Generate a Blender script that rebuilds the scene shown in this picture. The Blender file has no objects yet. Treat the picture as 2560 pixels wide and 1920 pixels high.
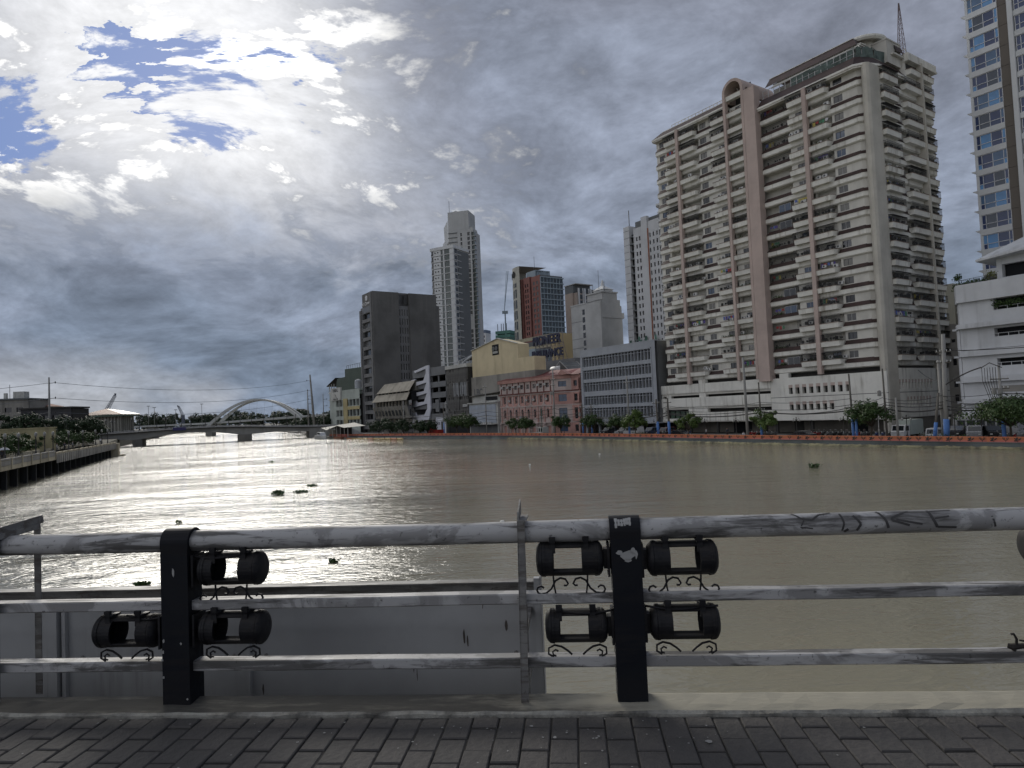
import bpy, math, random
from math import sin, cos, pi, radians as R
from mathutils import Vector, Matrix
rng = random.Random(7)
S = bpy.context.scene
COL = S.collection

# ---------------------------------------------------------------- camera
EYE = 7.0                                   # metres above the river
cam = bpy.data.cameras.new('camera'); cam_o = bpy.data.objects.new('camera', cam); COL.objects.link(cam_o)
cam.sensor_width = 36; cam.lens = 36*1700/2560; cam.clip_start = 0.05; cam.clip_end = 6000
_p, _r = R(2.37), R(2.39)
_f = Vector((0, cos(_p), sin(_p))); _u = Vector((0, -sin(_p), cos(_p))); _x = Vector((1, 0, 0))
_rx = _x*cos(_r)-_u*sin(_r); _ru = _x*sin(_r)+_u*cos(_r)
cam_o.matrix_world = Matrix(((_rx.x, _ru.x, -_f.x, 0), (_rx.y, _ru.y, -_f.y, 0), (_rx.z, _ru.z, -_f.z, EYE), (0, 0, 0, 1)))
S.camera = cam_o

# ---------------------------------------------------------------- node helper
class NT:
    def __init__(s, tree): s.t = tree; s.L = tree.links
    def node(s, typ, **kw):
        n = s.t.nodes.new(typ)
        for k, v in kw.items(): setattr(n, k, v)
        return n
    def put(s, sock, v):
        if v is None: return
        if hasattr(v, 'is_output'): s.L.new(v, sock)
        else:
            try: sock.default_value = v
            except Exception: sock.default_value = (v[0], v[1], v[2], 1)
    def m(s, op, a, b=None, c=None, clamp=False):
        n = s.node('ShaderNodeMath', operation=op, use_clamp=clamp)
        s.put(n.inputs[0], a); s.put(n.inputs[1], b); s.put(n.inputs[2], c)
        return n.outputs[0]
    def vm(s, op, a, b=None):
        n = s.node('ShaderNodeVectorMath', operation=op)
        s.put(n.inputs[0], a)
        if b is not None: s.put(n.inputs[1] if op != 'SCALE' else n.inputs['Scale'], b)
        return n.outputs['Value'] if op in ('DOT_PRODUCT', 'LENGTH') else n.outputs[0]
    def sep(s, v):
        n = s.node('ShaderNodeSeparateXYZ'); s.put(n.inputs[0], v); return n.outputs
    def comb(s, x, y, z):
        n = s.node('ShaderNodeCombineXYZ'); s.put(n.inputs[0], x); s.put(n.inputs[1], y); s.put(n.inputs[2], z); return n.outputs[0]
    def noise(s, vec, scale=1, detail=4, rough=.5, dist=0, lac=2):
        n = s.node('ShaderNodeTexNoise'); s.put(n.inputs['Vector'], vec); s.put(n.inputs['Scale'], scale)
        s.put(n.inputs['Detail'], detail); s.put(n.inputs['Roughness'], rough); s.put(n.inputs['Distortion'], dist); s.put(n.inputs['Lacunarity'], lac)
        return n.outputs[0]
    def ss(s, v, a, b, t0=0., t1=1.):
        n = s.node('ShaderNodeMapRange', interpolation_type='SMOOTHSTEP')
        s.put(n.inputs[0], v); s.put(n.inputs[1], a); s.put(n.inputs[2], b); s.put(n.inputs[3], t0); s.put(n.inputs[4], t1)
        return n.outputs[0]
    def mix(s, f, a, b, blend='MIX'):
        n = s.node('ShaderNodeMix', data_type='RGBA', blend_type=blend)
        s.put(n.inputs[0], f); s.put(n.inputs[6], a); s.put(n.inputs[7], b)
        return n.outputs[2]
    def scale(s, c, k): return s.vm('SCALE', c, k)
    def mapping(s, v, sc=(1, 1, 1), loc=(0, 0, 0), rot=(0, 0, 0)):
        n = s.node('ShaderNodeMapping'); s.put(n.inputs[0], v)
        n.inputs['Location'].default_value = loc; n.inputs['Scale'].default_value = sc; n.inputs['Rotation'].default_value = rot
        return n.outputs[0]
    def bump(s, h, strength=.3, dist=.02, nrm=None):
        n = s.node('ShaderNodeBump'); s.put(n.inputs['Height'], h); s.put(n.inputs['Strength'], strength); s.put(n.inputs['Distance'], dist)
        s.put(n.inputs['Normal'], nrm); return n.outputs[0]

def azel(az, el): return Vector((sin(R(az))*cos(R(el)), cos(R(az))*cos(R(el)), sin(R(el))))
SUN_AZ, SUN_EL = -24., 27.
SUN = azel(SUN_AZ, SUN_EL)

# ---------------------------------------------------------------- sky: clear blue behind broken cloud, a dark rain bank ahead
W = bpy.data.worlds.new('World'); S.world = W; W.use_nodes = True
for n in list(W.node_tree.nodes): W.node_tree.nodes.remove(n)
g = NT(W.node_tree)
d = g.vm('NORMALIZE', g.node('ShaderNodeTexCoord').outputs['Generated'])
dx, dy, dz = g.sep(d)
sky = g.node('ShaderNodeTexSky'); sky.sky_type = 'NISHITA'; sky.sun_disc = False
sky.sun_elevation = R(SUN_EL); sky.sun_rotation = R(SUN_AZ); sky.air_density = 1.0; sky.dust_density = 0.6; sky.ozone_density = 3
k = g.m('DIVIDE', 1.0, g.m('ADD', g.m('MAXIMUM', dz, 0.0), 0.48))      # flat cloud deck seen in perspective
p = g.vm('ADD', g.comb(g.m('MULTIPLY', dx, k), g.m('MULTIPLY', dy, k), g.m('MULTIPLY', dz, 1.6)), (0.35, 0.1, 0.0))
warp = g.node('ShaderNodeTexNoise'); g.put(warp.inputs['Vector'], p); g.put(warp.inputs['Scale'], 1.7); g.put(warp.inputs['Detail'], 2)
pw = g.vm('ADD', p, g.vm('SCALE', g.vm('SUBTRACT', warp.outputs['Color'], (.5, .5, .5)), 0.32))
big = g.noise(pw, 2.9, 1, .5)
det = g.noise(pw, 7.2, 7, .60)
fine = g.noise(pw, 26.0, 4, .65)
def blob(az, el, r0, r1, wob=.03):
    c = g.vm('DOT_PRODUCT', d, tuple(azel(az, el)))
    return g.ss(g.m('ADD', c, g.m('MULTIPLY', g.m('SUBTRACT', det, .5), wob)), cos(R(r1)), cos(R(r0)))
sunc = g.vm('DOT_PRODUCT', d, tuple(SUN))
glow = g.ss(sunc, cos(R(17)), cos(R(2)))
glow2 = g.ss(sunc, cos(R(46)), cos(R(8)))
# the rain bank fills the view ahead and to the right and lies low along the horizon
bank = g.m('MAXIMUM', blob(85, 22, 76, 94, .10), blob(-28, -4, 12, 26, .06))  # unseen spread to the right and behind, added to darken the tower's side
bank = g.m('MAXIMUM', bank, g.m('MULTIPLY', g.ss(g.m('ADD', dz, g.m('MULTIPLY', g.m('SUBTRACT', det, .5), .30)), .34, .17), g.ss(dy, -.2, .5)))
th = g.m('ADD', g.m('ADD', g.m('MULTIPLY', det, .80), g.m('MULTIPLY', big, .35)), g.m('MULTIPLY', g.m('SUBTRACT', fine, .5), .20))
gap = g.m('MAXIMUM', g.m('MAXIMUM', blob(-23.2, 23.2, 0, 5.4), blob(-38, 19.5, 0, 5.5)), g.m('MAXIMUM', blob(-14.5, 25, 0, 4), g.m('MAXIMUM', blob(-27.5, 24.5, 0, 2.4), blob(-8, 26, 0, 3.5))))
th2 = g.m('SUBTRACT', g.m('ADD', th, g.m('MULTIPLY', bank, .30)), g.m('MULTIPLY', gap, .19))
cover = g.ss(th2, .43, .495)                                                     # 0 = blue gap
dens = g.ss(g.m('ADD', th, g.ss(sunc, .35, .92, .0, -.022)), .445, .535)                                                         # 0 thin and bright, 1 thick and grey
relief = g.m('ADD', .42, g.m('MULTIPLY', g.m('ADD', g.m('MULTIPLY', fine, .55), g.m('MULTIPLY', det, .45)), 1.16))
lit = g.m('ADD', g.ss(sunc, .30, .90, 4.8, 3.5), g.m('MULTIPLY', glow, 2.0))        # front-lit cloud is white, backlit cloud dimmer except close to the sun
white = g.scale(g.comb(1.0, .985, .945), lit)
broken = g.mix(g.m('MULTIPLY', dens, g.m('SUBTRACT', 1.0, g.m('MULTIPLY', glow, .22))), white, (1.02, 1.06, 1.18, 1))
bankc = g.mix(g.ss(dz, .02, .45), (.42, .53, .71, 1), (.50, .55, .69, 1))
bankc = g.mix(g.m('MULTIPLY', g.ss(big, .42, .62), .5), bankc, (.75, .86, 1.10, 1))
bankc = g.scale(bankc, g.m('ADD', .45, g.m('MULTIPLY', det, 1.10)))
edge = g.m('MULTIPLY', g.m('MULTIPLY', g.ss(th, .50, .36), g.ss(dz, .20, .32)), g.ss(sunc, cos(R(34)), cos(R(14))))            # silver lining where the bank thins
bankc = g.mix(g.m('MULTIPLY', edge, .8), bankc, (2.5, 2.5, 2.45, 1))
pale = g.m('MULTIPLY', g.ss(dz, .13, .03), g.ss(g.noise(p, 1.5, 3, .5), .47, .62))
bankc = g.mix(g.m('MULTIPLY', pale, .75), bankc, (1.15, 1.18, 1.25, 1))
cloud = g.scale(g.mix(bank, broken, bankc), relief)
blue = g.mix(.75, g.scale(sky.outputs[0], .12), (.36, .60, 1.32, 1))
skyc = g.mix(cover, blue, cloud)
skyc = g.mix(g.ss(dz, .0, -.06), skyc, (.5, .5, .45, 1))
bg = g.node('ShaderNodeBackground'); g.put(bg.inputs[0], skyc); bg.inputs[1].default_value = 0.11
out = g.node('ShaderNodeOutputWorld'); g.L.new(bg.outputs[0], out.inputs[0])
W.cycles.sampling_method = 'MANUAL'; W.cycles.sample_map_resolution = 512

sl = bpy.data.lights.new('sun', 'SUN'); sl.energy = 0.5; sl.angle = R(24); sl.color = (1, .95, .86)
so = bpy.data.objects.new('sun', sl); COL.objects.link(so); so.location = (0, 0, 300)
so.rotation_euler = (-SUN).to_track_quat('-Z', 'Y').to_euler()

S.view_settings.view_transform = 'Standard'; S.view_settings.look = 'None'
S.view_settings.exposure = 2.05; S.view_settings.gamma = 1.0; S.view_settings.use_curve_mapping = False
S.render.engine = 'CYCLES'; S.cycles.use_denoising = True; S.cycles.max_bounces = 6
S.cycles.diffuse_bounces = 2; S.cycles.glossy_bounces = 3; S.cycles.transmission_bounces = 3; S.cycles.transparent_max_bounces = 8
S.cycles.caustics_reflective = False; S.cycles.caustics_refractive = False; S.cycles.sample_clamp_indirect = 6

# ---------------------------------------------------------------- materials
MATS = {}
def mat(name, col, rough=.75, var=.25, streak=0., sc=1., metal=0., bump=.15, col2=None, spec=.4, grime=(.10, .09, .075)):
    if name in MATS: return MATS[name]
    m = bpy.data.materials.new(name); m.use_nodes = True
    g = NT(m.node_tree); b = m.node_tree.nodes['Principled BSDF']
    co = g.node('ShaderNodeTexCoord').outputs['Object']
    n1 = g.noise(g.mapping(co, (.35*sc, .35*sc, .35*sc)), 1, 7, .6)
    n2 = g.noise(g.mapping(co, (5*sc, 5*sc, 5*sc)), 1, 4, .6)
    dark = tuple(c*(1-var*1.3) for c in col[:3])
    base = g.mix(g.ss(n1, .38, .68), (*col, 1), (*(col2 or dark), 1))
    base = g.mix(g.m('MULTIPLY', g.m('SUBTRACT', n2, .5), .5*var*2, clamp=True), base, (*dark, 1))
    if streak > 0:
        s1 = g.noise(g.mapping(co, (1.5*sc, 1.5*sc, .10*sc)), 1, 6, .65)
        s2 = g.noise(g.mapping(co, (.25*sc, .25*sc, .2*sc), (3, 1, 7)), 1, 3, .5)
        f = g.m('MULTIPLY', g.ss(s1, .47, .72), g.ss(s2, .35, .65))
        base = g.mix(g.m('MULTIPLY', f, streak), base, (*grime, 1))
    g.put(b.inputs['Base Color'], base)
    g.put(b.inputs['Roughness'], g.m('ADD', rough-.06, g.m('MULTIPLY', n2, .12)))
    b.inputs['Metallic'].default_value = metal; b.inputs['Specular IOR Level'].default_value = spec
    if bump > 0: g.put(b.inputs['Normal'], g.bump(g.m('ADD', n2, g.m('MULTIPLY', n1, .5)), bump, .02))
    MATS[name] = m; return m
def plain(name, col, rough=.5, metal=0., spec=.5, emit=0):
    if name in MATS: return MATS[name]
    m = bpy.data.materials.new(name); m.use_nodes = True; b = m.node_tree.nodes['Principled BSDF']
    g = NT(m.node_tree); n = g.noise(g.node('ShaderNodeTexCoord').outputs['Object'], 2.5, 3, .6)
    g.put(b.inputs['Base Color'], g.mix(g.ss(n, .3, .7), tuple(c*.86 for c in col)+(1,), tuple(min(1, c*1.08) for c in col)+(1,)))
    b.inputs['Roughness'].default_value = rough
    b.inputs['Metallic'].default_value = metal; b.inputs['Specular IOR Level'].default_value = spec
    if emit: b.inputs['Emission Color'].default_value = (*col, 1); b.inputs['Emission Strength'].default_value = emit
    MATS[name] = m; return m
def glass(name, col, rough=.06, spec=.8):
    if name in MATS: return MATS[name]
    m = bpy.data.materials.new(name); m.use_nodes = True; b = m.node_tree.nodes['Principled BSDF']
    g = NT(m.node_tree); n = g.noise(g.node('ShaderNodeTexCoord').outputs['Object'], .7, 2, .5)
    g.put(b.inputs['Base Color'], g.mix(n, tuple(c*.6 for c in col)+(1,), tuple(min(1, c*1.4) for c in col)+(1,)))
    b.inputs['Roughness'].default_value = rough; b.inputs['Specular IOR Level'].default_value = spec
    MATS[name] = m; return m
def leafmat(name, c1, c2):
    if name in MATS: return MATS[name]
    m = bpy.data.materials.new(name); m.use_nodes = True; b = m.node_tree.nodes['Principled BSDF']
    g = NT(m.node_tree); co = g.node('ShaderNodeTexCoord').outputs['Object']
    g.put(b.inputs['Base Color'], g.mix(g.ss(g.noise(co, 1.3, 5, .7), .35, .65), (*c1, 1), (*c2, 1)))
    b.inputs['Roughness'].default_value = .6; b.inputs['Specular IOR Level'].default_value = .25
    MATS[name] = m; return m

# ---------------------------------------------------------------- mesh helpers
class MB:
    def __init__(s, oz=0.): s.V = []; s.F = []; s.M = []; s.oz = oz
    def add(s, vs, fs, m=0):
        b = len(s.V); s.V += [(v[0], v[1], v[2]-s.oz) for v in vs]
        for f in fs: s.F.append([b+i for i in f]); s.M.append(m)
        return s
    def quad(s, a, b, c, d, m=0): return s.add([a, b, c, d], [(0, 1, 2, 3)], m)
    def box(s, x0, x1, y0, y1, z0, z1, m=0):
        return s.add([(x0, y0, z0), (x1, y0, z0), (x1, y1, z0), (x0, y1, z0), (x0, y0, z1), (x1, y0, z1), (x1, y1, z1), (x0, y1, z1)],
                     [(3, 2, 1, 0), (4, 5, 6, 7), (0, 1, 5, 4), (1, 2, 6, 5), (2, 3, 7, 6), (3, 0, 4, 7)], m)
    def prism(s, poly, h0, h1, axis='z', m=0):
        n = len(poly)
        def P(q, h): return {'z': (q[0], q[1], h), 'y': (q[0], h, q[1]), 'x': (h, q[0], q[1])}[axis]
        vs = [P(q, h0) for q in poly]+[P(q, h1) for q in poly]
        fs = [tuple(range(n-1, -1, -1)), tuple(range(n, 2*n))]+[(i, (i+1) % n, n+(i+1) % n, n+i) for i in range(n)]
        if axis == 'y': fs = [tuple(reversed(f)) for f in fs]
        return s.add(vs, fs, m)
    def bar(s, a, b, w, h=None, m=0):
        a, b = Vector(a), Vector(b); h = h or w; t = (b-a)
        if t.length < 1e-6: return s
        t.normalize(); up = Vector((0, 0, 1)) if abs(t.z) < .95 else Vector((1, 0, 0))
        x = t.cross(up).normalized()*(w/2); y = x.cross(t).normalized()*(h/2)
        vs = [a-x-y, a+x-y, a+x+y, a-x+y, b-x-y, b+x-y, b+x+y, b-x+y]
        return s.add([tuple(v) for v in vs], [(0, 1, 2, 3), (7, 6, 5, 4), (1, 0, 4, 5), (2, 1, 5, 6), (3, 2, 6, 7), (0, 3, 7, 4)], m)
    def tube(s, pts, r, n=8, m=0, caps=True):
        pts = [Vector(q) for q in pts]; k = len(pts); rs = r if isinstance(r, (list, tuple)) else [r]*k
        vs = []; x = None
        for i, q in enumerate(pts):
            t = (pts[min(i+1, k-1)]-pts[max(i-1, 0)]).normalized()
            if x is None: x = t.cross(Vector((0, 0, 1)) if abs(t.z) < .9 else Vector((1, 0, 0))).normalized()
            else: x = (x-t*x.dot(t)).normalized()
            y = t.cross(x)
            vs += [tuple(q+(x*cos(2*pi*j/n)+y*sin(2*pi*j/n))*rs[i]) for j in range(n)]
        fs = [(i*n+j, i*n+(j+1) % n, (i+1)*n+(j+1) % n, (i+1)*n+j) for i in range(k-1) for j in range(n)]
        if caps: fs += [tuple(range(n-1, -1, -1)), tuple(range((k-1)*n, k*n))]
        return s.add(vs, fs, m)
    def lathe(s, prof, n=12, c=(0, 0, 0), axis='z', m=0):
        k = len(prof); vs = []
        for r, h in prof:
            for j in range(n):
                a = 2*pi*j/n; q = (r*cos(a), r*sin(a), h)
                if axis == 'x': q = (h, r*cos(a), r*sin(a))
                vs.append((q[0]+c[0], q[1]+c[1], q[2]+c[2]))
        fs = [(i*n+j, i*n+(j+1) % n, (i+1)*n+(j+1) % n, (i+1)*n+j) for i in range(k-1) for j in range(n)]
        fs += [tuple(range(n-1, -1, -1)), tuple(range((k-1)*n, k*n))]
        return s.add(vs, fs, m)
    def pierced(s, O, A, N, L, z0, z1, xs, zs, dep, m=0, skip=None, mr=None):
        """wall of length L from O along A, outward normal A x z, openings xs x zs sunk dep along N"""
        O, A, N = Vector(O), Vector(A), Vector(N)
        xc = sorted(set([0, L]+[q for i in xs for q in i])); zc = sorted(set([z0, z1]+[q for i in zs for q in i]))
        XS = set((round(a, 5), round(b, 5)) for a, b in xs); ZS = set((round(a, 5), round(b, 5)) for a, b in zs)
        P = lambda x, z, dd=0: tuple(O+A*x+N*dd+Vector((0, 0, z)))
        i = 0
        for ix, (a, b) in enumerate(zip(xc[:-1], xc[1:])):
            for c, e in zip(zc[:-1], zc[1:]):
                op = (round(a, 5), round(b, 5)) in XS and (round(c, 5), round(e, 5)) in ZS
                if op and skip and skip(a, c): op = False
                if not op: s.quad(P(a, c), P(b, c), P(b, e), P(a, e), m)
                else:
                    r = m if mr is None else mr
                    s.quad(P(a, c), P(a, c, dep), P(b, c, dep), P(b, c), r); s.quad(P(a, e), P(b, e), P(b, e, dep), P(a, e, dep), r)
                    s.quad(P(a, c), P(a, e), P(a, e, dep), P(a, c, dep), r); s.quad(P(b, c), P(b, c, dep), P(b, e, dep), P(b, e), r)
        return s
    def mesh(s, name, mats, smooth=False):
        me = bpy.data.meshes.new(name); me.from_pydata(s.V, [], s.F)
        for q in (mats if isinstance(mats, (list, tuple)) else [mats]): me.materials.append(q)
        if any(s.M): me.polygons.foreach_set('material_index', s.M)
        if smooth: me.polygons.foreach_set('use_smooth', [True]*len(me.polygons))
        me.update(); return me
    def build(s, name, mats, parent=None, loc=(0, 0, 0), rz=0., smooth=False):
        return inst(s.mesh(name, mats, smooth), name, parent, loc, rz)
def inst(me, name, parent=None, loc=(0, 0, 0), rz=0., sc=None):
    o = bpy.data.objects.new(name, me); COL.objects.link(o); o.parent = parent; o.location = loc; o.rotation_euler = (0, 0, rz)
    if sc: o.scale = sc
    return o
def tag(o, label, cat, group=None, kind=None):
    o['label'] = label
    if cat: o['category'] = cat
    if group: o['group'] = group
    if kind: o['kind'] = kind
    return o
def struct(o, label=None):
    o['kind'] = 'structure'
    if label: o['label'] = label
    return o
def thing(name, label, cat, loc=(0, 0, 0), rz=0., group=None):
    o = bpy.data.objects.new(name, None); COL.objects.link(o); o.empty_display_size = .2
    o.location = loc; o.rotation_euler = (0, 0, rz); return tag(o, label, cat, group)
def copy_tree(o, parent=None):
    c = o.copy(); COL.objects.link(c); c.parent = parent
    for ch in list(o.children): copy_tree(ch, c)
    return c

# far bank frame: U runs along the embankment away from us, Vv points inland
BA = R(-34); BU = Vector((sin(BA), cos(BA), 0)); BV = Vector((cos(BA), -sin(BA), 0)); BROT = math.atan2(-BU.y, -BU.x)
def bk(u, v, z=0.): q = BU*u+BV*v; return Vector((q.x, q.y, z))
GZ = 0.7                                    # street level on the far bank

def ordinal(n):
    ones = ('first', 'second', 'third', 'fourth', 'fifth', 'sixth', 'seventh', 'eighth', 'ninth', 'tenth', 'eleventh', 'twelfth', 'thirteenth', 'fourteenth', 'fifteenth', 'sixteenth', 'seventeenth', 'eighteenth', 'nineteenth')
    if n <= 19: return ones[n-1]
    t = ('twent', 'thirt', 'fort', 'fift')[n//10-2]
    return t+'ieth' if n % 10 == 0 else t+'y-'+ones[n % 10-1]
# ================================================================ river
m = bpy.data.materials.new('river_water'); m.use_nodes = True; g = NT(m.node_tree); b = m.node_tree.nodes['Principled BSDF']
co = g.node('ShaderNodeTexCoord').outputs['Object']
silt = g.noise(g.mapping(co, (.012, .03, 1)), 1, 4, .55)
g.put(b.inputs['Base Color'], g.mix(g.ss(silt, .35, .68), (.240, .224, .165, 1), (.190, .182, .142, 1)))
b.inputs['Roughness'].default_value = .04; b.inputs['IOR'].default_value = 1.33; b.inputs['Specular IOR Level'].default_value = .5
rot = (0, 0, R(12))
w1 = g.noise(g.mapping(co, (.16, .42, 1), rot=rot), 1, 2, .5, .6)
w2 = g.noise(g.mapping(co, (.75, 1.7, 1), (5, 2, 0), rot=(0, 0, R(-10))), 1, 3, .55, .5)
w3 = g.noise(g.mapping(co, (2.6, 5.5, 1), (1, 7, 0), rot=(0, 0, R(18))), 1, 3, .6, .3)
ridge = g.m('SUBTRACT', 1.0, g.m('ABSOLUTE', g.m('SUBTRACT', g.m('MULTIPLY', w2, 2.0), 1.0)))
wx, wy, wz = g.sep(co)
patch = g.noise(g.mapping(co, (.02, .045, 1), (4, 4, 0)), 1, 5, .6)
side_ = g.m('ADD', g.m('MULTIPLY', g.m('ADD', g.m('ADD', wx, 16.0), g.m('MULTIPLY', wy, .29)), -.05), g.m('MULTIPLY', g.m('SUBTRACT', patch, .5), 5.0))
gust = g.m('MULTIPLY', g.m('MULTIPLY', g.ss(side_, -.6, .8, .42, 1.2), g.ss(patch, .30, .66, .70, 1.25)), g.ss(wy, 25.0, 110.0, .55, 1.08))       # breeze on the open left half, slack water by the far wall
w0 = g.noise(g.mapping(co, (.055, .17, 1), (9, 3, 0), rot=(0, 0, R(6))), 1, 2, .5, .8)
h = g.m('ADD', g.m('ADD', g.m('MULTIPLY', w0, .55), g.m('MULTIPLY', w1, .26)), g.m('ADD', g.m('MULTIPLY', ridge, .20), g.m('MULTIPLY', w3, .10)))
g.put(b.inputs['Normal'], g.bump(g.m('MULTIPLY', h, gust), .85, 1.0))
river = MB()
river.add([(-1500, -60, 0), (1500, -60, 0), (1500, 2500, 0), (-1500, 2500, 0)], [(0, 1, 2, 3)])
struct(river.build('river', m))

# ================================================================ footway of the bridge we stand on
FA = math.atan(-.0851)
DECK = 5.5
def fw(s, off, z=0.): return Vector((0, 3.4252, DECK))+Vector((cos(FA), sin(FA), 0))*s+Vector((-sin(FA), cos(FA), 0))*off+Vector((0, 0, z))
M_pave = mat('paver_concrete', (.074, .070, .067), .85, .35, .0, 6, bump=.5)
M_pave2 = mat('paver_concrete_worn', (.086, .080, .076), .85, .4, .0, 7, bump=.5)
M_joint = mat('joint_dirt', (.038, .036, .033), .95, .3, .0, 9)
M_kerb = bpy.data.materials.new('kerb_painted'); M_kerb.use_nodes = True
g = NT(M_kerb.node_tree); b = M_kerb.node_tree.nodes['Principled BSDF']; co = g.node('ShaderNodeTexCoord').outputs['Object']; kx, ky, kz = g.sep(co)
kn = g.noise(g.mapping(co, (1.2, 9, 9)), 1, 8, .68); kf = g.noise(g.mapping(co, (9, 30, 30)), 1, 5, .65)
wear_shade = g.m('ADD', g.m('MULTIPLY', g.ss(kx, -.6, 1.1), .42), g.m('ADD', g.m('MULTIPLY', kn, .75), g.m('MULTIPLY', kf, .25)))       # paint wear and dirt, with shade coloured in darker towards the left
g.put(b.inputs['Base Color'], g.mix(g.ss(wear_shade, .50, .85), (.060, .057, .050, 1), (.33, .31, .25, 1))); b.inputs['Roughness'].default_value = .9
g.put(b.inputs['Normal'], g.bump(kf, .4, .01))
M_kerbw = mat('kerb_edge_paint', (.36, .35, .31), .85, .8, .0, 9, bump=.6, col2=(.065, .062, .056))
M_slab = mat('deck_concrete', (.14, .135, .125), .9, .4, .5, 1)
walk = MB(DECK).box(-7, 7, -5.2, -.004, DECK-.30, DECK-.010).build('sidewalk', M_joint, None, (0, 3.4252, DECK), FA); struct(walk)
# running-bond pavers, long side towards the railing
PW, PL, J, JY = .128, .222, .007, .014
pm = []
for L_ in (PL, PL/2):
    for v_ in range(3):
        q = MB(); zt = (0, -.003, .002)[v_]; bv = .005
        x0, x1, y0, y1 = J/2, PW-J/2, JY/2, L_-JY/2
        q.add([(x0, y0, -.06), (x1, y0, -.06), (x1, y1, -.06), (x0, y1, -.06), (x0, y0, zt-bv), (x1, y0, zt-bv), (x1, y1, zt-bv), (x0, y1, zt-bv),
               (x0+bv, y0+bv, zt), (x1-bv, y0+bv, zt), (x1-bv, y1-bv, zt), (x0+bv, y1-bv, zt)],
              [(0, 1, 5, 4), (1, 2, 6, 5), (2, 3, 7, 6), (3, 0, 4, 7), (4, 5, 9, 8), (5, 6, 10, 9), (6, 7, 11, 10), (7, 4, 8, 11), (8, 9, 10, 11)])
        pm.append((q.mesh('paver', M_pave), q.mesh('paver', M_pave2)))
for i in range(-25, 22):
    lst = [(-.01-(j+1)*PL, 0) for j in range(5)] if i % 2 else [(-.01-PL/2, 3)]+[(-.01-PL/2-(j+1)*PL, 0) for j in range(4)]
    for y, kind_ in lst:
        a = inst(pm[kind_+rng.randrange(3)][rng.random() < .4], 'paver', walk, (i*PW, y, rng.uniform(-.003, .002)))
        a.rotation_euler = (rng.uniform(-.005, .005), rng.uniform(-.008, .008), rng.uniform(-.008, .008))
# kerb that carries the railing
kb = MB(DECK)
xs = [-7+i*.1 for i in range(141)]
for a, c in zip(xs[:-1], xs[1:]):
    pass
prof = [(-.004, -.06), (-.004, .008), (.012, .018), (.06, .026), (.18, .030), (.215, .018), (.215, -.06)]
rows = []
for x in xs:
    rows.append([(x, y+rng.uniform(-.004, .004)*(0 < i_ < 5), DECK+z+rng.uniform(-.004, .004)*(0 < i_ < 5)) for i_, (y, z) in enumerate(prof)])
n_ = len(prof)
vs = [q for r_ in rows for q in r_]
fs = [(i*n_+j, (i+1)*n_+j, (i+1)*n_+j+1, i*n_+j+1) for i in range(len(rows)-1) for j in range(n_-1)]
kb.add(vs, fs)
kb.M = [1 if (i % (n_-1)) < 2 else 0 for i in range(len(fs))]
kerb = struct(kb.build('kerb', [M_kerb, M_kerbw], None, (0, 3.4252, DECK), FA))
sl_ = MB(DECK).box(-40, 40, -9, .19, DECK-1.1, DECK-.31).box(-40, 40, 0, .19, DECK-.30, DECK-.03)
struct(sl_.build('bridge_deck', M_slab, None, (0, 3.4252, DECK), FA))
sl_ = MB(DECK).box(-40, 40, -9, -5.2, DECK-.30, DECK-.02)
struct(sl_.build('roadway', mat('asphalt', (.05, .05, .05), .9, .2, 0, 4), None, (0, 3.4252, DECK), FA))

# ---------------------------------------------------------------- railing
def paintmat(name, c1, c2, dirt, sc):
    m = bpy.data.materials.new(name); m.use_nodes = True; g = NT(m.node_tree); b = m.node_tree.nodes['Principled BSDF']
    co = g.node('ShaderNodeTexCoord').outputs['Object']
    st = g.noise(g.mapping(co, (1.6*sc, 14*sc, 14*sc)), 1, 8, .68, .4)           # scuffs run along the rail
    pt = g.noise(g.mapping(co, (2.2*sc, 3*sc, 3*sc), (2, 0, 5)), 1, 6, .65, .8)
    sp = g.noise(g.mapping(co, (34*sc, 34*sc, 34*sc)), 1, 3, .6)
    base = g.mix(g.ss(pt, .47, .54), (*c1, 1), (*c2, 1))
    base = g.mix(g.m('MULTIPLY', g.ss(st, .48, .60), .85), base, (*dirt, 1))
    base = g.mix(g.m('MULTIPLY', g.ss(sp, .62, .72), .7), base, (dirt[0]*.6, dirt[1]*.6, dirt[2]*.6, 1))
    g.put(b.inputs['Base Color'], base); g.put(b.inputs['Roughness'], g.ss(st, .3, .7, .45, .75)); b.inputs['Specular IOR Level'].default_value = .35 if c1[0] > .1 else .22
    g.put(b.inputs['Normal'], g.bump(g.m('ADD', st, g.m('MULTIPLY', sp, .4)), .25, .004))
    MATS[name] = m; return m
M_rail = paintmat('silver_rail_paint', (.40, .395, .39), (.24, .236, .232), (.06, .057, .053), 1.0)
M_post = paintmat('dark_post_paint', (.0042, .0055, .0095), (.006, .0075, .011), (.010, .010, .012), 1.0)
M_steel = paintmat('grey_frame_paint', (.20, .195, .185), (.15, .147, .143), (.09, .08, .07), 1.6)
M_black = paintmat('black_lamp_paint', (.010, .010, .012), (.017, .017, .019), (.028, .026, .025), 2.0)
M_chip = plain('bare_chipped_paint', (.34, .34, .33), .7)
M_ink = plain('marker_ink', (.045, .043, .042), .7)
POSTS = (-1.86, .535, 2.93, -4.25)
rail = thing('bridge_railing', 'silver painted tubular bridge railing with dark square posts along the footway', 'railing', (0, 3.4252, DECK), FA)
RO = .16
segs = [(-7, POSTS[3]), (POSTS[3], POSTS[0]), (POSTS[0], POSTS[1]), (POSTS[1], POSTS[2]), (POSTS[2], 7)]
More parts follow.
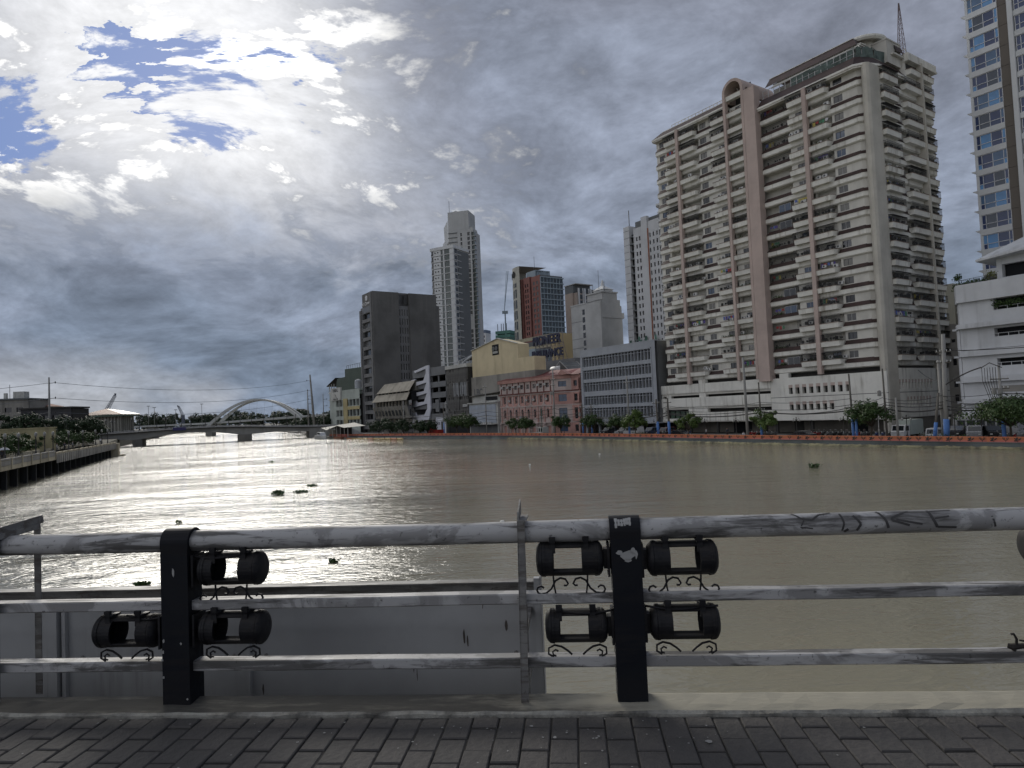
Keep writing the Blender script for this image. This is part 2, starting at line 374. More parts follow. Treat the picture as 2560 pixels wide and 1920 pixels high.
for a, c in segs:
    n_ = 20
    t = MB(); t.tube([(a+(c-a)*i/n_, RO+.001*sin(i*.7), .873+.001*sin(i*.5+a)) for i in range(n_+1)], .056, 20); t.build('top_rail', M_rail, rail, smooth=True)
    for zc, nm in ((.535, 'middle_rail'), (.212, 'bottom_rail')):
        h_ = .027
        q = MB()
        P_ = [(-.040, -h_), (.040, -h_), (.040, h_), (-.040, h_)]
        ch = .006
        poly = [(-.040, -h_+ch), (-.040+ch, -h_), (.040-ch, -h_), (.040, -h_+ch), (.040, h_-ch), (.040-ch, h_), (-.040+ch, h_), (-.040, h_-ch)]
        vs = []; 
        for i in range(n_+1):
            x = a+(c-a)*i/n_; w_ = .0012*sin(i*.7+zc*9)
            vs += [(x, RO+y, zc+z+w_) for y, z in poly]
        fs = [(i*8+j, i*8+(j+1) % 8, (i+1)*8+(j+1) % 8, (i+1)*8+j) for i in range(n_) for j in range(8)]
        q.add(vs, [tuple(reversed(f)) for f in fs]); q.build(nm, M_rail, rail)
for i, px in enumerate(POSTS):
    q = MB(); w_ = .0755
    q.prism([(px-w_, .085), (px+w_, .085), (px+w_, .225), (px-w_, .225)], .0, .845, 'z')
    # rounded saddle over the tube
    k_ = 12; arc = [(RO+.075*cos(pi*j/k_), .873+.072*sin(pi*j/k_)) for j in range(k_+1)]
    arc = [(RO+.075, .845)]+arc+[(RO-.075, .845)]
    q.prism(arc, px-w_-.002, px+w_+.002, 'x')
    post = q.build('post', M_post, rail)
    pl_ = MB(); pl_.tube([(px-w_+.012, .235, .03), (px-w_+.012, .235, .10)], .012, 6); pl_.build('anchor_bolt', M_post, post)
# chipped paint on the posts and the scribbled marker on the top tube
def chips(name, par, lst, y, m_):
    q = MB()
    for (x, z, w_, h_) in lst:
        k_ = 9; pts = [(x+w_*cos(2*pi*j/k_)*rng.uniform(.55, 1.1), z+h_*sin(2*pi*j/k_)*rng.uniform(.55, 1.1)) for j in range(k_)]
        q.prism(pts, y-.0012, y+.002, 'y')
    o = q.build(name, m_, par); o['kind'] = 'stuff'; return o
chips('paint_chips', rail, [(-1.865, .72, .009, .026), (-1.925, .36, .008, .012), (-1.83, .345, .006, .008), (-1.93, .30, .008, .012), (-1.935, .26, .006, .010), (-1.93, .17, .007, .009), (-1.80, .055, .006, .006)], .085, M_chip)
chips('paint_chips', rail, [(.545, .755, .040, .026), (.57, .775, .014, .02), (.585, .76, .008, .03), (.50, .77, .018, .012), (.54, .73, .02, .012)], .085, M_chip)
qb = MB()
for x in (.49, .505, .52, .535, .548, .56):
    a0, a1 = R(rng.uniform(118, 128)), R(rng.uniform(150, 166)); k_ = 5
    for j in range(k_):
        t0, t1 = a0+(a1-a0)*j/k_, a0+(a1-a0)*(j+1)/k_
        P = lambda x_, t_: (x_, RO+.0765*cos(t_), .873+.0735*sin(t_))
        w_ = rng.uniform(.004, .008)
        qb.quad(P(x-w_, t0), P(x+w_, t0), P(x+w_, t1), P(x-w_, t1))
ob = qb.build('paint_chips', M_chip, rail); ob['kind'] = 'stuff'
def on_tube(x, deg, r=.0568): a_ = R(deg); return (x, RO-r*cos(a_), .873+r*sin(a_))     # deg: 0 faces us, 90 is the top
def stroke(q, pts, w_):
    for (x0, d0), (x1, d1) in zip(pts[:-1], pts[1:]):
        for j in range(4):
            t0, t1 = j/4, (j+1)/4
            a_, b_ = (x0+(x1-x0)*t0, d0+(d1-d0)*t0), (x0+(x1-x0)*t1, d0+(d1-d0)*t1)
            dx_, dd_ = b_[0]-a_[0], (b_[1]-a_[1])*.001
            ln = math.hypot(dx_, dd_) or 1; nx, nd = -dd_/ln*w_, dx_/ln*w_*1000
            pa = [on_tube(a_[0]+nx, a_[1]+nd), on_tube(b_[0]+nx, b_[1]+nd), on_tube(b_[0]-nx, b_[1]-nd), on_tube(a_[0]-nx, a_[1]-nd)]
            q.add(pa, [(0, 1, 2, 3), (3, 2, 1, 0)][:1])
ink = MB()
for pts, w_ in [([(1.37, 78), (1.41, 38), (1.46, 30), (1.50, 62), (1.56, 78)], .008), ([(1.42, 30), (1.40, -5), (1.46, -12)], .005),
                ([(1.60, 66), (1.61, 10), (1.60, -28)], .008), ([(1.66, 50), (1.69, 5), (1.67, -30)], .010), ([(1.63, -20), (1.61, -36)], .012),
                ([(1.78, 76), (1.81, 20), (1.82, -20)], .010), ([(1.93, 72), (1.84, 30), (1.84, 18), (1.92, -8)], .009), ([(1.86, 22), (1.98, -4)], .008),
                ([(2.02, 74), (2.03, 24), (2.05, -22)], .011), ([(2.03, 66), (2.13, 70)], .008), ([(2.04, 22), (2.11, 32)], .007), ([(2.05, -20), (2.14, -26)], .009),
                ([(2.22, 80), (2.30, 66), (2.37, 76)], .007), ([(2.30, 66), (2.31, 10), (2.32, -28)], .008), ([(2.50, -5), (2.51, -8)], .012)]:
    ink = MB(); stroke(ink, pts, w_*.62); ink.build('scrawl_stroke', M_ink, rail)


# ---------------------------------------------------------------- barrel shaped lamp housings strapped to the rails
def barrel(s0, s1, zc, dirn, label, feet, mirror, ends='both', rb=.086, yo=0.):
    t = thing('barrel_lamp', label, 'lamp', tuple(fw((s0+s1)/2, RO+yo, zc)), FA, 'barrel lamps on the railing')
    L = (s1-s0); cap = .035; xa, xb = -L/2+cap, L/2-cap
    nA = 28; xcuts = [xa, xa+.012, -.085+.02*mirror, .062+.02*mirror, xb-.012, xb]
    q = MB()
    def P(x, j, r): a_ = 2*pi*j/nA; return (x, -r*cos(a_), r*sin(a_))
    ri = rb-.006
    def hole(i, j):                     # the glazing has gone: a window in front and one behind
        jj = j if j < nA/2 else j-nA
        return i == 2 and (-3 <= jj < 4 or abs(jj) >= nA/2-3.5)
    for i in range(5):
        for j in range(nA):
            a_, b_ = xcuts[i], xcuts[i+1]
            ro_ = rb+.004 if i in (0, 4) else rb
            if hole(i, j):
                for jn, sg in ((j-1, 0), (j+1, 1)):
                    if not hole(i, jn % nA):
                        jj = j+sg; q.quad(P(a_, jj, ro_), P(b_, jj, ro_), P(b_, jj, ri), P(a_, jj, ri))
                for xx in (a_, b_): q.quad(P(xx, j, ro_), P(xx, j+1, ro_), P(xx, j+1, ri), P(xx, j, ri))
                continue
            q.quad(P(a_, j, ro_), P(b_, j, ro_), P(b_, j+1, ro_), P(a_, j+1, ro_)); q.quad(P(a_, j+1, ri), P(b_, j+1, ri), P(b_, j, ri), P(a_, j, ri))
    q.build('shell', M_black, t, smooth=False)
    for sg in (-1, 1):
        e = MB(); x = sg*(L/2-cap)
        e.lathe([(rb+.003, x), (rb+.002, x+sg*.010), (rb*.93, x+sg*.020), (rb*.72, x+sg*.031), (rb*.35, x+sg*cap), (.001, x+sg*(cap+.001))], nA, axis='x')
        e.build('end_cap', M_black, t, smooth=True)
    fl = MB(); xx = dirn*(L/2)
    fl.box(min(xx, xx+dirn*.045), max(xx, xx+dirn*.045), -.028, .028, -.05, .05)
    fl.box(min(xx+dirn*.018, xx+dirn*.030), max(xx+dirn*.018, xx+dirn*.030), -.06, .06, -.085, .085)
    fl.build('flange', M_black, t)
    for sg in (-1, 1):
        st = MB(); x = sg*.085
        st.box(x-.014, x+.014, -.064, -.058, .04, rb+.030); st.box(x-.014, x+.014, -.064, .03, rb-.002, rb+.008); st.box(x-.016, x+.016, -.068, -.05, rb+.018, rb+.036)
        st.build('strap', M_black, t)
    if feet:
        for sg in (-1, 1):
            f = MB(); r_ = .0055; y_ = -.03
            if feet == 1:                   # long double scroll
                pts = [(sg*(.155+.020*cos(a_)), y_, -rb-.066+.020*sin(a_)) for a_ in [R(150), R(100), R(50), R(0), R(-50), R(-90)]]
                pts = pts+[(sg*.128, y_, -rb-.082), (sg*.100, y_, -rb-.060), (sg*.078, y_, -rb-.020), (sg*.052, y_, -rb-.006), (sg*.026, y_, -rb-.012)]
                pts = pts+[(sg*(.020-.016*cos(a_)+.008), y_, -rb-.030+.016*sin(a_)*-1) for a_ in [R(20), R(70), R(120)]]
                f.tube(pts, r_, 6); f.tube([(sg*.088, y_, -rb+.004), (sg*.085, y_, -rb-.045), (sg*.078, y_, -rb-.088)], r_*.9, 6)
            else:
                pts = [(sg*(.118-.024*cos(a_)), y_, -rb-.040+.026*sin(a_)) for a_ in [R(-20), R(-70), R(-130), R(-180)]]
                pts = [(sg*(.110+.014*cos(a_)), y_, -rb-.045+.014*sin(a_)) for a_ in [R(200), R(120), R(40)]]+[(sg*(.118+.030*cos(a_)), y_, -rb-.040+.032*sin(a_)) for a_ in [R(-70), R(-30), R(10), R(50), R(90)]]
                pts = pts+[(sg*.085, y_, -rb-.012), (sg*.055, y_, -rb-.030), (sg*.030, y_, -rb-.052)]
                pts = pts[3:] if False else pts
                f.tube([(sg*(.112+.016*cos(a_)), y_, -rb-.045+.016*sin(a_)) for a_ in [R(150), R(90), R(20), R(-40), R(-100)]]+[], r_*.9, 6)
                f.tube([(sg*.122, y_, -rb-.066), (sg*.148, y_, -rb-.050), (sg*.146, y_, -rb-.020), (sg*.116, y_, -rb-.006), (sg*.080, y_, -rb-.014), (sg*.050, y_, -rb-.034), (sg*.028, y_, -rb-.054)], r_, 6)
            f.build('scroll_foot', M_black, t)
    return t
barrel(.075, .422, .730, 1, 'upper black barrel lamp between the grey steel upright and the chipped dark post', 1, 0)
barrel(.108, .428, .388, 1, 'lower black barrel lamp between the grey steel upright and the chipped dark post', 2, 0, rb=.084)
barrel(.640, .997, .722, -1, 'upper black barrel lamp beside the chipped dark post, towards the scrawled tube', 1, 1)
barrel(.642, .990, .399, -1, 'lower black barrel lamp beside the chipped dark post, towards the scrawled tube', 2, 1)
barrel(-1.745, -1.390, .720, -1, 'upper black barrel lamp in front of the sunlit ripples, right of the dark round-topped post', 1, 0)
barrel(-1.745, -1.385, .405, -1, 'lower black barrel lamp against the grey sheet panel, right of the dark round-topped post', 2, 0)
barrel(-2.345, -1.985, .395, 1, 'lone black barrel lamp left of the dark round-topped post, near the steel frame', 2, 1)
barrel(2.475, 2.82, .74, 1, 'black barrel lamp cut off by the right edge, next to the hanging twig', 0, 0)

# ---------------------------------------------------------------- grey steel barrier hung outside the railing
fr = thing('steel_barrier', 'grey sheet steel barrier panel with angle iron frames fixed outside the railing', 'barrier', (0, 3.4252, DECK), FA)
def upright(x, yb, z0, z1, lean=0.):
    q = MB()
    q.bar((x-lean, yb, z0), (x, yb, z1), .036, .010); q.bar((x-.016-lean, yb+.02, z0), (x-.016, yb+.02, z1), .010, .045)
    return q
def upright2(x, y, z0, z1, dx_=0., name='upright'):
    q = MB(); a_ = .036
    for (ax, ay, w_, d_) in ((0, 0, a_, .006), (-a_/2, .02, .006, .046)):
        q.add([(x+dx_+ax-w_/2, y+ay-d_/2, z0), (x+dx_+ax+w_/2, y+ay-d_/2, z0), (x+dx_+ax+w_/2, y+ay+d_/2, z0), (x+dx_+ax-w_/2, y+ay+d_/2, z0),
               (x+ax-w_/2, y+ay-d_/2, z1), (x+ax+w_/2, y+ay-d_/2, z1), (x+ax+w_/2, y+ay+d_/2, z1), (x+ax-w_/2, y+ay+d_/2, z1)],
              [(3, 2, 1, 0), (4, 5, 6, 7), (0, 1, 5, 4), (1, 2, 6, 5), (2, 3, 7, 6), (3, 0, 4, 7)])
    return q.build(name, M_steel, fr)
upright2(.010, .085, .0, .945, -.017)          # in front of the rails
upright2(-.005, .265, .0, .935, -.004)
q = MB(); q.prism([(.085, .935), (.10, .985), (.27, 1.03), (.275, .955), (.20, .945)], -.010, -.002, 'x'); q.box(-.012, .034, .080, .30, .934, .942); q.build('cap_bracket', M_steel, fr)
upright2(-2.885, .085, .0, .945, .0); upright2(-2.815, .30, .0, 1.0, 0)
q = MB(); q.bar((-2.905, .075, .950), (-2.80, .325, .995), .008, .045); q.bar((-2.885, .10, .93), (-2.815, .30, .955), .03, .03); q.build('cap_bracket', M_steel, fr)
PY = .75
def pyl(s0, s1, z0, z1, y=PY): return MB().box(s0, s1, y, y+.004, z0, z1)
M_sheet = mat('grey_sheet_steel', (.40, .405, .41), .5, .18, .7, 2.2, bump=.05, grime=(.09, .085, .078))
edges = [-5.4, -4.2, -3.0, -1.78, .045]
for a, c in zip(edges[:-1], edges[1:]): pyl(a+.004, c-.004, -.62, .415).build('sheet_panel', M_sheet, fr)
for x in edges[1:-1]:
    MB().box(x-.012, x+.012, PY-.03, PY-.001, -.62, .41).build('panel_stiffener', M_sheet, fr)
q = MB(); q.box(-5.4, .03, PY-.035, PY+.05, .47, .478); q.box(-5.4, .03, PY-.002, PY+.006, .415, .47); q.build('top_channel', M_steel, fr)
q = MB(); q.box(.02, .062, PY-.05, PY-.002, -.62, .50); q.box(.055, .063, PY-.05, PY+.08, -.62, .50); q.build('end_upright', M_sheet, fr)
q = MB(); q.box(-3.10, -3.03, PY-.05, PY-.002, -.62, .41); q.build('end_upright', M_sheet, fr)
for z in (-.30,):
    MB().box(-5.4, .02, PY-.022, PY-.001, z-.02, z+.02).build('panel_stiffener', M_sheet, fr)
for x in (-.02,):
    for z_ in (.02, .30, -.3): q = MB(); q.bar((x, .29, z_), (x, PY, z_), .04, .04); q.build('outrigger', M_steel, fr)

# dry twig caught on the bottom rail
q = MB(); tw = [(2.36, .15, .262), (2.375, .14, .258), (2.42, .14, .262), (2.47, .14, .256), (2.52, .15, .252), (2.60, .15, .25)]
q.tube(tw, [.012, .016, .013, .018, .014, .012], 7)
q.tube([(2.395, .14, .262), (2.392, .13, .30), (2.380, .13, .325), (2.368, .13, .322)], [.007, .006, .005, .006], 6)
q.tube([(2.41, .14, .29), (2.45, .13, .285), (2.50, .14, .265)], [.004, .006, .007], 6)
q.tube([(2.38, .14, .25), (2.385, .13, .243)], [.01, .006], 6)
q.build('dry_twig', mat('dry_bark', (.035, .030, .026), .9, .4, 0, 20), None, (0, 3.4252, DECK), FA)
tag(bpy.data.objects['dry_twig'], 'dark twisted dry twig lying on the bottom rail', 'twig')

# loose cables from the lamps to the posts, bolts and rust on the sheet, splashes on the paving
for (s0, z0, s1, z1, sag) in ((.16, .475, .46, .475, .012), (.98, .49, .62, .492, .015), (-1.45, .815, -1.78, .80, .02), (-2.15, .49, -1.94, .48, .015)):
    q = MB(); q.tube([(s0+(s1-s0)*t/8, RO-.05+.01*sin(t), z0+(z1-z0)*t/8-sag*4*(t/8)*(1-t/8)) for t in range(9)], .006, 6); q.build('lamp_cable', M_black, rail, smooth=True)
bm_ = MB(); bm_.lathe([(.011, -.004), (.011, .004), (.004, .008)], 8); bme = bm_.mesh('bolt', [M_steel])
for x in (-4.1, -3.1, -2.9, -1.88, -1.68, -.95, -.1):
    for z in (.36, .05, -.22): o = inst(bme, 'bolt', fr, (x+rng.uniform(-.01, .01), PY-.006, z)); o.rotation_euler = (pi/2, 0, 0)
M_rust = mat('rust_run', (.15, .13, .115), .85, .4, 0, 9)
q = MB()
for (x, z, w_, h_) in ((-.42, .14, .010, .10), (-.40, .12, .006, .08), (-.30, .33, .004, .05), (-.74, -.02, .004, .10), (-.72, -.08, .003, .09), (-.16, .21, .010, .07), (-1.70, -.16, .006, .08), (-2.35, .05, .005, .09)):
    k_ = 8; q.add([(x+w_*cos(2*pi*j/k_)*rng.uniform(.5, 1.2)+.1*(z-.1)*0, PY-.0015, z+h_*.5*sin(2*pi*j/k_)*rng.uniform(.7, 1.1)) for j in range(k_)], [tuple(range(k_))])
o = q.build('rust_stains', M_rust, fr); o['kind'] = 'stuff'
q = MB()
for _ in range(70):
    cx_, cy_ = (rng.gauss(.18, .5), rng.gauss(-.2, .09)) if rng.random() < .6 else (rng.uniform(-2.6, 2.4), rng.uniform(-.7, -.03)); r_ = rng.uniform(.002, .007)*(2.2 if rng.random() < .12 else 1); k_ = 7
    if cy_ > -.02: continue
    q.add([(cx_+r_*cos(2*pi*j/k_)*rng.uniform(.5, 1.5), cy_+r_*sin(2*pi*j/k_)*rng.uniform(.5, 1.3), .0045) for j in range(k_)], [tuple(range(k_))])
o = q.build('droppings', plain('dropping_white', (.30, .30, .29), .9), walk); o['kind'] = 'stuff'
# ================================================================ far bank: shared shapes
M_cream = mat('cream_render', (.78, .765, .70), .8, .12, .8, .7, grime=(.26, .23, .18))
M_cream2 = mat('cream_wall_paint', (.66, .64, .58), .8, .16, .35, .5, grime=(.24, .21, .17))
M_colm = mat('column_render', (.56, .53, .46), .8, .18, .35, .5, grime=(.25, .23, .19))
M_brown = mat('brown_roof_sheet', (.055, .030, .026), .6, .35, .2, 1.2, bump=.3)
M_pink = mat('pink_render', (.53, .425, .375), .8, .15, .30, .5, grime=(.28, .21, .18))
M_cap = mat('coping_brown', (.30, .22, .18), .8, .3, .3, 1.0)
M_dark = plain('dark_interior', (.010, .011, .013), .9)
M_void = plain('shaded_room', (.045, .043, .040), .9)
M_alum = plain('aluminium_frame', (.48, .48, .48), .45)
M_dkfr = plain('dark_frame', (.05, .05, .055), .5)
M_grille = plain('iron_grille', (.055, .055, .055), .6)
M_ac = plain('ac_white', (.55, .55, .53), .5)
M_net = mat('green_netting', (.13, .17, .155), .9, .4, .3, 2)
G_panes = [glass('pane_dark', (.030, .033, .036)), glass('pane_grey', (.10, .10, .098), .35), glass('pane_curtain', (.20, .195, .18), .5), glass('pane_blue', (.055, .085, .14)), glass('pane_green', (.045, .085, .075)), glass('pane_black', (.012, .013, .015))]
def ac_mesh():
    q = MB(); q.box(-.42, .42, -.34, .0, 0, .58)
    for r0, r1, y in ((.0, .2, -.345),):
        k_ = 14; q.add([(0, y, .29)]+[(r1*cos(2*pi*j/k_)-.08, y, .29+r1*sin(2*pi*j/k_)) for j in range(k_)], [(0, 1+(j+1) % k_, 1+j) for j in range(k_)], 1)
    return q.mesh('air_conditioner', [M_ac, M_dkfr])
AC = ac_mesh()
_win = {}
def win(parent, x, z, w, h, loc_y, rz=0., pane=0, frame=M_alum, nx=2, A=None, O=(0, 0, 0), sub=True, t=.05):
    """sliding window: frame part with its panes as sub-parts; (x,z) lower left corner on the face"""
    key = (round(w, 3), round(h, 3), frame.name, nx)
    if key not in _win:
        q = MB(); q.box(0, w, -.03, .05, 0, t); q.box(0, w, -.03, .05, h-t, h)
        for i in range(nx+1):
            c = t/2+(w-t)*i/nx; q.box(c-t/2, c+t/2, -.03, .045, t, h-t)
        _win[key] = q.mesh('window', [frame])
    pk = (round((w-t)/nx, 3), round(h, 3), pane)
    if pk not in _win:
        q = MB(); q.box(0, (w-t)/nx-.0, .015, .03, t*.5, h-t*.5); _win[pk] = q.mesh('pane', [G_panes[pane]])
    A = A or Vector((1, 0, 0))
    o = inst(_win[key], 'window', parent, tuple(Vector(O)+A*x+Vector((0, 0, z))+Vector((-A.y, A.x, 0))*loc_y), rz)
    for i in range(nx):
        inst(_win[pk], 'pane', o, (t/2+(w-t)*i/nx, 0, 0))
    return o
def grille_mesh(w, h, dpt, seed, dense):
    r_ = random.Random(seed); q = MB(); t = .035
    for z in (0, h): q.box(0, w, -dpt-t, -dpt, z-t, z+t); q.box(0, t, -dpt, 0, z-t, z+t); q.box(w-t, w, -dpt, 0, z-t, z+t)
    n_ = int(w/dense)
    for i in range(n_+1): x = w*i/n_; q.box(x-.016, x+.016, -dpt-.02, -dpt+.01, 0, h)
    for z in [h*i/4 for i in range(1, 4)]: q.box(0, w, -dpt-.015, -dpt+.01, z-.014, z+.014)
    if r_.random() < .5: q.quad((0, -dpt-.25, h+.02), (w, -dpt-.25, h+.02), (w, 0, h+.22), (0, 0, h+.22))
    for _ in range(int(w*2)):                       # things stored behind the bars
        x = r_.uniform(.1, w-.4); z = r_.uniform(0, h*.3); q.box(x, x+r_.uniform(.15, .5), -dpt*.7, -dpt*.3, z, z+r_.uniform(.2, .6), 1)
    return q.mesh('window_grille', [M_grille, M_void])
GR = {}
CLOTH = [plain('cloth_'+n, c, .9) for n, c in (('white', (.6, .6, .6)), ('blue', (.12, .16, .40)), ('red', (.35, .07, .07)), ('green', (.10, .25, .15)), ('yellow', (.5, .42, .12)), ('violet', (.12, .09, .28)))]
M_foliage = leafmat('potted_leaves', (.030, .060, .018), (.07, .11, .035))

# ================================================================ riverside apartment tower
apt = thing('apartment_tower', 'tall cream apartment block with brown skirts, stacked balconies and a pink arched pillar', 'building', tuple(bk(111, 118, GZ)), BROT)
Z0, DZ = 13.63, 3.317
zk = lambda k: Z0+DZ*k
X = lambda u: 111-u
xe = Vector((1, 0, 0))
left = dict(x0=X(110.6), x1=X(85.0), n=17, segs=[('s', X(110.6), X(107.6)), ('b', X(107.6), X(103.45)), ('b', X(102.75), X(98.2)), ('s', X(98.2), X(94.2)), ('b', X(94.2), X(90.35)), ('b', X(89.7), X(85.3))])
right = dict(x0=X(82.2), x1=X(62.5), n=16, segs=[('s', X(82.2), X(76.1)), ('b', X(76.1), X(72.3)), ('b', X(71.55), X(67.5)), ('s', X(67.5), X(62.6))])
def strip(par, O, A, x0, x1, zc, chamL=False):
    N = Vector((-A.y, A.x, 0)); q = MB(GZ)
    P = lambda x, y, z: tuple(Vector(O)+A*x+N*y+Vector((0, 0, z)))
    xl = x0+.35 if chamL else x0
    q.add([P(x0, -.12, zc-.34), P(x1, -.12, zc-.34), P(x1, .42, zc+.42), P(xl, .42, zc+.42), P(x0, .6, zc-.34), P(x1, .6, zc-.34), P(x1, .6, zc+.42), P(xl, .6, zc+.42)],
          [(0, 1, 2, 3), (3, 2, 6, 7), (1, 5, 6, 2), (4, 0, 3, 7), (4, 5, 1, 0)])
    n_ = max(2, int((x1-x0)/.35))
    for i in range(1, n_):                            # standing seams
        x = x0+(x1-x0)*i/n_
        if x > xl: q.add([P(x-.02, -.14, zc-.345), P(x+.02, -.14, zc-.345), P(x+.02, .40, zc+.34), P(x-.02, .40, zc+.34)], [(0, 1, 2, 3)])
    q.build('roof_skirt', M_brown, par)
def balcony(par, O, A, x0, x1, zc, cl, cr):
    N = Vector((-A.y, A.x, 0)); q = MB(GZ); D = -1.0
    def P(x, y, z): return tuple(Vector(O)+A*x+N*y+Vector((0, 0, z)))
    e0, e1 = (.45 if cl else 0), (.45 if cr else 0)
    zb, zt = zc-.42, zc+.50
    top = [(x0, 0.), (x0+e0*.0, D*(.0 if cl else 1)), (x0+e0, D), (x1-e1, D), (x1, D*(.0 if cr else 1)), (x1, 0.)]
    poly = [(x0, .0), (x0+e0, D), (x1-e1, D), (x1, .0)] if True else top
    bot = [(x0+e0*.6, .1), (x0+e0*1.1, D+.12), (x1-e1*1.1, D+.12), (x1-e1*.6, .1)]
    vs = [P(x, y, zt) for x, y in poly]+[P(x, y, zb) for x, y in bot]
    q.add(vs, [(0, 1, 2, 3), (7, 6, 5, 4), (1, 0, 4, 5), (2, 1, 5, 6), (3, 2, 6, 7)])
    q.build('balcony', M_cream, par)
    c = MB(GZ)
    for i in range(3):
        a_, b_ = poly[i], poly[i+1]
        pa, pb = P(a_[0], a_[1], zt+.03), P(b_[0], b_[1], zt+.03)
        c.bar(pa, pb, .16, .075)
    c.build('coping', M_cap, par)
def wallseg(par, O, A, x0, x1, zb, zt, y, wins, rz, m_):
    N = Vector((-A.y, A.x, 0)); q = MB(GZ)
    xs = [(a-x0, a-x0+w) for a, w in wins]
    q.pierced(tuple(Vector(O)+A*x0+N*y), A, N, x1-x0, zb, zt, xs, [(zb+.22, zt-.22)] if zt-zb > 1.2 else [], .14, 0)
    q.build('wall', m_, par)
    for a, w in wins:
        win(par, a, zb+.22-GZ, w, zt-zb-.44, y+.10, rz, rng.choice([0, 0, 0, 1, 5, 5, 3, 4] if y > 1 else [0, 1, 1, 2, 0, 3, 1, 5]), rng.choice([M_alum, M_dkfr, M_dkfr]), 2, A, O)
def acat(par, O, A, x, y, z, rz):
    N = Vector((-A.y, A.x, 0))
    inst(AC, 'air_conditioner', par, tuple(Vector(O)+A*x+N*y+Vector((0, 0, z-GZ))), rz, (rng.uniform(.85, 1.1),)*3)
def laundry(par, O, A, x0, x1, y, z, rz):
    N = Vector((-A.y, A.x, 0)); x = x0
    while x < x1-.4:
        w_ = rng.uniform(.3, .6); h_ = rng.uniform(.4, .85); q = MB()
        q.box(0, w_, -.015, .015, -h_, 0); o = q.build('hanging_laundry', rng.choice(CLOTH), par, tuple(Vector(O)+A*x+N*y+Vector((0, 0, z-GZ))), rz); x += w_+rng.uniform(.05, .3)
def plants(par, O, A, x0, x1, y, z, n_=60):
    N = Vector((-A.y, A.x, 0)); q = MB()
    for _ in range(n_):
        c = Vector(O)+A*rng.uniform(x0, x1)+N*(y+rng.uniform(-.25, .25))+Vector((0, 0, z-GZ+abs(rng.gauss(0, .22))))
        a_ = Vector((rng.uniform(-1, 1), rng.uniform(-1, 1), rng.uniform(-.4, 1))).normalized()*.16; b_ = a_.cross(Vector((rng.uniform(-1, 1), rng.uniform(-1, 1), rng.uniform(-1, 1)))).normalized()*.09
        q.quad(tuple(c-a_), tuple(c+b_), tuple(c+a_), tuple(c-b_))
    o = q.build('balcony_plants', M_foliage, par); o['kind'] = 'stuff'
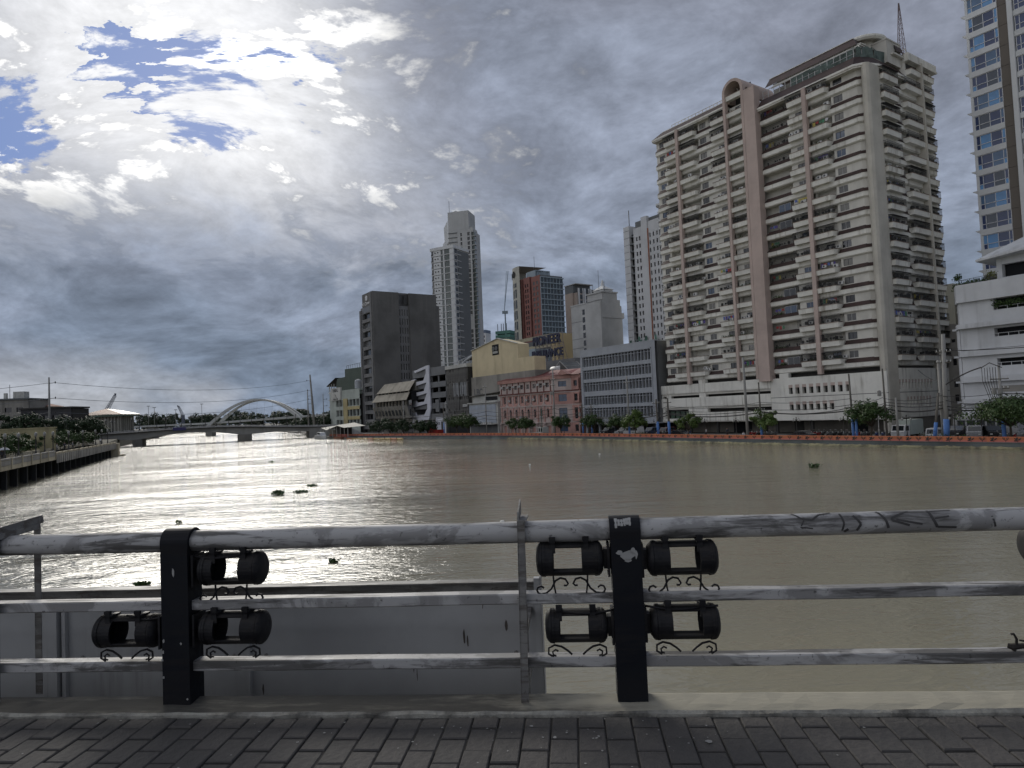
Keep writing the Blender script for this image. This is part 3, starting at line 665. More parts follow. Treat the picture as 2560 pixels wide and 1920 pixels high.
def floors(par, O, A, rz, spec, rec=1.72, chamfer=None):
    N = Vector((-A.y, A.x, 0))
    P = lambda x, y, z: tuple(Vector(O)+A*x+N*y+Vector((0, 0, z)))
    for k_ in range(spec['n']):
        zc = zk(k_)
        q = MB(GZ)                                    # projecting floor band
        poly = [(spec['x0'], 0), (spec['x1'], 0)]+(chamfer or [(spec['x1'], .6)])+[(spec['x1'], 2.2), (spec['x0'], 2.2)]
        def ring(z, dy): return [P(x, y+dy, z) for x, y in poly]
        n_ = len(poly); lv = [(zc-1.30, .22), (zc-1.16, .10), (zc-1.15, .0), (zc-.345, .0)]
        vs = [v for z, dy in lv for v in ring(z, dy)]
        fs = [(i*n_+j, i*n_+(j+1) % n_, (i+1)*n_+(j+1) % n_, (i+1)*n_+j) for i in range(3) for j in range(n_)]+[tuple(range(n_-1, -1, -1)), tuple(range(3*n_, 4*n_))]
        q.add(vs, fs); q.build('floor_band', M_cream, par)
        zb, zt = zc+.33, zc+DZ-1.29
        for si, sg in enumerate(spec['segs']):
            kd, x0, x1 = sg[:3]; L = x1-x0
            if kd == 's':
                strip(par, O, A, x0, x1, zc, si == 0)
                deep = len(sg) > 3
                if spec is right and si == 0:          # deep loggia behind the skirt
                    w_ = rng.uniform(1.6, 2.3)
                    wallseg(par, O, A, x0, x1, zc-.3, zt, 1.7, [(x0+.3, 2.4), (x0+3.1, 2.5)], rz, M_cream2)
                    r_ = rng.random()
                    if r_ < .55:
                        key = ('g', round(L, 2), rng.randrange(4))
                        if key not in GR: GR[key] = grille_mesh(L*.96, 1.35, .05, key[2], .22)
                        inst(GR[key], 'window_grille', par, P(x0+.15, .55, zb-GZ-.05), rz)
                    elif r_ < .8:
                        win(par, x0+2.9, zb-GZ-.1, 2.6, 1.5, .35, rz, rng.choice([0, 3, 4]), M_alum, 2, A, O)
                    if rng.random() < .4: laundry(par, O, A, x0+.6, x0+2.6, .6, zb+1.1, rz)
                    if rng.random() < .35: plants(par, O, A, x0+.3, x0+2.5, .5, zb, 70)
                else:
                    ww = min(1.7, L-1.0)
                    xw = x0+.45 if si else x0+.9
                    wallseg(par, O, A, x0, x1, zb, zt, .45, [(xw, ww)], rz, M_cream2)
                    if rng.random() < .12: acat(par, O, A, xw-.4, .1, zb+.3, rz)
            else:
                cl = si > 0 and spec['segs'][si-1][0] == 's'; cr = si+1 < len(spec['segs']) and spec['segs'][si+1][0] == 's'
                balcony(par, O, A, x0, x1, zc, cl, cr)
                shallow = (spec is left and si == 4) or (spec is right and si == 1) or rng.random() < .18
                yy = .45 if shallow else rec
                if shallow: wallseg(par, O, A, x0, x1, zb-.2, zt, yy, [(x0+L*.35, 1.7)], rz, M_cream2)
                else:
                    wallseg(par, O, A, x0, x1, zb-.3, zt, yy, [(x0+.12, L*.60), (x0+L*.68, L*.29)], rz, M_cream2)
                    [MB(GZ).quad(P(xx, .45, zb-.3), P(xx, rec, zb-.3), P(xx, rec, zt), P(xx, .45, zt)).build('cheek_wall', M_cream2, par) for xx in (x0, x1)]
                r_ = rng.random()
                low = .45+.25*(k_ < 9)+(.2 if spec is side else 0)
                if r_ < low*(0.5 if spec is left else 1):
                    key = ('g', round(L, 2), rng.randrange(4))
                    if key not in GR: GR[key] = grille_mesh(L*.97, 1.25, .82, key[2], .2)
                    inst(GR[key], 'window_grille', par, P(x0+.06, 0, zc+.56-GZ), rz)
                for _ in range(rng.choice([0, 0, 1, 1, 2])):
                    acat(par, O, A, rng.uniform(x0+.6, x1-.6), -.35 if r_ < .3 else .1, zc+rng.uniform(.55, .95), rz)
                r2 = rng.random()
                if r2 < .14: laundry(par, O, A, x0+.4, x1-.5, .1, zc+1.75, rz)
                elif r2 < .28: plants(par, O, A, x0+.3, x1-.3, -.4, zc+.55)
side = dict(x0=3.3, x1=23.3, n=16, segs=[('b', 3.4, 8.9), ('s', 8.9, 11.4), ('b', 11.0, 17.2), ('b', 17.7, 22.3), ('s', 22.3, 23.6)])
floors(apt, (0, 0, 0), xe, 0., left)
floors(apt, (0, 0, 0), xe, 0., right, chamfer=[(X(61.3), .9), (X(61.3), 2.2)])
# the bay that turns the corner into the column: skirt and wall follow the bend
for k_ in range(16):
    zc = zk(k_); q = MB(GZ); a, c = X(62.6), X(61.3)
    q.add([(a, -.12, zc-.34), (c, .78, zc-.34), (c, 1.32, zc+.33), (a, .42, zc+.33)], [(0, 1, 2, 3)]); q.build('roof_skirt', M_brown, apt)
    q = MB(GZ); q.add([(a, .45, zc+.33), (c, 1.35, zc+.33), (c, 1.35, zc+DZ-1.29), (a, .45, zc+DZ-1.29)], [(0, 1, 2, 3)]); q.build('wall', M_cream2, apt)
# side face, towards the side street
SO = (X(60.4), 0, 0); SA = Vector((0, 1, 0))
floors(apt, SO, SA, pi/2, side)
# columns and pillars
q = MB(GZ); q.prism([(X(61.7), .35), (X(60.95), -.45), (X(60.4), -.45), (X(60.1), 0), (X(60.1), 3.3), (X(61.7), 3.3)], GZ, 65.2); q.build('corner_column', M_colm, apt)
for u0, u1, zt_ in ((103.5, 102.75, 69.0), (72.35, 71.55, 65.3)):
    q = MB(GZ); q.box(X(u0), X(u1), -1.18, -.35, 11.6, zt_); q.build('pillar', M_pink, apt)
q = MB(GZ); q.box(X(135.3-118+0)*0+X(60.4)-.3, X(60.4)+1.15, 17.2, 17.7, 11.6, 69.0); q.build('pillar', M_colm, apt)
q = MB(GZ); q.box(X(84.75), X(82.25), -1.45, .35, 11.0, 70.2); q.build('pink_pillar', M_pink, apt)
q = MB(GZ); q.box(X(85.25), X(84.80), -.3, 2.0, 11.6, 70.0); q.build('pillar', plain('gap_shade', (.035, .02, .02), .8), apt)  # dark strip standing in for the shaded gap beside the pink pillar
# barrel vault over the arched bay
q = MB(GZ); cxa, rA, rI, zs = X(87.5), 2.55, 1.95, 71.3; n_ = 18
for j in range(n_):
    a0, a1 = pi*j/n_, pi*(j+1)/n_
    p0 = [(cxa+r*cos(a0), zs+r*sin(a0)) for r in (rI, rA)]; p1 = [(cxa+r*cos(a1), zs+r*sin(a1)) for r in (rI, rA)]
    for ya, yb, i0, i1 in ((-1.25, -1.25, 0, 1),):
        q.quad((p1[0][0], ya, p1[0][1]), (p0[0][0], ya, p0[0][1]), (p0[1][0], ya, p0[1][1]), (p1[1][0], ya, p1[1][1]))
    q.quad((p0[1][0], -1.25, p0[1][1]), (p0[1][0], 9.5, p0[1][1]), (p1[1][0], 9.5, p1[1][1]), (p1[1][0], -1.25, p1[1][1]))
    q.quad((p0[0][0], -1.25, p0[0][1]), (p1[0][0], -1.25, p1[0][1]), (p1[0][0], 2.5, p1[0][1]), (p0[0][0], 2.5, p0[0][1]))
for sx in (-1, 1):
    a, c = sorted((cxa+sx*rI, cxa+sx*rA)); q.box(a, c, -1.25, -.3, 11.6, zs)
    q.box(a, c, .4, 9.5, 69.8, zs)
q.build('arch', M_pink, apt)
MB(GZ).box(cxa-rI, cxa+rI, 2.4, 2.5, 66.5, zs+2).build('arch_back', M_void, apt)
for a_ in (38, 64, 90, 118, 146):
    q = MB(GZ); q.bar((cxa+.25*cos(R(a_)), 1.6, 71.0+.25*sin(R(a_))), (cxa+1.95*cos(R(a_)), 1.6, 71.2+1.95*sin(R(a_))), .14, .14); q.build('arch_spoke', M_cream, apt)
balcony(apt, (0, 0, 0), xe, cxa-rI, cxa+rI, 70.3, False, False)
# left wing roof
zE = 69.3
q = MB(GZ); q.box(X(110.9), X(90.1), -.75, 2.3, zE-.35, zE+.02); q.box(X(110.9), X(90.1), -.55, 2.3, zE-.6, zE-.35); q.build('eave', M_cream, apt)
q = MB(GZ); q.add([(X(110.9), -.7, zE+.02), (X(90.1), -.7, zE+.02), (X(90.1), .75, zE+1.5), (X(109.3), .75, zE+1.5), (X(110.9), 9, zE+.02), (X(109.3), 9, zE+1.5), (X(90.1), 9, zE+1.5), (X(90.1), 9, zE+.02)], [(0, 1, 2, 3), (4, 0, 3, 5), (3, 2, 6, 5), (1, 7, 6, 2)]); q.build('mansard_roof', M_brown, apt)
q = MB(GZ); q.bar((X(109), .9, zE+1.58), (X(90.1), .9, zE+1.58), .25, .16); q.bar((X(106), .9, zE+2.25), (X(90.1), .9, zE+2.25), .10, .10)
for i in range(17): x = X(106)+i; q.box(x-.05, x+.05, .85, .95, zE+1.6, zE+2.25)
q.build('roof_railing', M_cream, apt)
# right wing roof: brown mansard, netted terrace, upper ridge
zE = 65.55
q = MB(GZ); xr = X(62.5)
q.prism([(X(82.2), -.8), (xr, -.8), (X(60.9), .3), (X(59.9), 3.2), (X(59.9), 12.8), (X(82.2), 12.8)], zE-.32, zE+.05); q.prism([(X(82.2), -.6), (xr, -.6), (X(61.1), .4), (X(60.1), 3.2), (X(60.1), 12.8), (X(82.2), 12.8)], zE-.6, zE-.321); q.build('eave', M_cream, apt)
def mans(poly, inner, z0, z1, name, m_):
    q = MB(GZ); n_ = len(poly); q.add([(x, y, z0) for x, y in poly]+[(x, y, z1) for x, y in inner], [(i, i+1, n_+i+1, n_+i) for i in range(n_-1)]+[tuple(range(n_, 2*n_))]); return q.build(name, m_, apt)
mans([(X(82.2), -.7), (xr, -.7), (X(60.9), .4), (X(60.0), 3.2), (X(60.0), 12.8), (X(82.2), 12.8)], [(X(82.2), .9), (X(63), .9), (X(62.4), 1.6), (X(61.4), 4), (X(61.4), 12.8), (X(82.2), 12.8)], zE+.05, 67.6, 'mansard_roof', M_brown)
q = MB(GZ)
net = [(X(75.8), 1.2), (X(63.0), 1.2), (X(62.2), 1.9), (X(61.3), 4.2), (X(61.3), 12.5)]
for (xa, ya), (xb, yb) in zip(net[:-1], net[1:]):
    n_ = 10
    for j in range(n_):
        for k_ in range(3):
            f = lambda t, s_: (xa+(xb-xa)*t+.10*sin(9*t+s_*3), ya+(yb-ya)*t-.10*cos(7*t+s_*5), 67.5+1.9*s_-.12*sin(t*11)*s_)
            q.quad(f(j/n_, k_/3), f((j+1)/n_, k_/3), f((j+1)/n_, (k_+1)/3), f(j/n_, (k_+1)/3))
q.build('terrace_netting', M_net, apt)
q = MB(GZ)
for i in range(16): x = X(82)+i*1.25; q.box(x-.05, x+.05, 1.15, 1.25, 67.5, 69.4) if x < X(63) else None
q.bar((X(82), 1.2, 69.35), (X(63), 1.2, 69.35), .1, .1); q.bar((X(82), 1.2, 68.4), (X(63), 1.2, 68.4), .06, .06); q.build('terrace_railing', M_alum, apt)
MB(GZ).box(X(81.5), X(63.4), 4.2, 12, 67.4, 70.2).build('penthouse', M_cream2, apt)
for z_, y_ in ((69.6, 1.9), (70.05, 2.3), (70.45, 2.6)):
    q = MB(GZ); q.bar((X(80.5), y_, z_), (X(62.6), y_, z_), .16, .14); q.bar((X(62.6), y_, z_), (X(62.6), y_+1.6, z_), .16, .14); q.build('pergola_beam', M_cream, apt)
q = MB(GZ)
for i in range(15): x = X(80.2)+i*1.25; q.bar((x, 1.8, 69.55), (x, 2.7, 70.5), .08, .08)
q.build('pergola_ties', M_cream, apt)
q = MB(GZ); q.add([(X(82.2), 2.2, 70.4), (X(63.2), 2.2, 70.4), (X(64.6), 4.0, 72.6), (X(82.2), 4.0, 72.6), (X(62.2), 12, 70.4), (X(64.6), 11, 72.6), (X(82.2), 11, 72.6)], [(0, 1, 2, 3), (1, 4, 5, 2), (3, 2, 5, 6)]); q.bar((X(82.2), 4, 72.66), (X(64.6), 4, 72.66), .25, .14, 1); q.build('upper_roof', [M_brown, M_cream], apt)
q = MB(GZ); q.box(X(63.4), X(60.8), 8.0, 12.8, 67.6, 71.8); q.box(X(63.5), X(60.7), 7.9, 12.9, 71.8, 72.05); q.box(X(60.8), X(60.2), 9.2, 13.2, 69.2, 69.5); q.build('stair_house', M_cream2, apt)
q = MB(GZ); q.add([(X(60.9), 10.4, 71.7), (X(60.9), 13.2, 71.7), (X(60.9), 13.2, 70.0), (X(60.9), 10.8, 70.0), (X(60.3), 10.6, 70.0), (X(60.3), 13.2, 70.0)], [(0, 3, 2, 1), (0, 4, 5, 1)]); q.build('roof_skirt', M_brown, apt)
# round canopy and lattice mast on the roof
q = MB(GZ); cc = (X(65.5), 9.0, 73.0)
q.lathe([(3.6, -.45), (3.9, -.1), (3.9, .25), (3.4, .55), (.1, .9)], 28, cc); q.lathe([(2.2, -2.6), (2.2, -.45)], 18, cc); q.build('round_canopy', M_cream, apt, smooth=False)
q = MB(GZ); bx, by = X(60.6)-.9, 15.0
for i in range(4):
    sx, sy = ((-1, -1), (1, -1), (1, 1), (-1, 1))[i]; q.bar((bx+sx*.62, by+sy*.62, 70), (bx+sx*.06, by+sy*.06, 81.0), .07)
for k_ in range(11):
    z0 = 70+k_; f0, f1 = .62*(1-k_/11)+.06*k_/11, .62*(1-(k_+1)/11)+.06*(k_+1)/11
    for i in range(4):
        a = ((-1, -1), (1, -1), (1, 1), (-1, 1)); p0, p1 = a[i], a[(i+1) % 4]
        q.bar((bx+p0[0]*f0, by+p0[1]*f0, z0), (bx+p1[0]*f1, by+p1[1]*f1, z0+1), .04); q.bar((bx+p0[0]*f0, by+p0[1]*f0, z0), (bx+p1[0]*f0, by+p1[1]*f0, z0), .04)
q.build('lattice_mast', plain('mast_steel', (.16, .11, .11), .6), apt)
# rear block rises one storey higher
zc = zk(16)
q = MB(GZ); q.box(X(66), X(60.4)+.1, 12.9, 23.3, zc-1.3, zc+1.9); q.box(X(66.3), X(60.4)+1.0, 12.8, 23.8, zc+1.9, zc+2.2); q.box(X(66.2), X(60.4)+.9, 12.9, 23.6, zc+2.2, 70.1); q.build('rear_block', M_cream, apt)
balcony(apt, SO, SA, 13.2, 17.2, zc, True, False); balcony(apt, SO, SA, 17.7, 22.3, zc, False, False)
q = MB(GZ); q.box(X(60.4)+.12, X(60.4)+.2, 13.4, 22, zc+.4, zc+1.7); q.build('window_grille', M_void, apt)
q = MB(GZ); q.bar((X(60), 13.2, 71.0), (X(66), 13.2, 71.0), .1, .1)
for i in range(6): q.bar((X(60)-i*1.1, 13.2, 70), (X(60)-i*1.1, 13.2, 71), .08, .08)
q.build('roof_railing', M_cream, apt)
# solid core, soffits
MB(GZ).box(X(110.4), X(60.45)-.9, 1.75, 23.2, 12.0, 65.3).box(X(110.4), X(85), 1.9, 23.2, 65.3, 69.3).build('core', M_cream2, apt)
# ---- podium with parking decks
pb = MB(GZ); PX0, PX1 = X(113.15), X(60.2)
def pband(q, xa, xb, z0, z1, y=-.55): q.box(xa, xb, y, y+1.1, z0, z1)
for xa, xb, z0, z1, nm in ((PX0, X(82.9), 9.55, 11.55, 0), (PX0, X(82.9), 6.45, 8.55, 0), (X(104.2), X(82.9), 3.28, 5.25, 0), (PX0, X(104.2), 3.28, 3.95, 0)):
    q = MB(GZ); pband(q, xa, xb, z0, z1); q.box(xa+.06, xb-.06, -.62, -.55, z0+.12, z1-.12); q.build('parapet_band', M_cream, apt)
for u0, u1, z0, z1 in ((113.0, 111.8, 8.55, 9.55), (110.6, 109.3, 8.55, 9.55), (101.0, 99.2, 8.55, 9.55), (113.0, 111.2, 3.95, 6.45), (104.2, 98.9, 5.25, 6.45), (101, 99.2, 11.55, 12.4), (80.9, 78.9, 11.2, 12.3)):
    q = MB(GZ); q.box(X(u0), X(u1), -.40, .5, z0, z1); q.build('pier', M_cream, apt)
for i in range(4):
    q = MB(GZ); q.box(X(110.2)+i*1.55, X(110.2)+i*1.55+1.1, .3, .5, 4.0, 5.6); q.build('green_shutter', plain('green_shutter_paint', (.05, .085, .06), .7), apt)
for x in (X(103.6), X(101.9)): win(apt, x, 5.35-GZ, 1.5, 1.0, -.38, 0, 2, M_alum, 4)
def slots(q, O, A, N, L, rows, z0, z1):
    pass
# small window rows on the podium's river side
def podwall(O, A, L, z0, z1, lists, rz):
    N = Vector((-A.y, A.x, 0))
    for (za, zb_, xs, zlo, zhi) in lists:
        q = MB(GZ); q.pierced(O, A, N, L, za, zb_, xs, [(zlo, zhi)], .75); q.build('wall', M_cream, apt)
        for (a, c) in xs:
            h = MB(GZ)
            P = lambda x, y, z: tuple(Vector(O)+A*x+N*y+Vector((0, 0, z)))
            h.add([P(a, .02, zhi), P(c, .02, zhi), P(c, .02, zhi-.55), P(a, .02, zhi-.55), P(a, .7, zhi-.55), P(c, .7, zhi-.55)], [(0, 3, 2, 1), (3, 4, 5, 2)]); h.build('window_hood', M_pink, apt)
            o = MB(GZ); o.add([P(a, .7, zlo), P(c, .7, zlo), P(c, .7, zhi), P(a, .7, zhi)], [(0, 1, 2, 3)]); o.build('window', [G_panes[5]], apt)
    c0 = Vector(O)
x82 = X(82.9); Lr = X(60.2)-x82
up = [(X(78.95)-x82+i*1.425, X(78.95)-x82+i*1.425+.85) for i in range(9)]; lo = [(X(78.95)-x82+i*1.36, X(78.95)-x82+i*1.36+.85) for i in range(7)]
podwall((x82, -.5, 0), xe, Lr, 3.28, 11.4, [(7.7, 11.4, up, 8.25, 10.0), (3.28, 7.6, lo, 5.08, 6.76)], 0)
ups = [(3.9+i*1.12, 3.9+i*1.12+.62) for i in range(11)]; los = [(6.4+i*1.14, 6.4+i*1.14+.62) for i in range(8)]
podwall((X(60.2), -.5, 0), SA, 24, 3.28, 11.9, [(7.7, 11.9, ups, 8.25, 9.9), (3.28, 7.6, los, 5.05, 6.85)], pi/2)
q = MB(GZ); q.box(x82, X(60.2)-.01, -.44, .4, 7.59, 7.71); q.box(X(60.2)-.6, X(60.2)-.06, -.4, 23.4, 7.58, 7.72); q.build('groove', M_void, apt)
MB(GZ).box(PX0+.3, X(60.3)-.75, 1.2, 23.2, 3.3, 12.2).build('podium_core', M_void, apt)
q = MB(GZ); q.box(PX0, X(60.2)-.02, -.50, 23.4, 3.15, 3.279); q.box(PX0, X(82.9), -.3, 3, 6.0, 6.44); q.box(PX0, X(82.9), -.3, 3, 9.1, 9.54); q.build('soffit', M_cream2, apt)
# ground floor behind the parked cycles
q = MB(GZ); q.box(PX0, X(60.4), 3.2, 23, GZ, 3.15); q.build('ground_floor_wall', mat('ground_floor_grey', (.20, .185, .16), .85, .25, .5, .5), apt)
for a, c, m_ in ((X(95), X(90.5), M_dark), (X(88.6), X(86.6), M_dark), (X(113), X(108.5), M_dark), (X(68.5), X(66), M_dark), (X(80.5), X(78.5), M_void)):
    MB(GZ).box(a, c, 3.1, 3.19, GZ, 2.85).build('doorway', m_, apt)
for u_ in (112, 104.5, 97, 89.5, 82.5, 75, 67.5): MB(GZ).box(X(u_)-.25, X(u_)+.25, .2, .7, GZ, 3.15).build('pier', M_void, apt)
# ================================================================ far bank: river wall, street
M_emb = mat('river_wall_grey', (.155, .175, .175), .85, .3, .5, .5)
M_orange = mat('parapet_orange', (.58, .20, .10), .8, .2, .35, .8, grime=(.20, .10, .07))
M_rose = mat('parapet_rose', (.60, .19, .15), .8, .2, .35, .8, grime=(.2, .10, .08))
M_rubble = mat('tide_line_crust', (.36, .33, .20), .9, .5, .0, 1.6, bump=.6, col2=(.10, .095, .07))
M_street = mat('street_asphalt', (.055, .054, .052), .9, .25, 0, .5)
M_pvt = mat('street_pavement', (.17, .165, .155), .9, .25, 0, .8)
M_iron = plain('painted_iron', (.035, .033, .032), .6)
bankline = [(-40, 93.5), (0, 94.6), (20, 95.0), (56, 95.3), (75, 95.9), (100, 97.9), (125, 99.3), (140, 99.6), (160, 98.8), (172, 97.4), (200, 93.6), (222, 90.6), (242, 87.5), (252, 86)]
def bankv(u):
    for (a, va), (c, vc) in zip(bankline[:-1], bankline[1:]):
        if a <= u <= c: return va+(vc-va)*(u-a)/(c-a)
    return bankline[-1][1]
us = [-40+i*2 for i in range(147)]
def ribbon(name, m_, prof, u0, u1, step, parent=None, jit=0.):
    q = MB(); n_ = len(prof); k_ = int((u1-u0)/step); rows = []
    for i in range(k_+1):
        u_ = u0+(u1-u0)*i/k_; v_ = bankv(u_)
        rows += [tuple(bk(u_, v_+dv+rng.uniform(-jit, jit), z+rng.uniform(-jit, jit)*(z > .05))) for dv, z in prof]
    q.add(rows, [(i*n_+j, i*n_+j+1, (i+1)*n_+j+1, (i+1)*n_+j) for i in range(k_) for j in range(n_-1)])
    return q.build(name, m_, parent)
def shiftmat(o): return o
wall = thing('river_wall', 'long low river wall with orange parapet, leaf cut-outs and a crusted tide line', 'wall', (0, 0, 0))
ribbon('wall_face', M_emb, [(-.05, -1.5), (-.03, .86), (.5, .86)], -40, 252, 2, wall)
ribbon('tide_crust', M_rubble, [(-.30, -1.0), (-.34, .12), (-.22, .30), (-.02, .36)], -40, 150, .35, wall, .07)
ribbon('tide_crust', M_emb, [(-.30, -1.0), (-.30, .12), (-.22, .26), (-.02, .30)], 150, 252, 2, wall, .04)
ribbon('wall_cap', M_emb, [(-.14, .80), (-.14, .90), (.45, .90), (.45, .80)], -40, 252, 2, wall)
# parapet panels, one every 5 m, each with its pierced leaf motifs
PANELS = []
lf1 = [(0, 0), (.10, .16), (.30, .20), (.18, .04)]
def motif(kind):
    q = MB(); t = -.012
    def shp(pts): q.add([(x, t, z) for x, z in pts], [tuple(range(len(pts)))])
    if kind == 0:
        shp([(-.03, .02), (.03, .02), (.02, .26), (-.02, .26)])
        for sx in (-1, 1):
            pts = [(.02, .20), (.16, .22), (.30, .34), (.32, .46), (.18, .40), (.06, .30)]; pts = [(x*sx, z) for x, z in pts]; shp(pts if sx > 0 else pts[::-1])
        shp([(-.14, .30), (.02, .32), (.02, .50), (-.08, .52), (-.16, .42)]); shp([(-.36, .10), (-.04, .10), (-.10, .22), (-.30, .22)])
    else:
        shp([(-.025, .02), (.025, .02), (.02, .24), (-.02, .24)])
        for sx in (-1, 1):
            a = [(.0, .16), (.14, .20), (.26, .34), (.30, .50), (.24, .50), (.20, .36), (.10, .26), (.0, .22)]; b_ = [(x*sx, z) for x, z in a]; shp(b_ if sx > 0 else b_[::-1])
            a = [(.06, .30), (.12, .50), (.17, .48), (.10, .28)]; b_ = [(x*sx, z) for x, z in a]; shp(b_ if sx < 0 else b_[::-1])
    return q.mesh('leaf_motif', [M_iron])
MOT = [motif(0), motif(1)]
MBAR = {}
u_ = 12.; k_ = 0
while u_ < 246:
    L = 5.0 if u_ < 160 else 10.
    ua, ub = u_, u_+L
    a, c = bk(ub, bankv(ub)-.02), bk(ua, bankv(ua)-.02); dirv = (c-a); ln = dirv.length; rz = math.atan2(dirv.y, dirv.x)
    q = MB(); q.box(.02, ln-.02, 0, .22, .90, 1.56); q.box(.02, ln-.02, -.035, .0, 1.36, 1.56); q.box(.02, ln-.02, -.02, -.003, .90, 1.12, 1); q.box(-.1, .1, -.05, .26, .88, 1.53)
    pnl = q.build('parapet_panel', [M_orange, M_rose], wall, tuple(a), rz)
    nm = 4 if u_ < 60 else (3 if u_ < 160 else 5)
    for i in range(nm):
        inst(MOT[(k_+i) % 2], 'leaf_motif', pnl, (ln*(i+.5)/nm, -.036, .90), 0, (1.15, 1, 1.15))
    k_ += nm; u_ += L
# ground: a sheet behind the wall reaching far inland, pavement and carriageway sheets
g0 = MB(); pts = [tuple(bk(u, bankv(u)+.2, GZ-.12)) for u in us]; far_ = [tuple(bk(u, 900, GZ-.12)) for u in us]
n_ = len(us); g0.add(pts+far_, [(i+1, i, n_+i, n_+i+1) for i in range(n_-1)])
bb = [(252, 86), (264, 90), (276, 97), (668, 161), (760, 175)]; g0.add([tuple(bk(u, v, GZ-.12)) for u, v in bb]+[tuple(bk(u, 900, GZ-.12)) for u, v in bb]+[tuple(bk(u, v, -1)) for u, v in bb], [(i+1, i, 5+i, 6+i) for i in range(4)]+[(i, i+1, 11+i, 10+i) for i in range(4)])
struct(g0.build('ground', mat('city_ground', (.12, .115, .105), .9, .3, 0, .2)))
def sheet(name, m_, o0, o1, z, ua=-40, ub=252):
    q = MB(); uu = [u for u in us if ua <= u <= ub]; n_ = len(uu)
    q.add([tuple(bk(u, bankv(u)+o0, z)) for u in uu]+[tuple(bk(u, bankv(u)+o1, z)) for u in uu], [(i+1, i, n_+i, n_+i+1) for i in range(n_-1)])
    q.add([tuple(bk(u, bankv(u)+o0, z-.13)) for u in uu]+[tuple(bk(u, bankv(u)+o0, z)) for u in uu], [(i, i+1, n_+i+1, n_+i) for i in range(n_-1)])
    q.add([tuple(bk(u, bankv(u)+o1, z-.13)) for u in uu]+[tuple(bk(u, bankv(u)+o1, z)) for u in uu], [(i+1, i, n_+i, n_+i+1) for i in range(n_-1)])
    return struct(q.build(name, m_))
sheet('pavement', M_pvt, .25, 3.2, GZ); sheet('street', M_street, 3.2, 10.5, GZ-.11); sheet('pavement', M_pvt, 10.5, 16, GZ)
q = MB()
for i in range(60):
    u0 = -20+i*4.5; q.add([tuple(bk(u0, bankv(u0)+6.8, GZ-.105)), tuple(bk(u0, bankv(u0)+6.95, GZ-.105)), tuple(bk(u0+2, bankv(u0+2)+6.95, GZ-.105)), tuple(bk(u0+2, bankv(u0+2)+6.8, GZ-.105))], [(3, 2, 1, 0)])
o = q.build('lane_marking', mat('road_paint', (.6, .6, .58), .8, .3, 0, 2)); o['kind'] = 'stuff'; tag(o, 'white dashed centre line on the riverside street', None)

# ================================================================ generic building kit
def bldg(name, label, u, v, rz=None, z=GZ):
    return thing(name, label, 'building', tuple(bk(u, v, z)), BROT if rz is None else rz)
_pm = {}
def panes(par, O, A, xs, zs, dep, mats, nm='window', mull=(1, 1), fr=None, inset=0.0, skip=None, pick=None, t=.06):
    """one window object per opening: pane with its mullions, shared meshes"""
    N = Vector((-A.y, A.x, 0)); rz = math.atan2(A.y, A.x)
    for (a, c) in xs:
        for (z0, z1) in zs:
            if skip and skip(a, z0): continue
            w_, h_ = c-a, z1-z0; mm = pick(a, z0) if pick else rng.choice(mats)
            key = (round(w_, 2), round(h_, 2), mm.name, mull, fr.name if fr else '', t)
            if key not in _pm:
                q = MB(); q.quad((0, 0, 0), (w_, 0, 0), (w_, 0, h_), (0, 0, h_))
                if fr:
                    for i in range(mull[0]+1): x = w_*i/mull[0]; q.box(max(0, x-t/2), min(w_, x+t/2), -.06, -.002, 0, h_, 1)
                    for i in range(mull[1]+1): zz = h_*i/mull[1]; q.box(0, w_, -.055, -.002, max(0, zz-t/2), min(h_, zz+t/2), 1)
                _pm[key] = q.mesh(nm, [mm]+([fr] if fr else []))
            inst(_pm[key], nm, par, tuple(Vector(O)+A*a+N*(dep-.02)+Vector((0, 0, z0-par.location.z))), rz)
def face(par, O, A, L, z0, z1, xs, zs, dep, m_, pm, nm='wall', **kw):
    N = Vector((-A.y, A.x, 0)); q = MB(par.location.z)
    q.pierced(O, A, N, L, z0, z1, xs, zs, dep, 0, kw.get('skip')); q.build(nm, m_, par)
    if pm: panes(par, O, A, xs, zs, dep, pm, **{k_: v_ for k_, v_ in kw.items()})
def grid(a, b, n, frac=.6): w_ = (b-a)/n; return [(a+w_*(i+(1-frac)/2), a+w_*(i+(1+frac)/2)) for i in range(n)]
AX, AY = Vector((1, 0, 0)), Vector((0, 1, 0))
PD, PG, PC, PB, PGr, PK = G_panes

# ---------------------------------------------------------------- grey riverside office
off = bldg('office_block', 'five storey pale grey office with deep ribbon windows beside the tall cream tower', 139.2, 116)
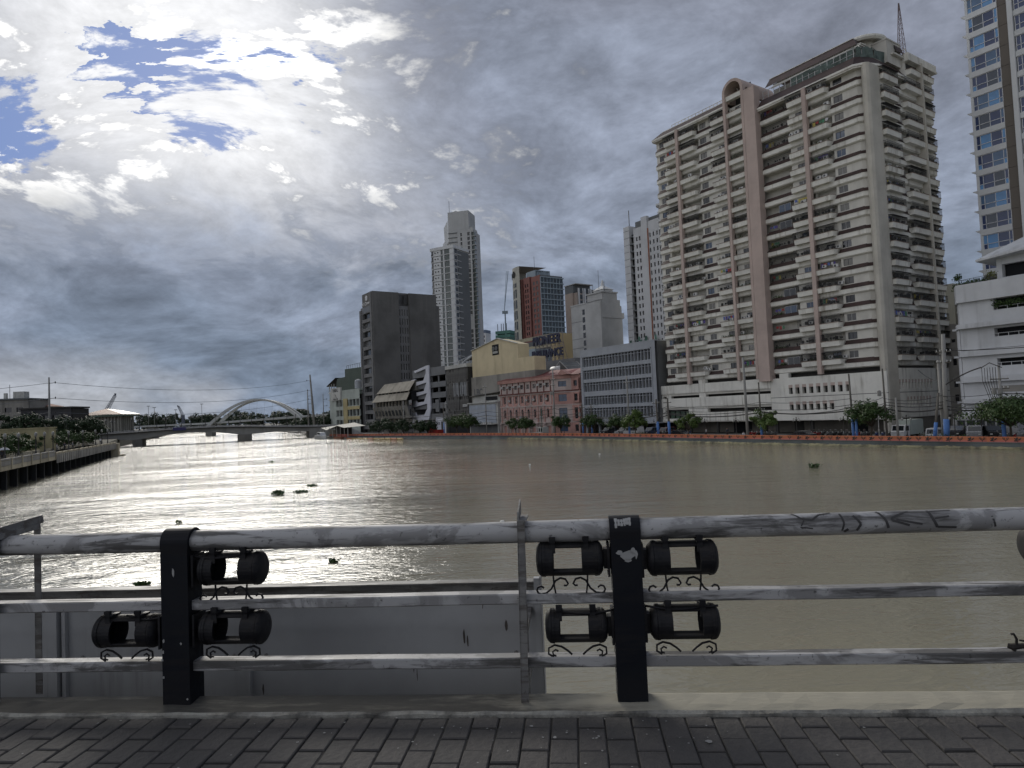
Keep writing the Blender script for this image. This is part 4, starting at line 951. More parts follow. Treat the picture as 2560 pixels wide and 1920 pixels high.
# end walls of the hall are closed below
M_gry = mat('office_grey_paint', (.36, .38, .41), .75, .12, .35, .5, grime=(.20, .21, .22))
M_gry2 = mat('office_side_wall', (.16, .165, .165), .85, .25, .5, .4)
Lg = 27.2
rows = [(18.05, 20.55), (14.75, 17.1), (11.5, 13.85), (8.0, 10.25), (4.75, 7.15)]
q = MB(GZ); q.pierced((0, 0, 0), AX, AY, Lg, 3.3, 22.3, [(1.0, 25.7)], rows, .9); q.build('wall', M_gry, off)
for (z0, z1) in rows:
    n_ = 22; w_ = 24.7/n_
    for i in range(n_):
        x = 1.0+w_*i
        kk = ('og', round(z1-z0, 2), i % 3)
        if kk not in _pm:
            q = MB(); q.box(0, w_, .72, .78, 0, z1-z0-.55, 1 if i % 3 else 2); q.box(.0, w_, .70, .78, z1-z0-.42, z1-z0, 2); q.box(.3, w_-.1, .60, .71, .12, .40, 0)
            _pm[kk] = q.mesh('window', [M_gry2, PG, PD])
        o = inst(_pm[kk], 'window', off, (x, 0, z0-GZ))
    for i in range(n_+1):
        x = 1.0+w_*i
        if ('fin', round(z1-z0, 2)) not in _pm: _pm[('fin', round(z1-z0, 2))] = MB().box(-.07, .07, .12, .9, 0, z1-z0).mesh('fin', [M_gry])
        inst(_pm[('fin', round(z1-z0, 2))], 'fin', off, (x, 0, z0-GZ))
    MB(GZ).box(1.0, 25.7, .16, .5, z1-.62, z1-.50).build('transom', M_gry, off)
q = MB(GZ); q.box(.7, 1.0, -.12, .3, 4.3, 20.9); q.box(25.7, 26.0, -.12, .3, 4.3, 20.9); q.box(.7, 26, -.12, .3, 20.6, 20.9); q.build('surround', M_gry, off)
MB(GZ).box(0, Lg, .9, 16, 3.31, 22.3).build('core', M_gry2, off)
MB(GZ).box(0, Lg-.05, -.02, 16, 22.3, 22.55).build('roof_slab', M_gry, off)
q = MB(GZ); q.box(.1, Lg-.1, 4, 15, GZ, 3.3); q.build('ground_floor_wall', M_void, off)
MB(GZ).box(-.2, Lg+.2, -1.2, 4, 3.05, 3.29).build('canopy', M_gry, off)
for i in range(6): MB(GZ).box(1+i*5, 1.5+i*5, .2, .7, GZ, 3.05).build('column', M_gry, off)
# ---------------------------------------------------------------- pink heritage building
M_rosy = mat('rose_stucco', (.50, .29, .25), .85, .22, .55, .6, grime=(.17, .11, .10))
M_rosyl = mat('pale_rose_stucco', (.52, .43, .395), .85, .2, .55, .6, grime=(.22, .16, .14))
M_redroof = mat('red_roof_sheet', (.19, .050, .045), .6, .25, .3, .6)
M_redtrim = mat('oxblood_trim', (.17, .065, .055), .8, .2, .3, .6)
pk = bldg('heritage_building', 'pink four storey heritage building with arched windows and red metal roof', 174.3, 113)
Lp = 26.6
# third and fourth storeys, windows between pilasters
bays = grid(.9, 25.6, 8, .56)
face(pk, (0, 0, 0), AX, Lp, 12.4, 15.6, [(a+.1, c-.1) for a, c in bays], [(13.5, 14.75)], .3, M_rosyl, [PD, PG], fr=M_rosyl, mull=(2, 2))
face(pk, (0, 0, 0), AX, Lp, 8.9, 11.75, [(a+.25, c-.25) for a, c in bays], [(9.5, 11.4)], .35, M_rosy, [PK, PD], fr=M_rosyl, mull=(3, 2))
face(pk, (0, 0, 0), AX, Lp, 3.9, 8.3, [(a+.35, c-.35) for a, c in bays], [(5.2, 7.1)], .4, M_rosyl, [PK, PGr], fr=M_redtrim, mull=(2, 3))
for a, c in bays:                                              # arched heads
    x, r_ = (a+c)/2, (c-a)/2-.35; q = MB(GZ); n_ = 10
    arc = [(x+r_*cos(pi*j/n_), 7.1+r_*1.05*sin(pi*j/n_)) for j in range(n_+1)]
    q.add([(p_[0], -.004, p_[1]) for p_ in arc], [tuple(range(n_, -1, -1))[::-1]]); q.build('fanlight', PK, pk)
    q = MB(GZ)
    for j in range(n_):
        a0, a1 = pi*j/n_, pi*(j+1)/n_; f = lambda t, r: (x+r*cos(t), -.10, 7.1+r*1.05*sin(t))
        q.quad(f(a0, r_+.02), f(a0, r_+.30), f(a1, r_+.30), f(a1, r_+.02)); q.quad(f(a0, r_+.30), (x+(r_+.3)*cos(a0), 0, 7.1+(r_+.3)*1.05*sin(a0)), (x+(r_+.3)*cos(a1), 0, 7.1+(r_+.3)*1.05*sin(a1)), f(a1, r_+.30))
    for sx in (-1, 1): xx = x+sx*(r_+.16); q.box(xx-.14, xx+.14, -.10, 0, 4.9, 7.1)
    q.build('arch_surround', M_rosy, pk)
for i in range(9):
    x = .9+24.7*i/8
    MB(GZ).box(x-.22, x+.22, -.22, 0, 3.9, 8.3).build('pilaster', M_rosy, pk); MB(GZ).box(x-.2, x+.2, -.2, 0, 8.9, 11.75).build('pilaster', M_rosyl, pk); MB(GZ).box(x-.16, x+.16, -.16, 0, 12.4, 15.55).build('pilaster', M_redtrim, pk)
for z0, z1, y_, m_ in ((8.3, 8.6, -.30, M_rosyl), (8.6, 8.9, -.16, M_rosy), (11.75, 12.05, -.35, M_rosyl), (12.05, 12.4, -.55, M_redtrim), (3.6, 3.9, -.3, M_rosyl), (15.55, 16.5, -.6, M_rosy)):
    MB(GZ).prism([(-.1, y_), (Lp+.1, y_), (Lp+4.2, 3.2), (Lp+7.2, 3.2+.6), (Lp+7.2, 14), (-.1, 14)], z0, z1).build('cornice', m_, pk)
for i in range(0, 8, 2):
    x = (bays[i][1]+bays[min(i+1, 7)][0])/2 if i < 7 else bays[i][1]
    q = MB(GZ); q.prism([(x-1.1, 8.6), (x-.5, 8.95), (x, 9.5), (x+.5, 8.95), (x+1.1, 8.6)], -.36, -.17, 'y'); q.build('scroll_pediment', M_rosyl, pk)
# angled end bay
eb = Vector((4.1, 3.2, 0)); Le = eb.length; eb.normalize()
for z0, z1, w0, w1, m_ in ((12.4, 15.55, 13.4, 14.9, M_rosyl), (8.9, 11.75, 9.4, 11.3, M_rosy), (3.9, 8.3, 4.6, 7.6, M_rosyl), (GZ, 3.6, 1.2, 3.0, M_rosy)):
    face(pk, (Lp, 0, 0), eb, Le, z0, z1, [(1.5, 3.8)], [(w0, w1)], .3, m_, [PB, PD], fr=M_dkfr, mull=(2, 2))
    face(pk, (Lp+4.1, 3.2, 0), AX, 3.0, z0, z1, [(.9, 2.4)], [(w0, w1)], .3, M_rosy, [PD], fr=M_dkfr, mull=(2, 2))
MB(GZ).prism([(.1, .5), (Lp, .5), (Lp+4.0, 3.7), (Lp+7, 3.7), (Lp+7, 14), (.1, 14)], GZ, 15.6).build('core', M_rosy, pk)
q = MB(GZ); q.add([(-.6, -.7, 16.5), (Lp+.2, -.7, 16.5), (Lp+4.4, 2.6, 16.5), (Lp+7.4, 3.2, 16.5), (Lp+7.4, 7, 18.2), (Lp+3, 7, 18.3), (8, 7, 18.9), (-.6, 14, 16.5), (Lp+7.4, 14, 16.5)], [(0, 1, 5, 6), (1, 2, 5), (2, 3, 4, 5), (0, 6, 7), (6, 5, 4, 8, 7)]); q.build('roof', M_redroof, pk)
q = MB(GZ); n_ = 70
for i in range(n_): x = -.5+(Lp+.6)*i/n_; q.box(x, x+.05, -.66, -.601, 15.6, 16.45)
q.build('fascia_ribs', M_rosy, pk)['kind'] = 'stuff'
q = MB(GZ); q.prism([(Lp+.3, 16.5), (Lp+2.4, 18.0), (Lp+5.2, 16.6)], 1.2, 2.8, 'y'); q.build('gable', M_rosy, pk)
face(pk, (0, .1, 0), AX, Lp, GZ, 3.6, grid(.5, 26, 7, .5), [(GZ+.05, 2.9)], .6, M_rosyl, [PK, PD])
for i in range(8): MB(GZ).lathe([(.26, GZ), (.22, 3.0), (.34, 3.2), (.34, 3.6)], 10, (.6+i*3.7, -.5, 0)).build('column', M_rosyl, pk)
for a, c in bays:
    if rng.random() < .8: inst(AC, 'air_conditioner', pk, (a-.1, -.05, 14.1-GZ))
    if rng.random() < .6: inst(AC, 'air_conditioner', pk, (a+rng.uniform(0, 1), -.05, rng.choice((5.0, 10.0))-GZ))
# ---------------------------------------------------------------- small white shopfront
M_wht = mat('white_wash', (.52, .52, .49), .85, .2, .5, .7)
sh = bldg('shop_house', 'small whitewashed shop house with pale ribbed metal front', 191.8, 112)
q = MB(GZ); q.box(0, 17.2, .2, 10, GZ, 10.2); q.box(-.2, 17.3, -.5, 10, 10.2, 10.5); q.box(0, 17, 1.6, 9, 10.5, 12.6); q.build('wall', M_wht, sh)
q = MB(GZ); q.add([(-.3, .6, 12.5), (17.2, .6, 13.3), (17.2, 9, 13.3), (-.3, 9, 12.5), (-.3, .6, 12.7), (17.2, .6, 13.5), (17.2, 9, 13.5), (-.3, 9, 12.7)], [(0, 1, 5, 4), (1, 2, 6, 5), (4, 5, 6, 7), (3, 0, 4, 7), (3, 2, 1, 0)]); q.build('roof', mat('rusty_roof', (.17, .16, .14), .8, .4, .3, .6), sh)
MB(GZ).box(8, 15, 1.5, 1.61, 11.0, 12.2).build('window', M_dark, sh)
M_rib = mat('ribbed_metal', (.42, .46, .52), .5, .15, .2, 1)
for i in range(24): MB(GZ).box(.4+i*.66, .4+i*.66+.58, -.02, .2, 4.0, 9.7).build('metal_rib', M_rib, sh)
for z in (5.9, 7.8): MB(GZ).box(.3, 16.3, -.06, -.021, z, z+.14).build('batten', M_wht, sh)
q = MB(GZ); q.box(.5, 16.6, .1, .19, GZ, 3.6); q.build('shutter', M_gry2, sh)
MB(GZ).box(0, 17, -1.3, .2, 3.5, 3.7).build('awning', M_wht, sh)
for i in range(5): inst(AC, 'air_conditioner', sh, (9+i*1.1, -.1, 3.0))
# ---------------------------------------------------------------- dark slatted building with the cream gabled block on top
M_oldc = mat('weathered_grey_wall', (.30, .285, .255), .9, .3, .75, .35, grime=(.10, .095, .085))
M_slat = mat('weathered_slat', (.17, .165, .155), .85, .45, .5, 1.2)
M_slat2 = mat('pale_slat', (.33, .34, .35), .8, .3, .3, 1.2)
ds = bldg('slatted_building', 'dark weathered building fronted by uneven vertical slats', 208.3, 113)
MB(GZ).box(0, 14.6, .5, 20, GZ, 22.6).build('core', M_void, ds)
MB(GZ).box(-.1, 14.8, -.25, 20, 22.6, 23.8).build('parapet', M_wht, ds)
for r_ in range(4):
    z0 = 3.6+r_*4.75
    for i in range(36):
        if rng.random() < .10: continue
        pale_ = r_ == 2 and 10 < i < 34 and rng.random() < .75
        h0, h1 = rng.choice((0, 0, 0, .6)), rng.choice((4.6, 4.6, 4.6, 3.6))
        key = ('sl', h0, h1, pale_)
        if key not in _pm: _pm[key] = MB().box(0, .24, 0, .35, h0, h1).mesh('slat', [M_slat2 if pale_ else M_slat])
        inst(_pm[key], 'slat', ds, (.15+i*.4, rng.uniform(-.02, .06), z0-GZ))
    MB(GZ).box(0, 14.6, .06, .5, z0-.15, z0).build('floor_edge', M_slat, ds)
for x, z in ((12, 9.5), (12.9, 9.5), (13.7, 9.5), (5, 4.2), (6, 4.2), (13, 4.2)): inst(AC, 'air_conditioner', ds, (x, -.02, z-GZ), 0, (1.1, 1.1, 1.3))
MB(GZ).box(.3, 14.4, .3, .5, GZ, 3.4).build('ground_floor_wall', M_dark, ds)
yl = bldg('gabled_building', 'weathered blank wall building with a pale yellow gabled upper block and fan opening', 193.6, 114)
M_yel = mat('pale_yellow_paint', (.62, .53, .35), .85, .12, .4, .4, grime=(.27, .22, .14))
MB(GZ).box(0, 36, .4, 8, GZ, 18.9).build('wall', M_oldc, yl)
z_ = lambda u, z: (193.6-u, z)
MB(GZ).prism([z_(192.6, 18.9), z_(192.6, 27.6), z_(187, 28.4), z_(176.4, 29.9), z_(165.8, 27.3), z_(165.8, 23.0), z_(157.7, 22.9), z_(157.7, 18.9)], .45, 4.5, 'y').build('upper_block', M_yel, yl)
q = MB(GZ); q.bar((1.0, .3, 27.75), (17.2, .3, 30.05), .5, .22); q.bar((17.2, .3, 30.05), (27.8, .3, 27.45), .5, .22); q.build('roof_edge', M_wht, yl)
MB(GZ).box(13.6, 17.4, .40, .449, 25.0, 28.3).build('fan_opening', M_dark, yl)
for x in (14.6, 16.3):
    q = MB(GZ); q.lathe([(.62, 0), (.7, .1), (.7, .3)], 16, (0, 0, 0), 'x'); o = q.build('exhaust_fan', M_gry2, yl, (x, .38, 27.0+.0)); o.rotation_euler = (0, 0, -pi/2)
q = MB(GZ)
for i in range(5): q.box(14+i*.6, 14.4+i*.6, .30, .39, 25.5, 26.2)
q.build('vent_boxes', M_wht, yl)['kind'] = 'stuff'
def text(par, body, size, loc, m_, ext=.04, rot=(pi/2, 0, 0), bold=.0, name='lettering', align='CENTER', sx=1.):
    c = bpy.data.curves.new(name, 'FONT'); c.body = body; c.size = size; c.extrude = ext; c.offset = bold; c.align_x = align
    o = bpy.data.objects.new(name, c); dg = None; COL.objects.link(o); c.materials.append(m_)
    bpy.context.view_layer.update(); me = bpy.data.meshes.new_from_object(o.evaluated_get(bpy.context.evaluated_depsgraph_get()))
    bpy.data.objects.remove(o); bpy.data.curves.remove(c)
    o = bpy.data.objects.new(name, me); COL.objects.link(o); o.parent = par; o.location = loc; o.rotation_euler = rot; o.scale = (sx, 1, 1); return o
text(yl, 'LBC', 3.0, (4.3, .36, 12.2), plain('spray_grey', (.13, .13, .13), .9), .02, bold=.10)
# terrace structures left of the yellow block
q = MB(GZ); q.box(-13, -1, 4, 16, 22.8, 25.2); q.add([(-13.5, 3, 25.3), (0, 3, 27.2), (0, 16, 27.2), (-13.5, 16, 25.3), (-13.5, 3, 25.5), (0, 3, 27.4), (0, 16, 27.4), (-13.5, 16, 25.5)], [(0, 1, 5, 4), (4, 5, 6, 7), (3, 0, 4, 7), (3, 2, 1, 0), (1, 2, 6, 5)]); q.build('roof_terrace', M_gry, yl)
for i in range(5): MB(GZ).box(-12+i*2.4, -11.8+i*2.4, 2.6, 2.8, 23, 25.6).build('terrace_post', M_wht, yl)
q = MB(GZ); q.tube([(-8, 2, 23.2), (-7.5, 2, 24.6), (-6, 2, 25.2), (-1, 2, 26.5)], .35, 10); q.build('duct', M_gry, yl)
# ---------------------------------------------------------------- open parking building with the white zigzag frame
M_pkg = mat('parking_grey', (.18, .185, .19), .8, .15, .3, .5)
M_pkw = mat('parking_white', (.60, .61, .66), .7, .08, .15, .5)
pkb = bldg('parking_building', 'grey open-deck parking building with a white zigzag frame on its front', 234.3, 112.8)
Lk = 26
for z0, z1 in ((21.2, 24.2), (17.0, 18.9), (13.2, 15.2), (9.4, 11.4), (5.4, 7.6)):
    MB(GZ).box(0, Lk, 0, .35, z0, z1).build('parapet_band', M_pkg, pkb)
    MB(GZ).box(0, Lk, .35, 18, z0, z0+.4).build('deck_slab', M_pkg, pkb)
MB(GZ).box(0, Lk, 14, 18, GZ, 24).build('core', M_void, pkb); MB(GZ).box(-.02, .3, .36, 18, GZ, 24.2).build('end_wall', M_pkg, pkb)
for x in (14.5, 20, 25.6): MB(GZ).box(x-.3, x+.3, .36, .9, GZ, 24).build('column', M_pkg, pkb)
zig = [(14.6, 25.2), (15.2, 9.4), (13.3, 5.4), (0, 4.2), (0, 8.6), (4.4, 8.9), (4.4, 8.0), (10.2, 8.3), (12.2, 11.6), (0, 10.6), (0, 13.2), (4.0, 13.5), (5.0, 12.7), (10.6, 13.0), (12.2, 16.6), (0, 15.0), (0, 17.2), (4.0, 17.5), (5.0, 16.6), (10.4, 16.9), (12.0, 20.2), (0, 18.2), (0, 20.8), (3.6, 21.0), (4.6, 20.2), (10.0, 20.6), (12.6, 24.0), (3.3, 22.9), (2.6, 23.8)]
q = MB(GZ); ys = -.7
zl = [[(12.3, 25.1), (14.6, 25.2), (15.3, 9.6), (12.6, 9.6)], [(12.6, 9.6), (15.3, 9.6), (13.6, 5.6), (9.6, 7.0)], [(0, 4.4), (13.6, 5.6), (9.6, 7.2), (0, 7.2)], [(0, 7.2), (3.6, 7.2), (2.6, 8.4), (0, 8.4)]]
for i, zb in enumerate((10.2, 14.0, 17.9)):
    zl += [[(0, zb), (12.5, zb+1.2), (10.2, zb+2.0), (4.2, zb+1.8), (3.2, zb+2.9), (0, zb+2.7)], [(12.5, zb+1.2), (12.6, zb+5.0), (10.2, zb+2.0)]]
zl += [[(12.6, 22.9), (12.3, 25.1), (2.8, 23.9), (3.6, 23.0), (11.2, 23.9), (9.4, 20.3)], [(0, 20.3), (9.4, 20.3), (8.8, 21.2), (4.2, 21.0), (3.2, 22.0), (0, 21.8)]]
zl = zl[:-2]+[[(2.8, 23.9), (3.4, 23.1), (12.4, 24.1), (12.3, 25.1)]]
for pl in zl: q = MB(GZ); q.prism(pl, ys, ys+.5, 'y'); q.build('zigzag_panel', M_pkw, pkb)
q = MB(GZ); q.box(18.5, 21, -.4, 0, 8.2, 12.6); q.build('lift_shaft', M_pkg, pkb)
q = MB(GZ); q.prism([(17, GZ), (19, 6.2), (26, 6.2), (26, GZ)], -.6, 0, 'y'); q.build('entrance_block', M_pkw, pkb)
for x in (20.2, 21.4): MB(GZ).box(x, x+.45, -.66, -.61, 3.6, 4.6).build('window', M_dark, pkb)
MB(GZ).box(22.8, 24, -.66, -.61, 1.6, 4.8).build('doorway', M_void, pkb)
MB(GZ).prism([(0, GZ), (14, GZ), (15.5, 5.2), (0, 4.2)], .0, .3, 'y').build('base_wall', M_pkg, pkb)
# ---------------------------------------------------------------- low rounded concrete hall
M_conc = mat('stained_concrete', (.36, .33, .27), .9, .3, .85, .35, grime=(.11, .10, .085))
M_concd = mat('old_concrete', (.22, .21, .185), .9, .3, .6, .35)
hall = bldg('concrete_hall', 'low stained concrete building with sloping visor bands and a leaning window storey', 263.5, 109.5)
def visor(z0, z1, y0, y1, xl0, xl1, m_, nm='visor_band'):
    q = MB(GZ); xr_ = 33.5
    q.add([(xl0, y0, z0), (xr_, y0, z0), (xr_, y1, z1), (xl1, y1, z1), (xl0, y0+.5, z0), (xr_, y0+.5, z0), (xl0-.0, 16, z0), (xl1, 16, z1), (xr_, 16, z1)], [(0, 1, 2, 3), (4, 5, 1, 0), (6, 0, 3, 7), (3, 2, 8, 7)]); return q.build(nm, m_, hall)
visor(16.6, 20.4, -.4, 2.2, 2.4, 5.2, M_conc); visor(13.2, 16.0, -1.6, -.2, .2, 2.2, M_conc)
MB(GZ).box(2.5, 33.4, .6, 15, 12.9, 16.6).build('core', M_dark, hall)
MB(GZ).box(5.0, 33.4, 2.3, 15, 16.6, 20.3).build('core', M_concd, hall)
for i in range(9): MB(GZ).box(2.6+i*3.6, 2.9+i*3.6, .1, .6, 16.0, 16.6).build('mullion', M_conc, hall)
for i in range(10): MB(GZ).box(1.2+i*3.1, 1.6+i*3.1, -.2, .6, 11.3, 13.2).build('mullion', M_conc, hall)
MB(GZ).box(1.4, 33.4, .5, .6, 11.2, 13.2).build('window_band', PD, hall)
q = MB(GZ)                                            # leaning storey, wider at the top
q.add([(.0, -1.4, 11.2), (33.5, -1.4, 11.2), (33.5, -.2, 6.4), (2.6, -.2, 6.4), (0, 14, 11.2), (2.6, 14, 6.4)], [(3, 2, 1, 0), (4, 5, 3, 0)]); q.add([(0, -1.4, 11.2), (33.5, -1.4, 11.2), (33.5, .6, 11.2), (0, .6, 11.2)], [(0, 1, 2, 3)]); q.add([(2.6, -.2, 6.4), (33.5, -.2, 6.4), (33.5, 6, 6.4), (2.6, 6, 6.4)], [(3, 2, 1, 0)]); q.build('leaning_storey', M_concd, hall)
for i in range(9):
    x = 2.4+i*3.25; q = MB(GZ); q.add([(x, -.72, 7.6), (x+1.7, -.72, 7.6), (x+1.7, -1.18, 9.6), (x, -1.18, 9.6)], [(0, 1, 2, 3)]); q.build('window', PD, hall)
    q = MB(GZ); q.bar((x-.6, -.25, 6.5), (x-.7, -1.48, 11.15), .18, .25); q.build('rib', M_conc, hall)
MB(GZ).box(4, 33.4, 3, 14, GZ, 6.4).build('ground_floor_wall', M_concd, hall)
for i in range(7): MB(GZ).box(5+i*4, 5.5+i*4, .5, 1, GZ, 6.4).build('column', M_conc, hall)
# ---------------------------------------------------------------- dark concrete office tower with a company sign
M_dkc = mat('dark_board_concrete', (.155, .152, .145), .9, .25, .4, .22, grime=(.25, .24, .225))
M_dkc2 = mat('office_tower_grey', (.20, .20, .20), .85, .2, .25, .4)
nic = bldg('office_tower', 'dark concrete office tower with narrow windowed end and white company emblem', 297.4, 118)
zn = [(6.3+i*4.15, 8.9+i*4.15) for i in range(12)]
face(nic, (0, 0, 0), AX, 13.4, 2, 57.6, [(1.8, 11.2)], zn, 1.1, M_dkc2, [PD, PK, PG], fr=M_gry2, mull=(3, 1), t=.25)
MB(GZ).box(-.6, 1.0, -.5, 1, 2, 56.5).build('edge_fin', M_dkc2, nic); MB(GZ).box(11.8, 13.4, -.4, 1, 2, 63.5).build('edge_fin', M_dkc2, nic)
MB(GZ).box(2.2, 13.3, 0, 20, 57.6, 63.6).build('sign_block', M_dkc, nic)
MB(GZ).box(1.8, 11.2, -.03, .0, 55.0, 57.3).build('window', PG, nic)
MB(GZ).box(.2, 12.9, 1.2, 20, GZ, 63.3).build('core', M_dkc, nic)
yN = [0, 14.8, 21.6, 42.0]
q = MB(GZ); q.box(13.4, 14.2, 0, 12.7, GZ, 63.6); q.build('side_slab', M_dkc, nic)
q = MB(GZ); q.box(11.5, 14.2, 17.9, 31.9, GZ, 63.6); q.build('side_slab', M_dkc, nic)
q = MB(GZ); q.box(11.5, 14.0, 31.9, 33.4, GZ, 58.5); q.build('side_slab', M_dkc, nic)
face(nic, (13.3, 12.7, 0), AY, 5.2, 2, 62.8, [(.5, .95), (1.75, 2.2), (3.0, 3.45), (4.2, 4.65)], [(7.5+i*4.15, 10.4+i*4.15) for i in range(12)], .3, M_dkc2, [PK])
text(nic, 'N I C', 2.3, (4.4, -.05, 58.2-GZ), plain('sign_white', (.75, .75, .75), .5), .05, bold=.02)
text(nic, 'CENTER', 1.1, (8.8, -.05, 58.5-GZ), plain('sign_white', (.75, .75, .75), .5), .05, bold=.02)
for j in range(6):
    a_ = pi*j/3+.5; q = MB(GZ); c = (7.2+.75*cos(a_), 61.4+.75*sin(a_)); n_ = 9
    q.prism([(c[0]+.5*cos(2*pi*i/n_), c[1]+.5*sin(2*pi*i/n_)) for i in range(n_)], -.12, 0, 'y'); q.build('emblem_petal', plain('sign_white', (.75, .75, .75), .5), nic)
# ---------------------------------------------------------------- low corner office with a sign board, green block behind
un = bldg('corner_office', 'four storey pale green corner office with a white sign board on its roof', 338, 116)
M_pgr = mat('pale_green_paint', (.42, .46, .42), .8, .2, .4, .4)
M_ylw = mat('ochre_pier_paint', (.45, .38, .20), .8, .15, .3, .4)
rowsu = [(13.2, 16.2), (8.4, 11.4), (3.6, 6.6)]
face(un, (0, 0, 0), AX, 41, GZ, 20.2, grid(9, 40.5, 7, .85), rowsu, .8, M_pgr, [PD, PG], fr=M_gry2, mull=(3, 1), t=.2)
face(un, (-8, 6, 0), Vector((.8, -.6, 0)), 10, GZ, 18.5, [(1, 9)], rowsu, .8, M_pgr, [PD], fr=M_gry2, mull=(3, 1), t=.2)
MB(GZ).prism([(-6.5, 6.4), (.3, 1.2), (41, 1.2), (41, 16), (-6.5, 16)], GZ, 18.4).build('core', M_void, un)
MB(GZ).box(20, 25.5, -.3, .0, GZ, 16.8).build('ochre_pier', M_ylw, un)
for z in (11.4, 6.7): MB(GZ).box(25.6, 40.8, -.25, -.01, z, z+1.5).build('spandrel', M_ylw, un)
sb = MB(GZ); sb.box(3.5, 17.5, -.6, .2, 16.4, 22.6); sb.build('sign_board', M_wht, un)
text(un, 'UNIRAL', 2.2, (10.4, -.62, 20.5-GZ), plain('sign_black', (.03, .03, .03), .6), .03, bold=.04)
q = MB(GZ); q.prism([(9.6, 19.4), (10.2, 19.4), (12.2, 17.5), (11.6, 17.5)], -.66, -.61, 'y'); q.build('sign_mark', plain('sign_black', (.03, .03, .03), .6), un)
text(un, 'TRADING CO INC', .9, (10.4, -.62, 16.7-GZ), plain('sign_black', (.03, .03, .03), .6), .03)
MB(GZ).box(17.5, 41, 0, 4, 20.2, 20.9).build('roof_parapet', M_pgr, un)
tk = MB(GZ); tk.lathe([(1.7, 21.5), (1.7, 25), (1.2, 25.6), (.2, 25.9)], 16, (27, 5, 0)); tk.build('water_tank', M_gry, un)
grn = bldg('green_block', 'dark green warehouse block with a blank gable and covered roof deck', 371, 127)
M_grn = mat('dark_green_paint', (.085, .11, .09), .85, .12, .3, .3)
z_ = lambda u, z: (371-u, z)
MB(GZ).prism([z_(359, GZ), z_(359, 24), z_(357, 29), z_(345, 29.2), z_(345, 33.2), z_(318, 32.5), z_(318, GZ)], 0, 25, 'y').build('wall', M_grn, grn)
MB(GZ).box(0, 12, .5, 20, GZ, 22.6).build('front_block', M_wht, grn)
for z in (13.5, 17.5, 21.5): MB(GZ).box(-.4, 12.4, -.1, 20, z, z+.6).build('cornice', M_wht, grn)
q = MB(GZ); q.add([(-2, -.5, 25.4), (12.5, -.5, 29.2), (12.5, 20, 29.2), (-2, 20, 25.4), (-2, -.5, 25.8), (12.5, -.5, 29.6), (12.5, 20, 29.6), (-2, 20, 25.8)], [(0, 1, 5, 4), (4, 5, 6, 7), (3, 0, 4, 7), (3, 2, 1, 0)]); q.build('deck_roof', M_void, grn)
for x in (.4, 4, 8): MB(GZ).box(x, x+.4, 0, .4, 22.6, 26.5).build('deck_post', M_wht, grn)
q = MB(GZ)
for i in range(9): q.box(26+i*3, 26.15+i*3, 1, 1.15, 32.5, 35)
q.bar((26, 1, 35), (50, 1, 35), .15, .15); q.build('roof_railing', M_gry2, grn)
# ================================================================ towers behind the riverside row
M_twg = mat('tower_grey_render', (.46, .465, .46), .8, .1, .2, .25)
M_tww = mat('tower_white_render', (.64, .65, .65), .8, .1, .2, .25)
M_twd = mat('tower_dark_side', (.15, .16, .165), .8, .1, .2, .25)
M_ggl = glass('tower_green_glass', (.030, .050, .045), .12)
def frame_lines(par, x0, x1, z0, z1, dz, y, m_, nm='floor_band', h=.35):
    k_ = int((z1-z0)/dz); me = MB().box(x0, x1, y, y+.5, 0, h).mesh(nm, [m_])
    for i in range(k_+1): inst(me, nm, par, (0, 0, z0+i*dz-GZ))
# shorter of the pair, with the green balconies
t1 = thing('condominium_tower', 'slim white condominium tower with green glass corner bays in front of the taller grey one', 'building', (-45.4, 395, GZ), R(-30))
MB(GZ).box(1.4, 16.6, .8, 16, GZ, 103).build('core', M_tww, t1)
for i in range(27):
    z0 = 99.8-i*3.7
    if z0 < 20: break
    for a, c, m_ in ((1.4, 2.9, PK), (8.3, 9.7, M_ggl), (10.9, 14.3, M_ggl)):
        key = ('t1', a)
        if key not in _pm: _pm[key] = MB().box(a, c, .3, .9, 0, 3.0).mesh('window', [m_])
        inst(_pm[key], 'window', t1, (0, 0, z0-GZ))
    if ('t1b',) not in _pm:
        _pm[('t1b',)] = MB().box(1.2, 14.6, .0, .8, 0, .35).box(14.6, 17.0, .0, .8, -.1, .3).mesh('floor_band', [M_tww]); _pm[('t1s',)] = MB().box(16.6, 17.2, 0, 8, 0, .35).mesh('floor_band', [M_tww])
        _pm[('t1p',)] = MB().box(3.0, 8.2, .05, .8, .36, 3.3).box(4.0, 4.6, -.25, .05, 1.6, 2.2, 1).box(6.0, 6.6, -.25, .05, 1.6, 2.2, 1).mesh('wall_panel', [M_tww, M_void])
        _pm[('t1l',)] = MB().prism([(1.4, 0), (-.4, 2.5), (1.4, 2.5)], 0, 1.1, 'z').mesh('balcony', [M_tww])
    inst(_pm[('t1b',)], 'floor_band', t1, (0, 0, z0-.35-GZ)); inst(_pm[('t1p',)], 'wall_panel', t1, (0, 0, z0-.35-GZ)); inst(_pm[('t1l',)], 'balcony', t1, (0, 0, z0-GZ)); inst(_pm[('t1s',)], 'floor_band', t1, (0, 0, z0-.35-GZ))
    key = ('t1w2',)
    if key not in _pm: _pm[key] = MB().box(16.55, 16.7, 2, 4.5, 0, 2.4).mesh('window', [PK])
    inst(_pm[key], 'window', t1, (0, 0, z0+.2-GZ))
MB(GZ).box(9.8, 10.8, .0, .8, 20, 102.6).build('pier', M_tww, t1); MB(GZ).box(14.4, 17.2, .1, .8, 20, 102.6).build('pier', M_tww, t1)
MB(GZ).box(16.6, 17.0, 5, 16, 20, 102).build('side_wall', M_twd, t1)
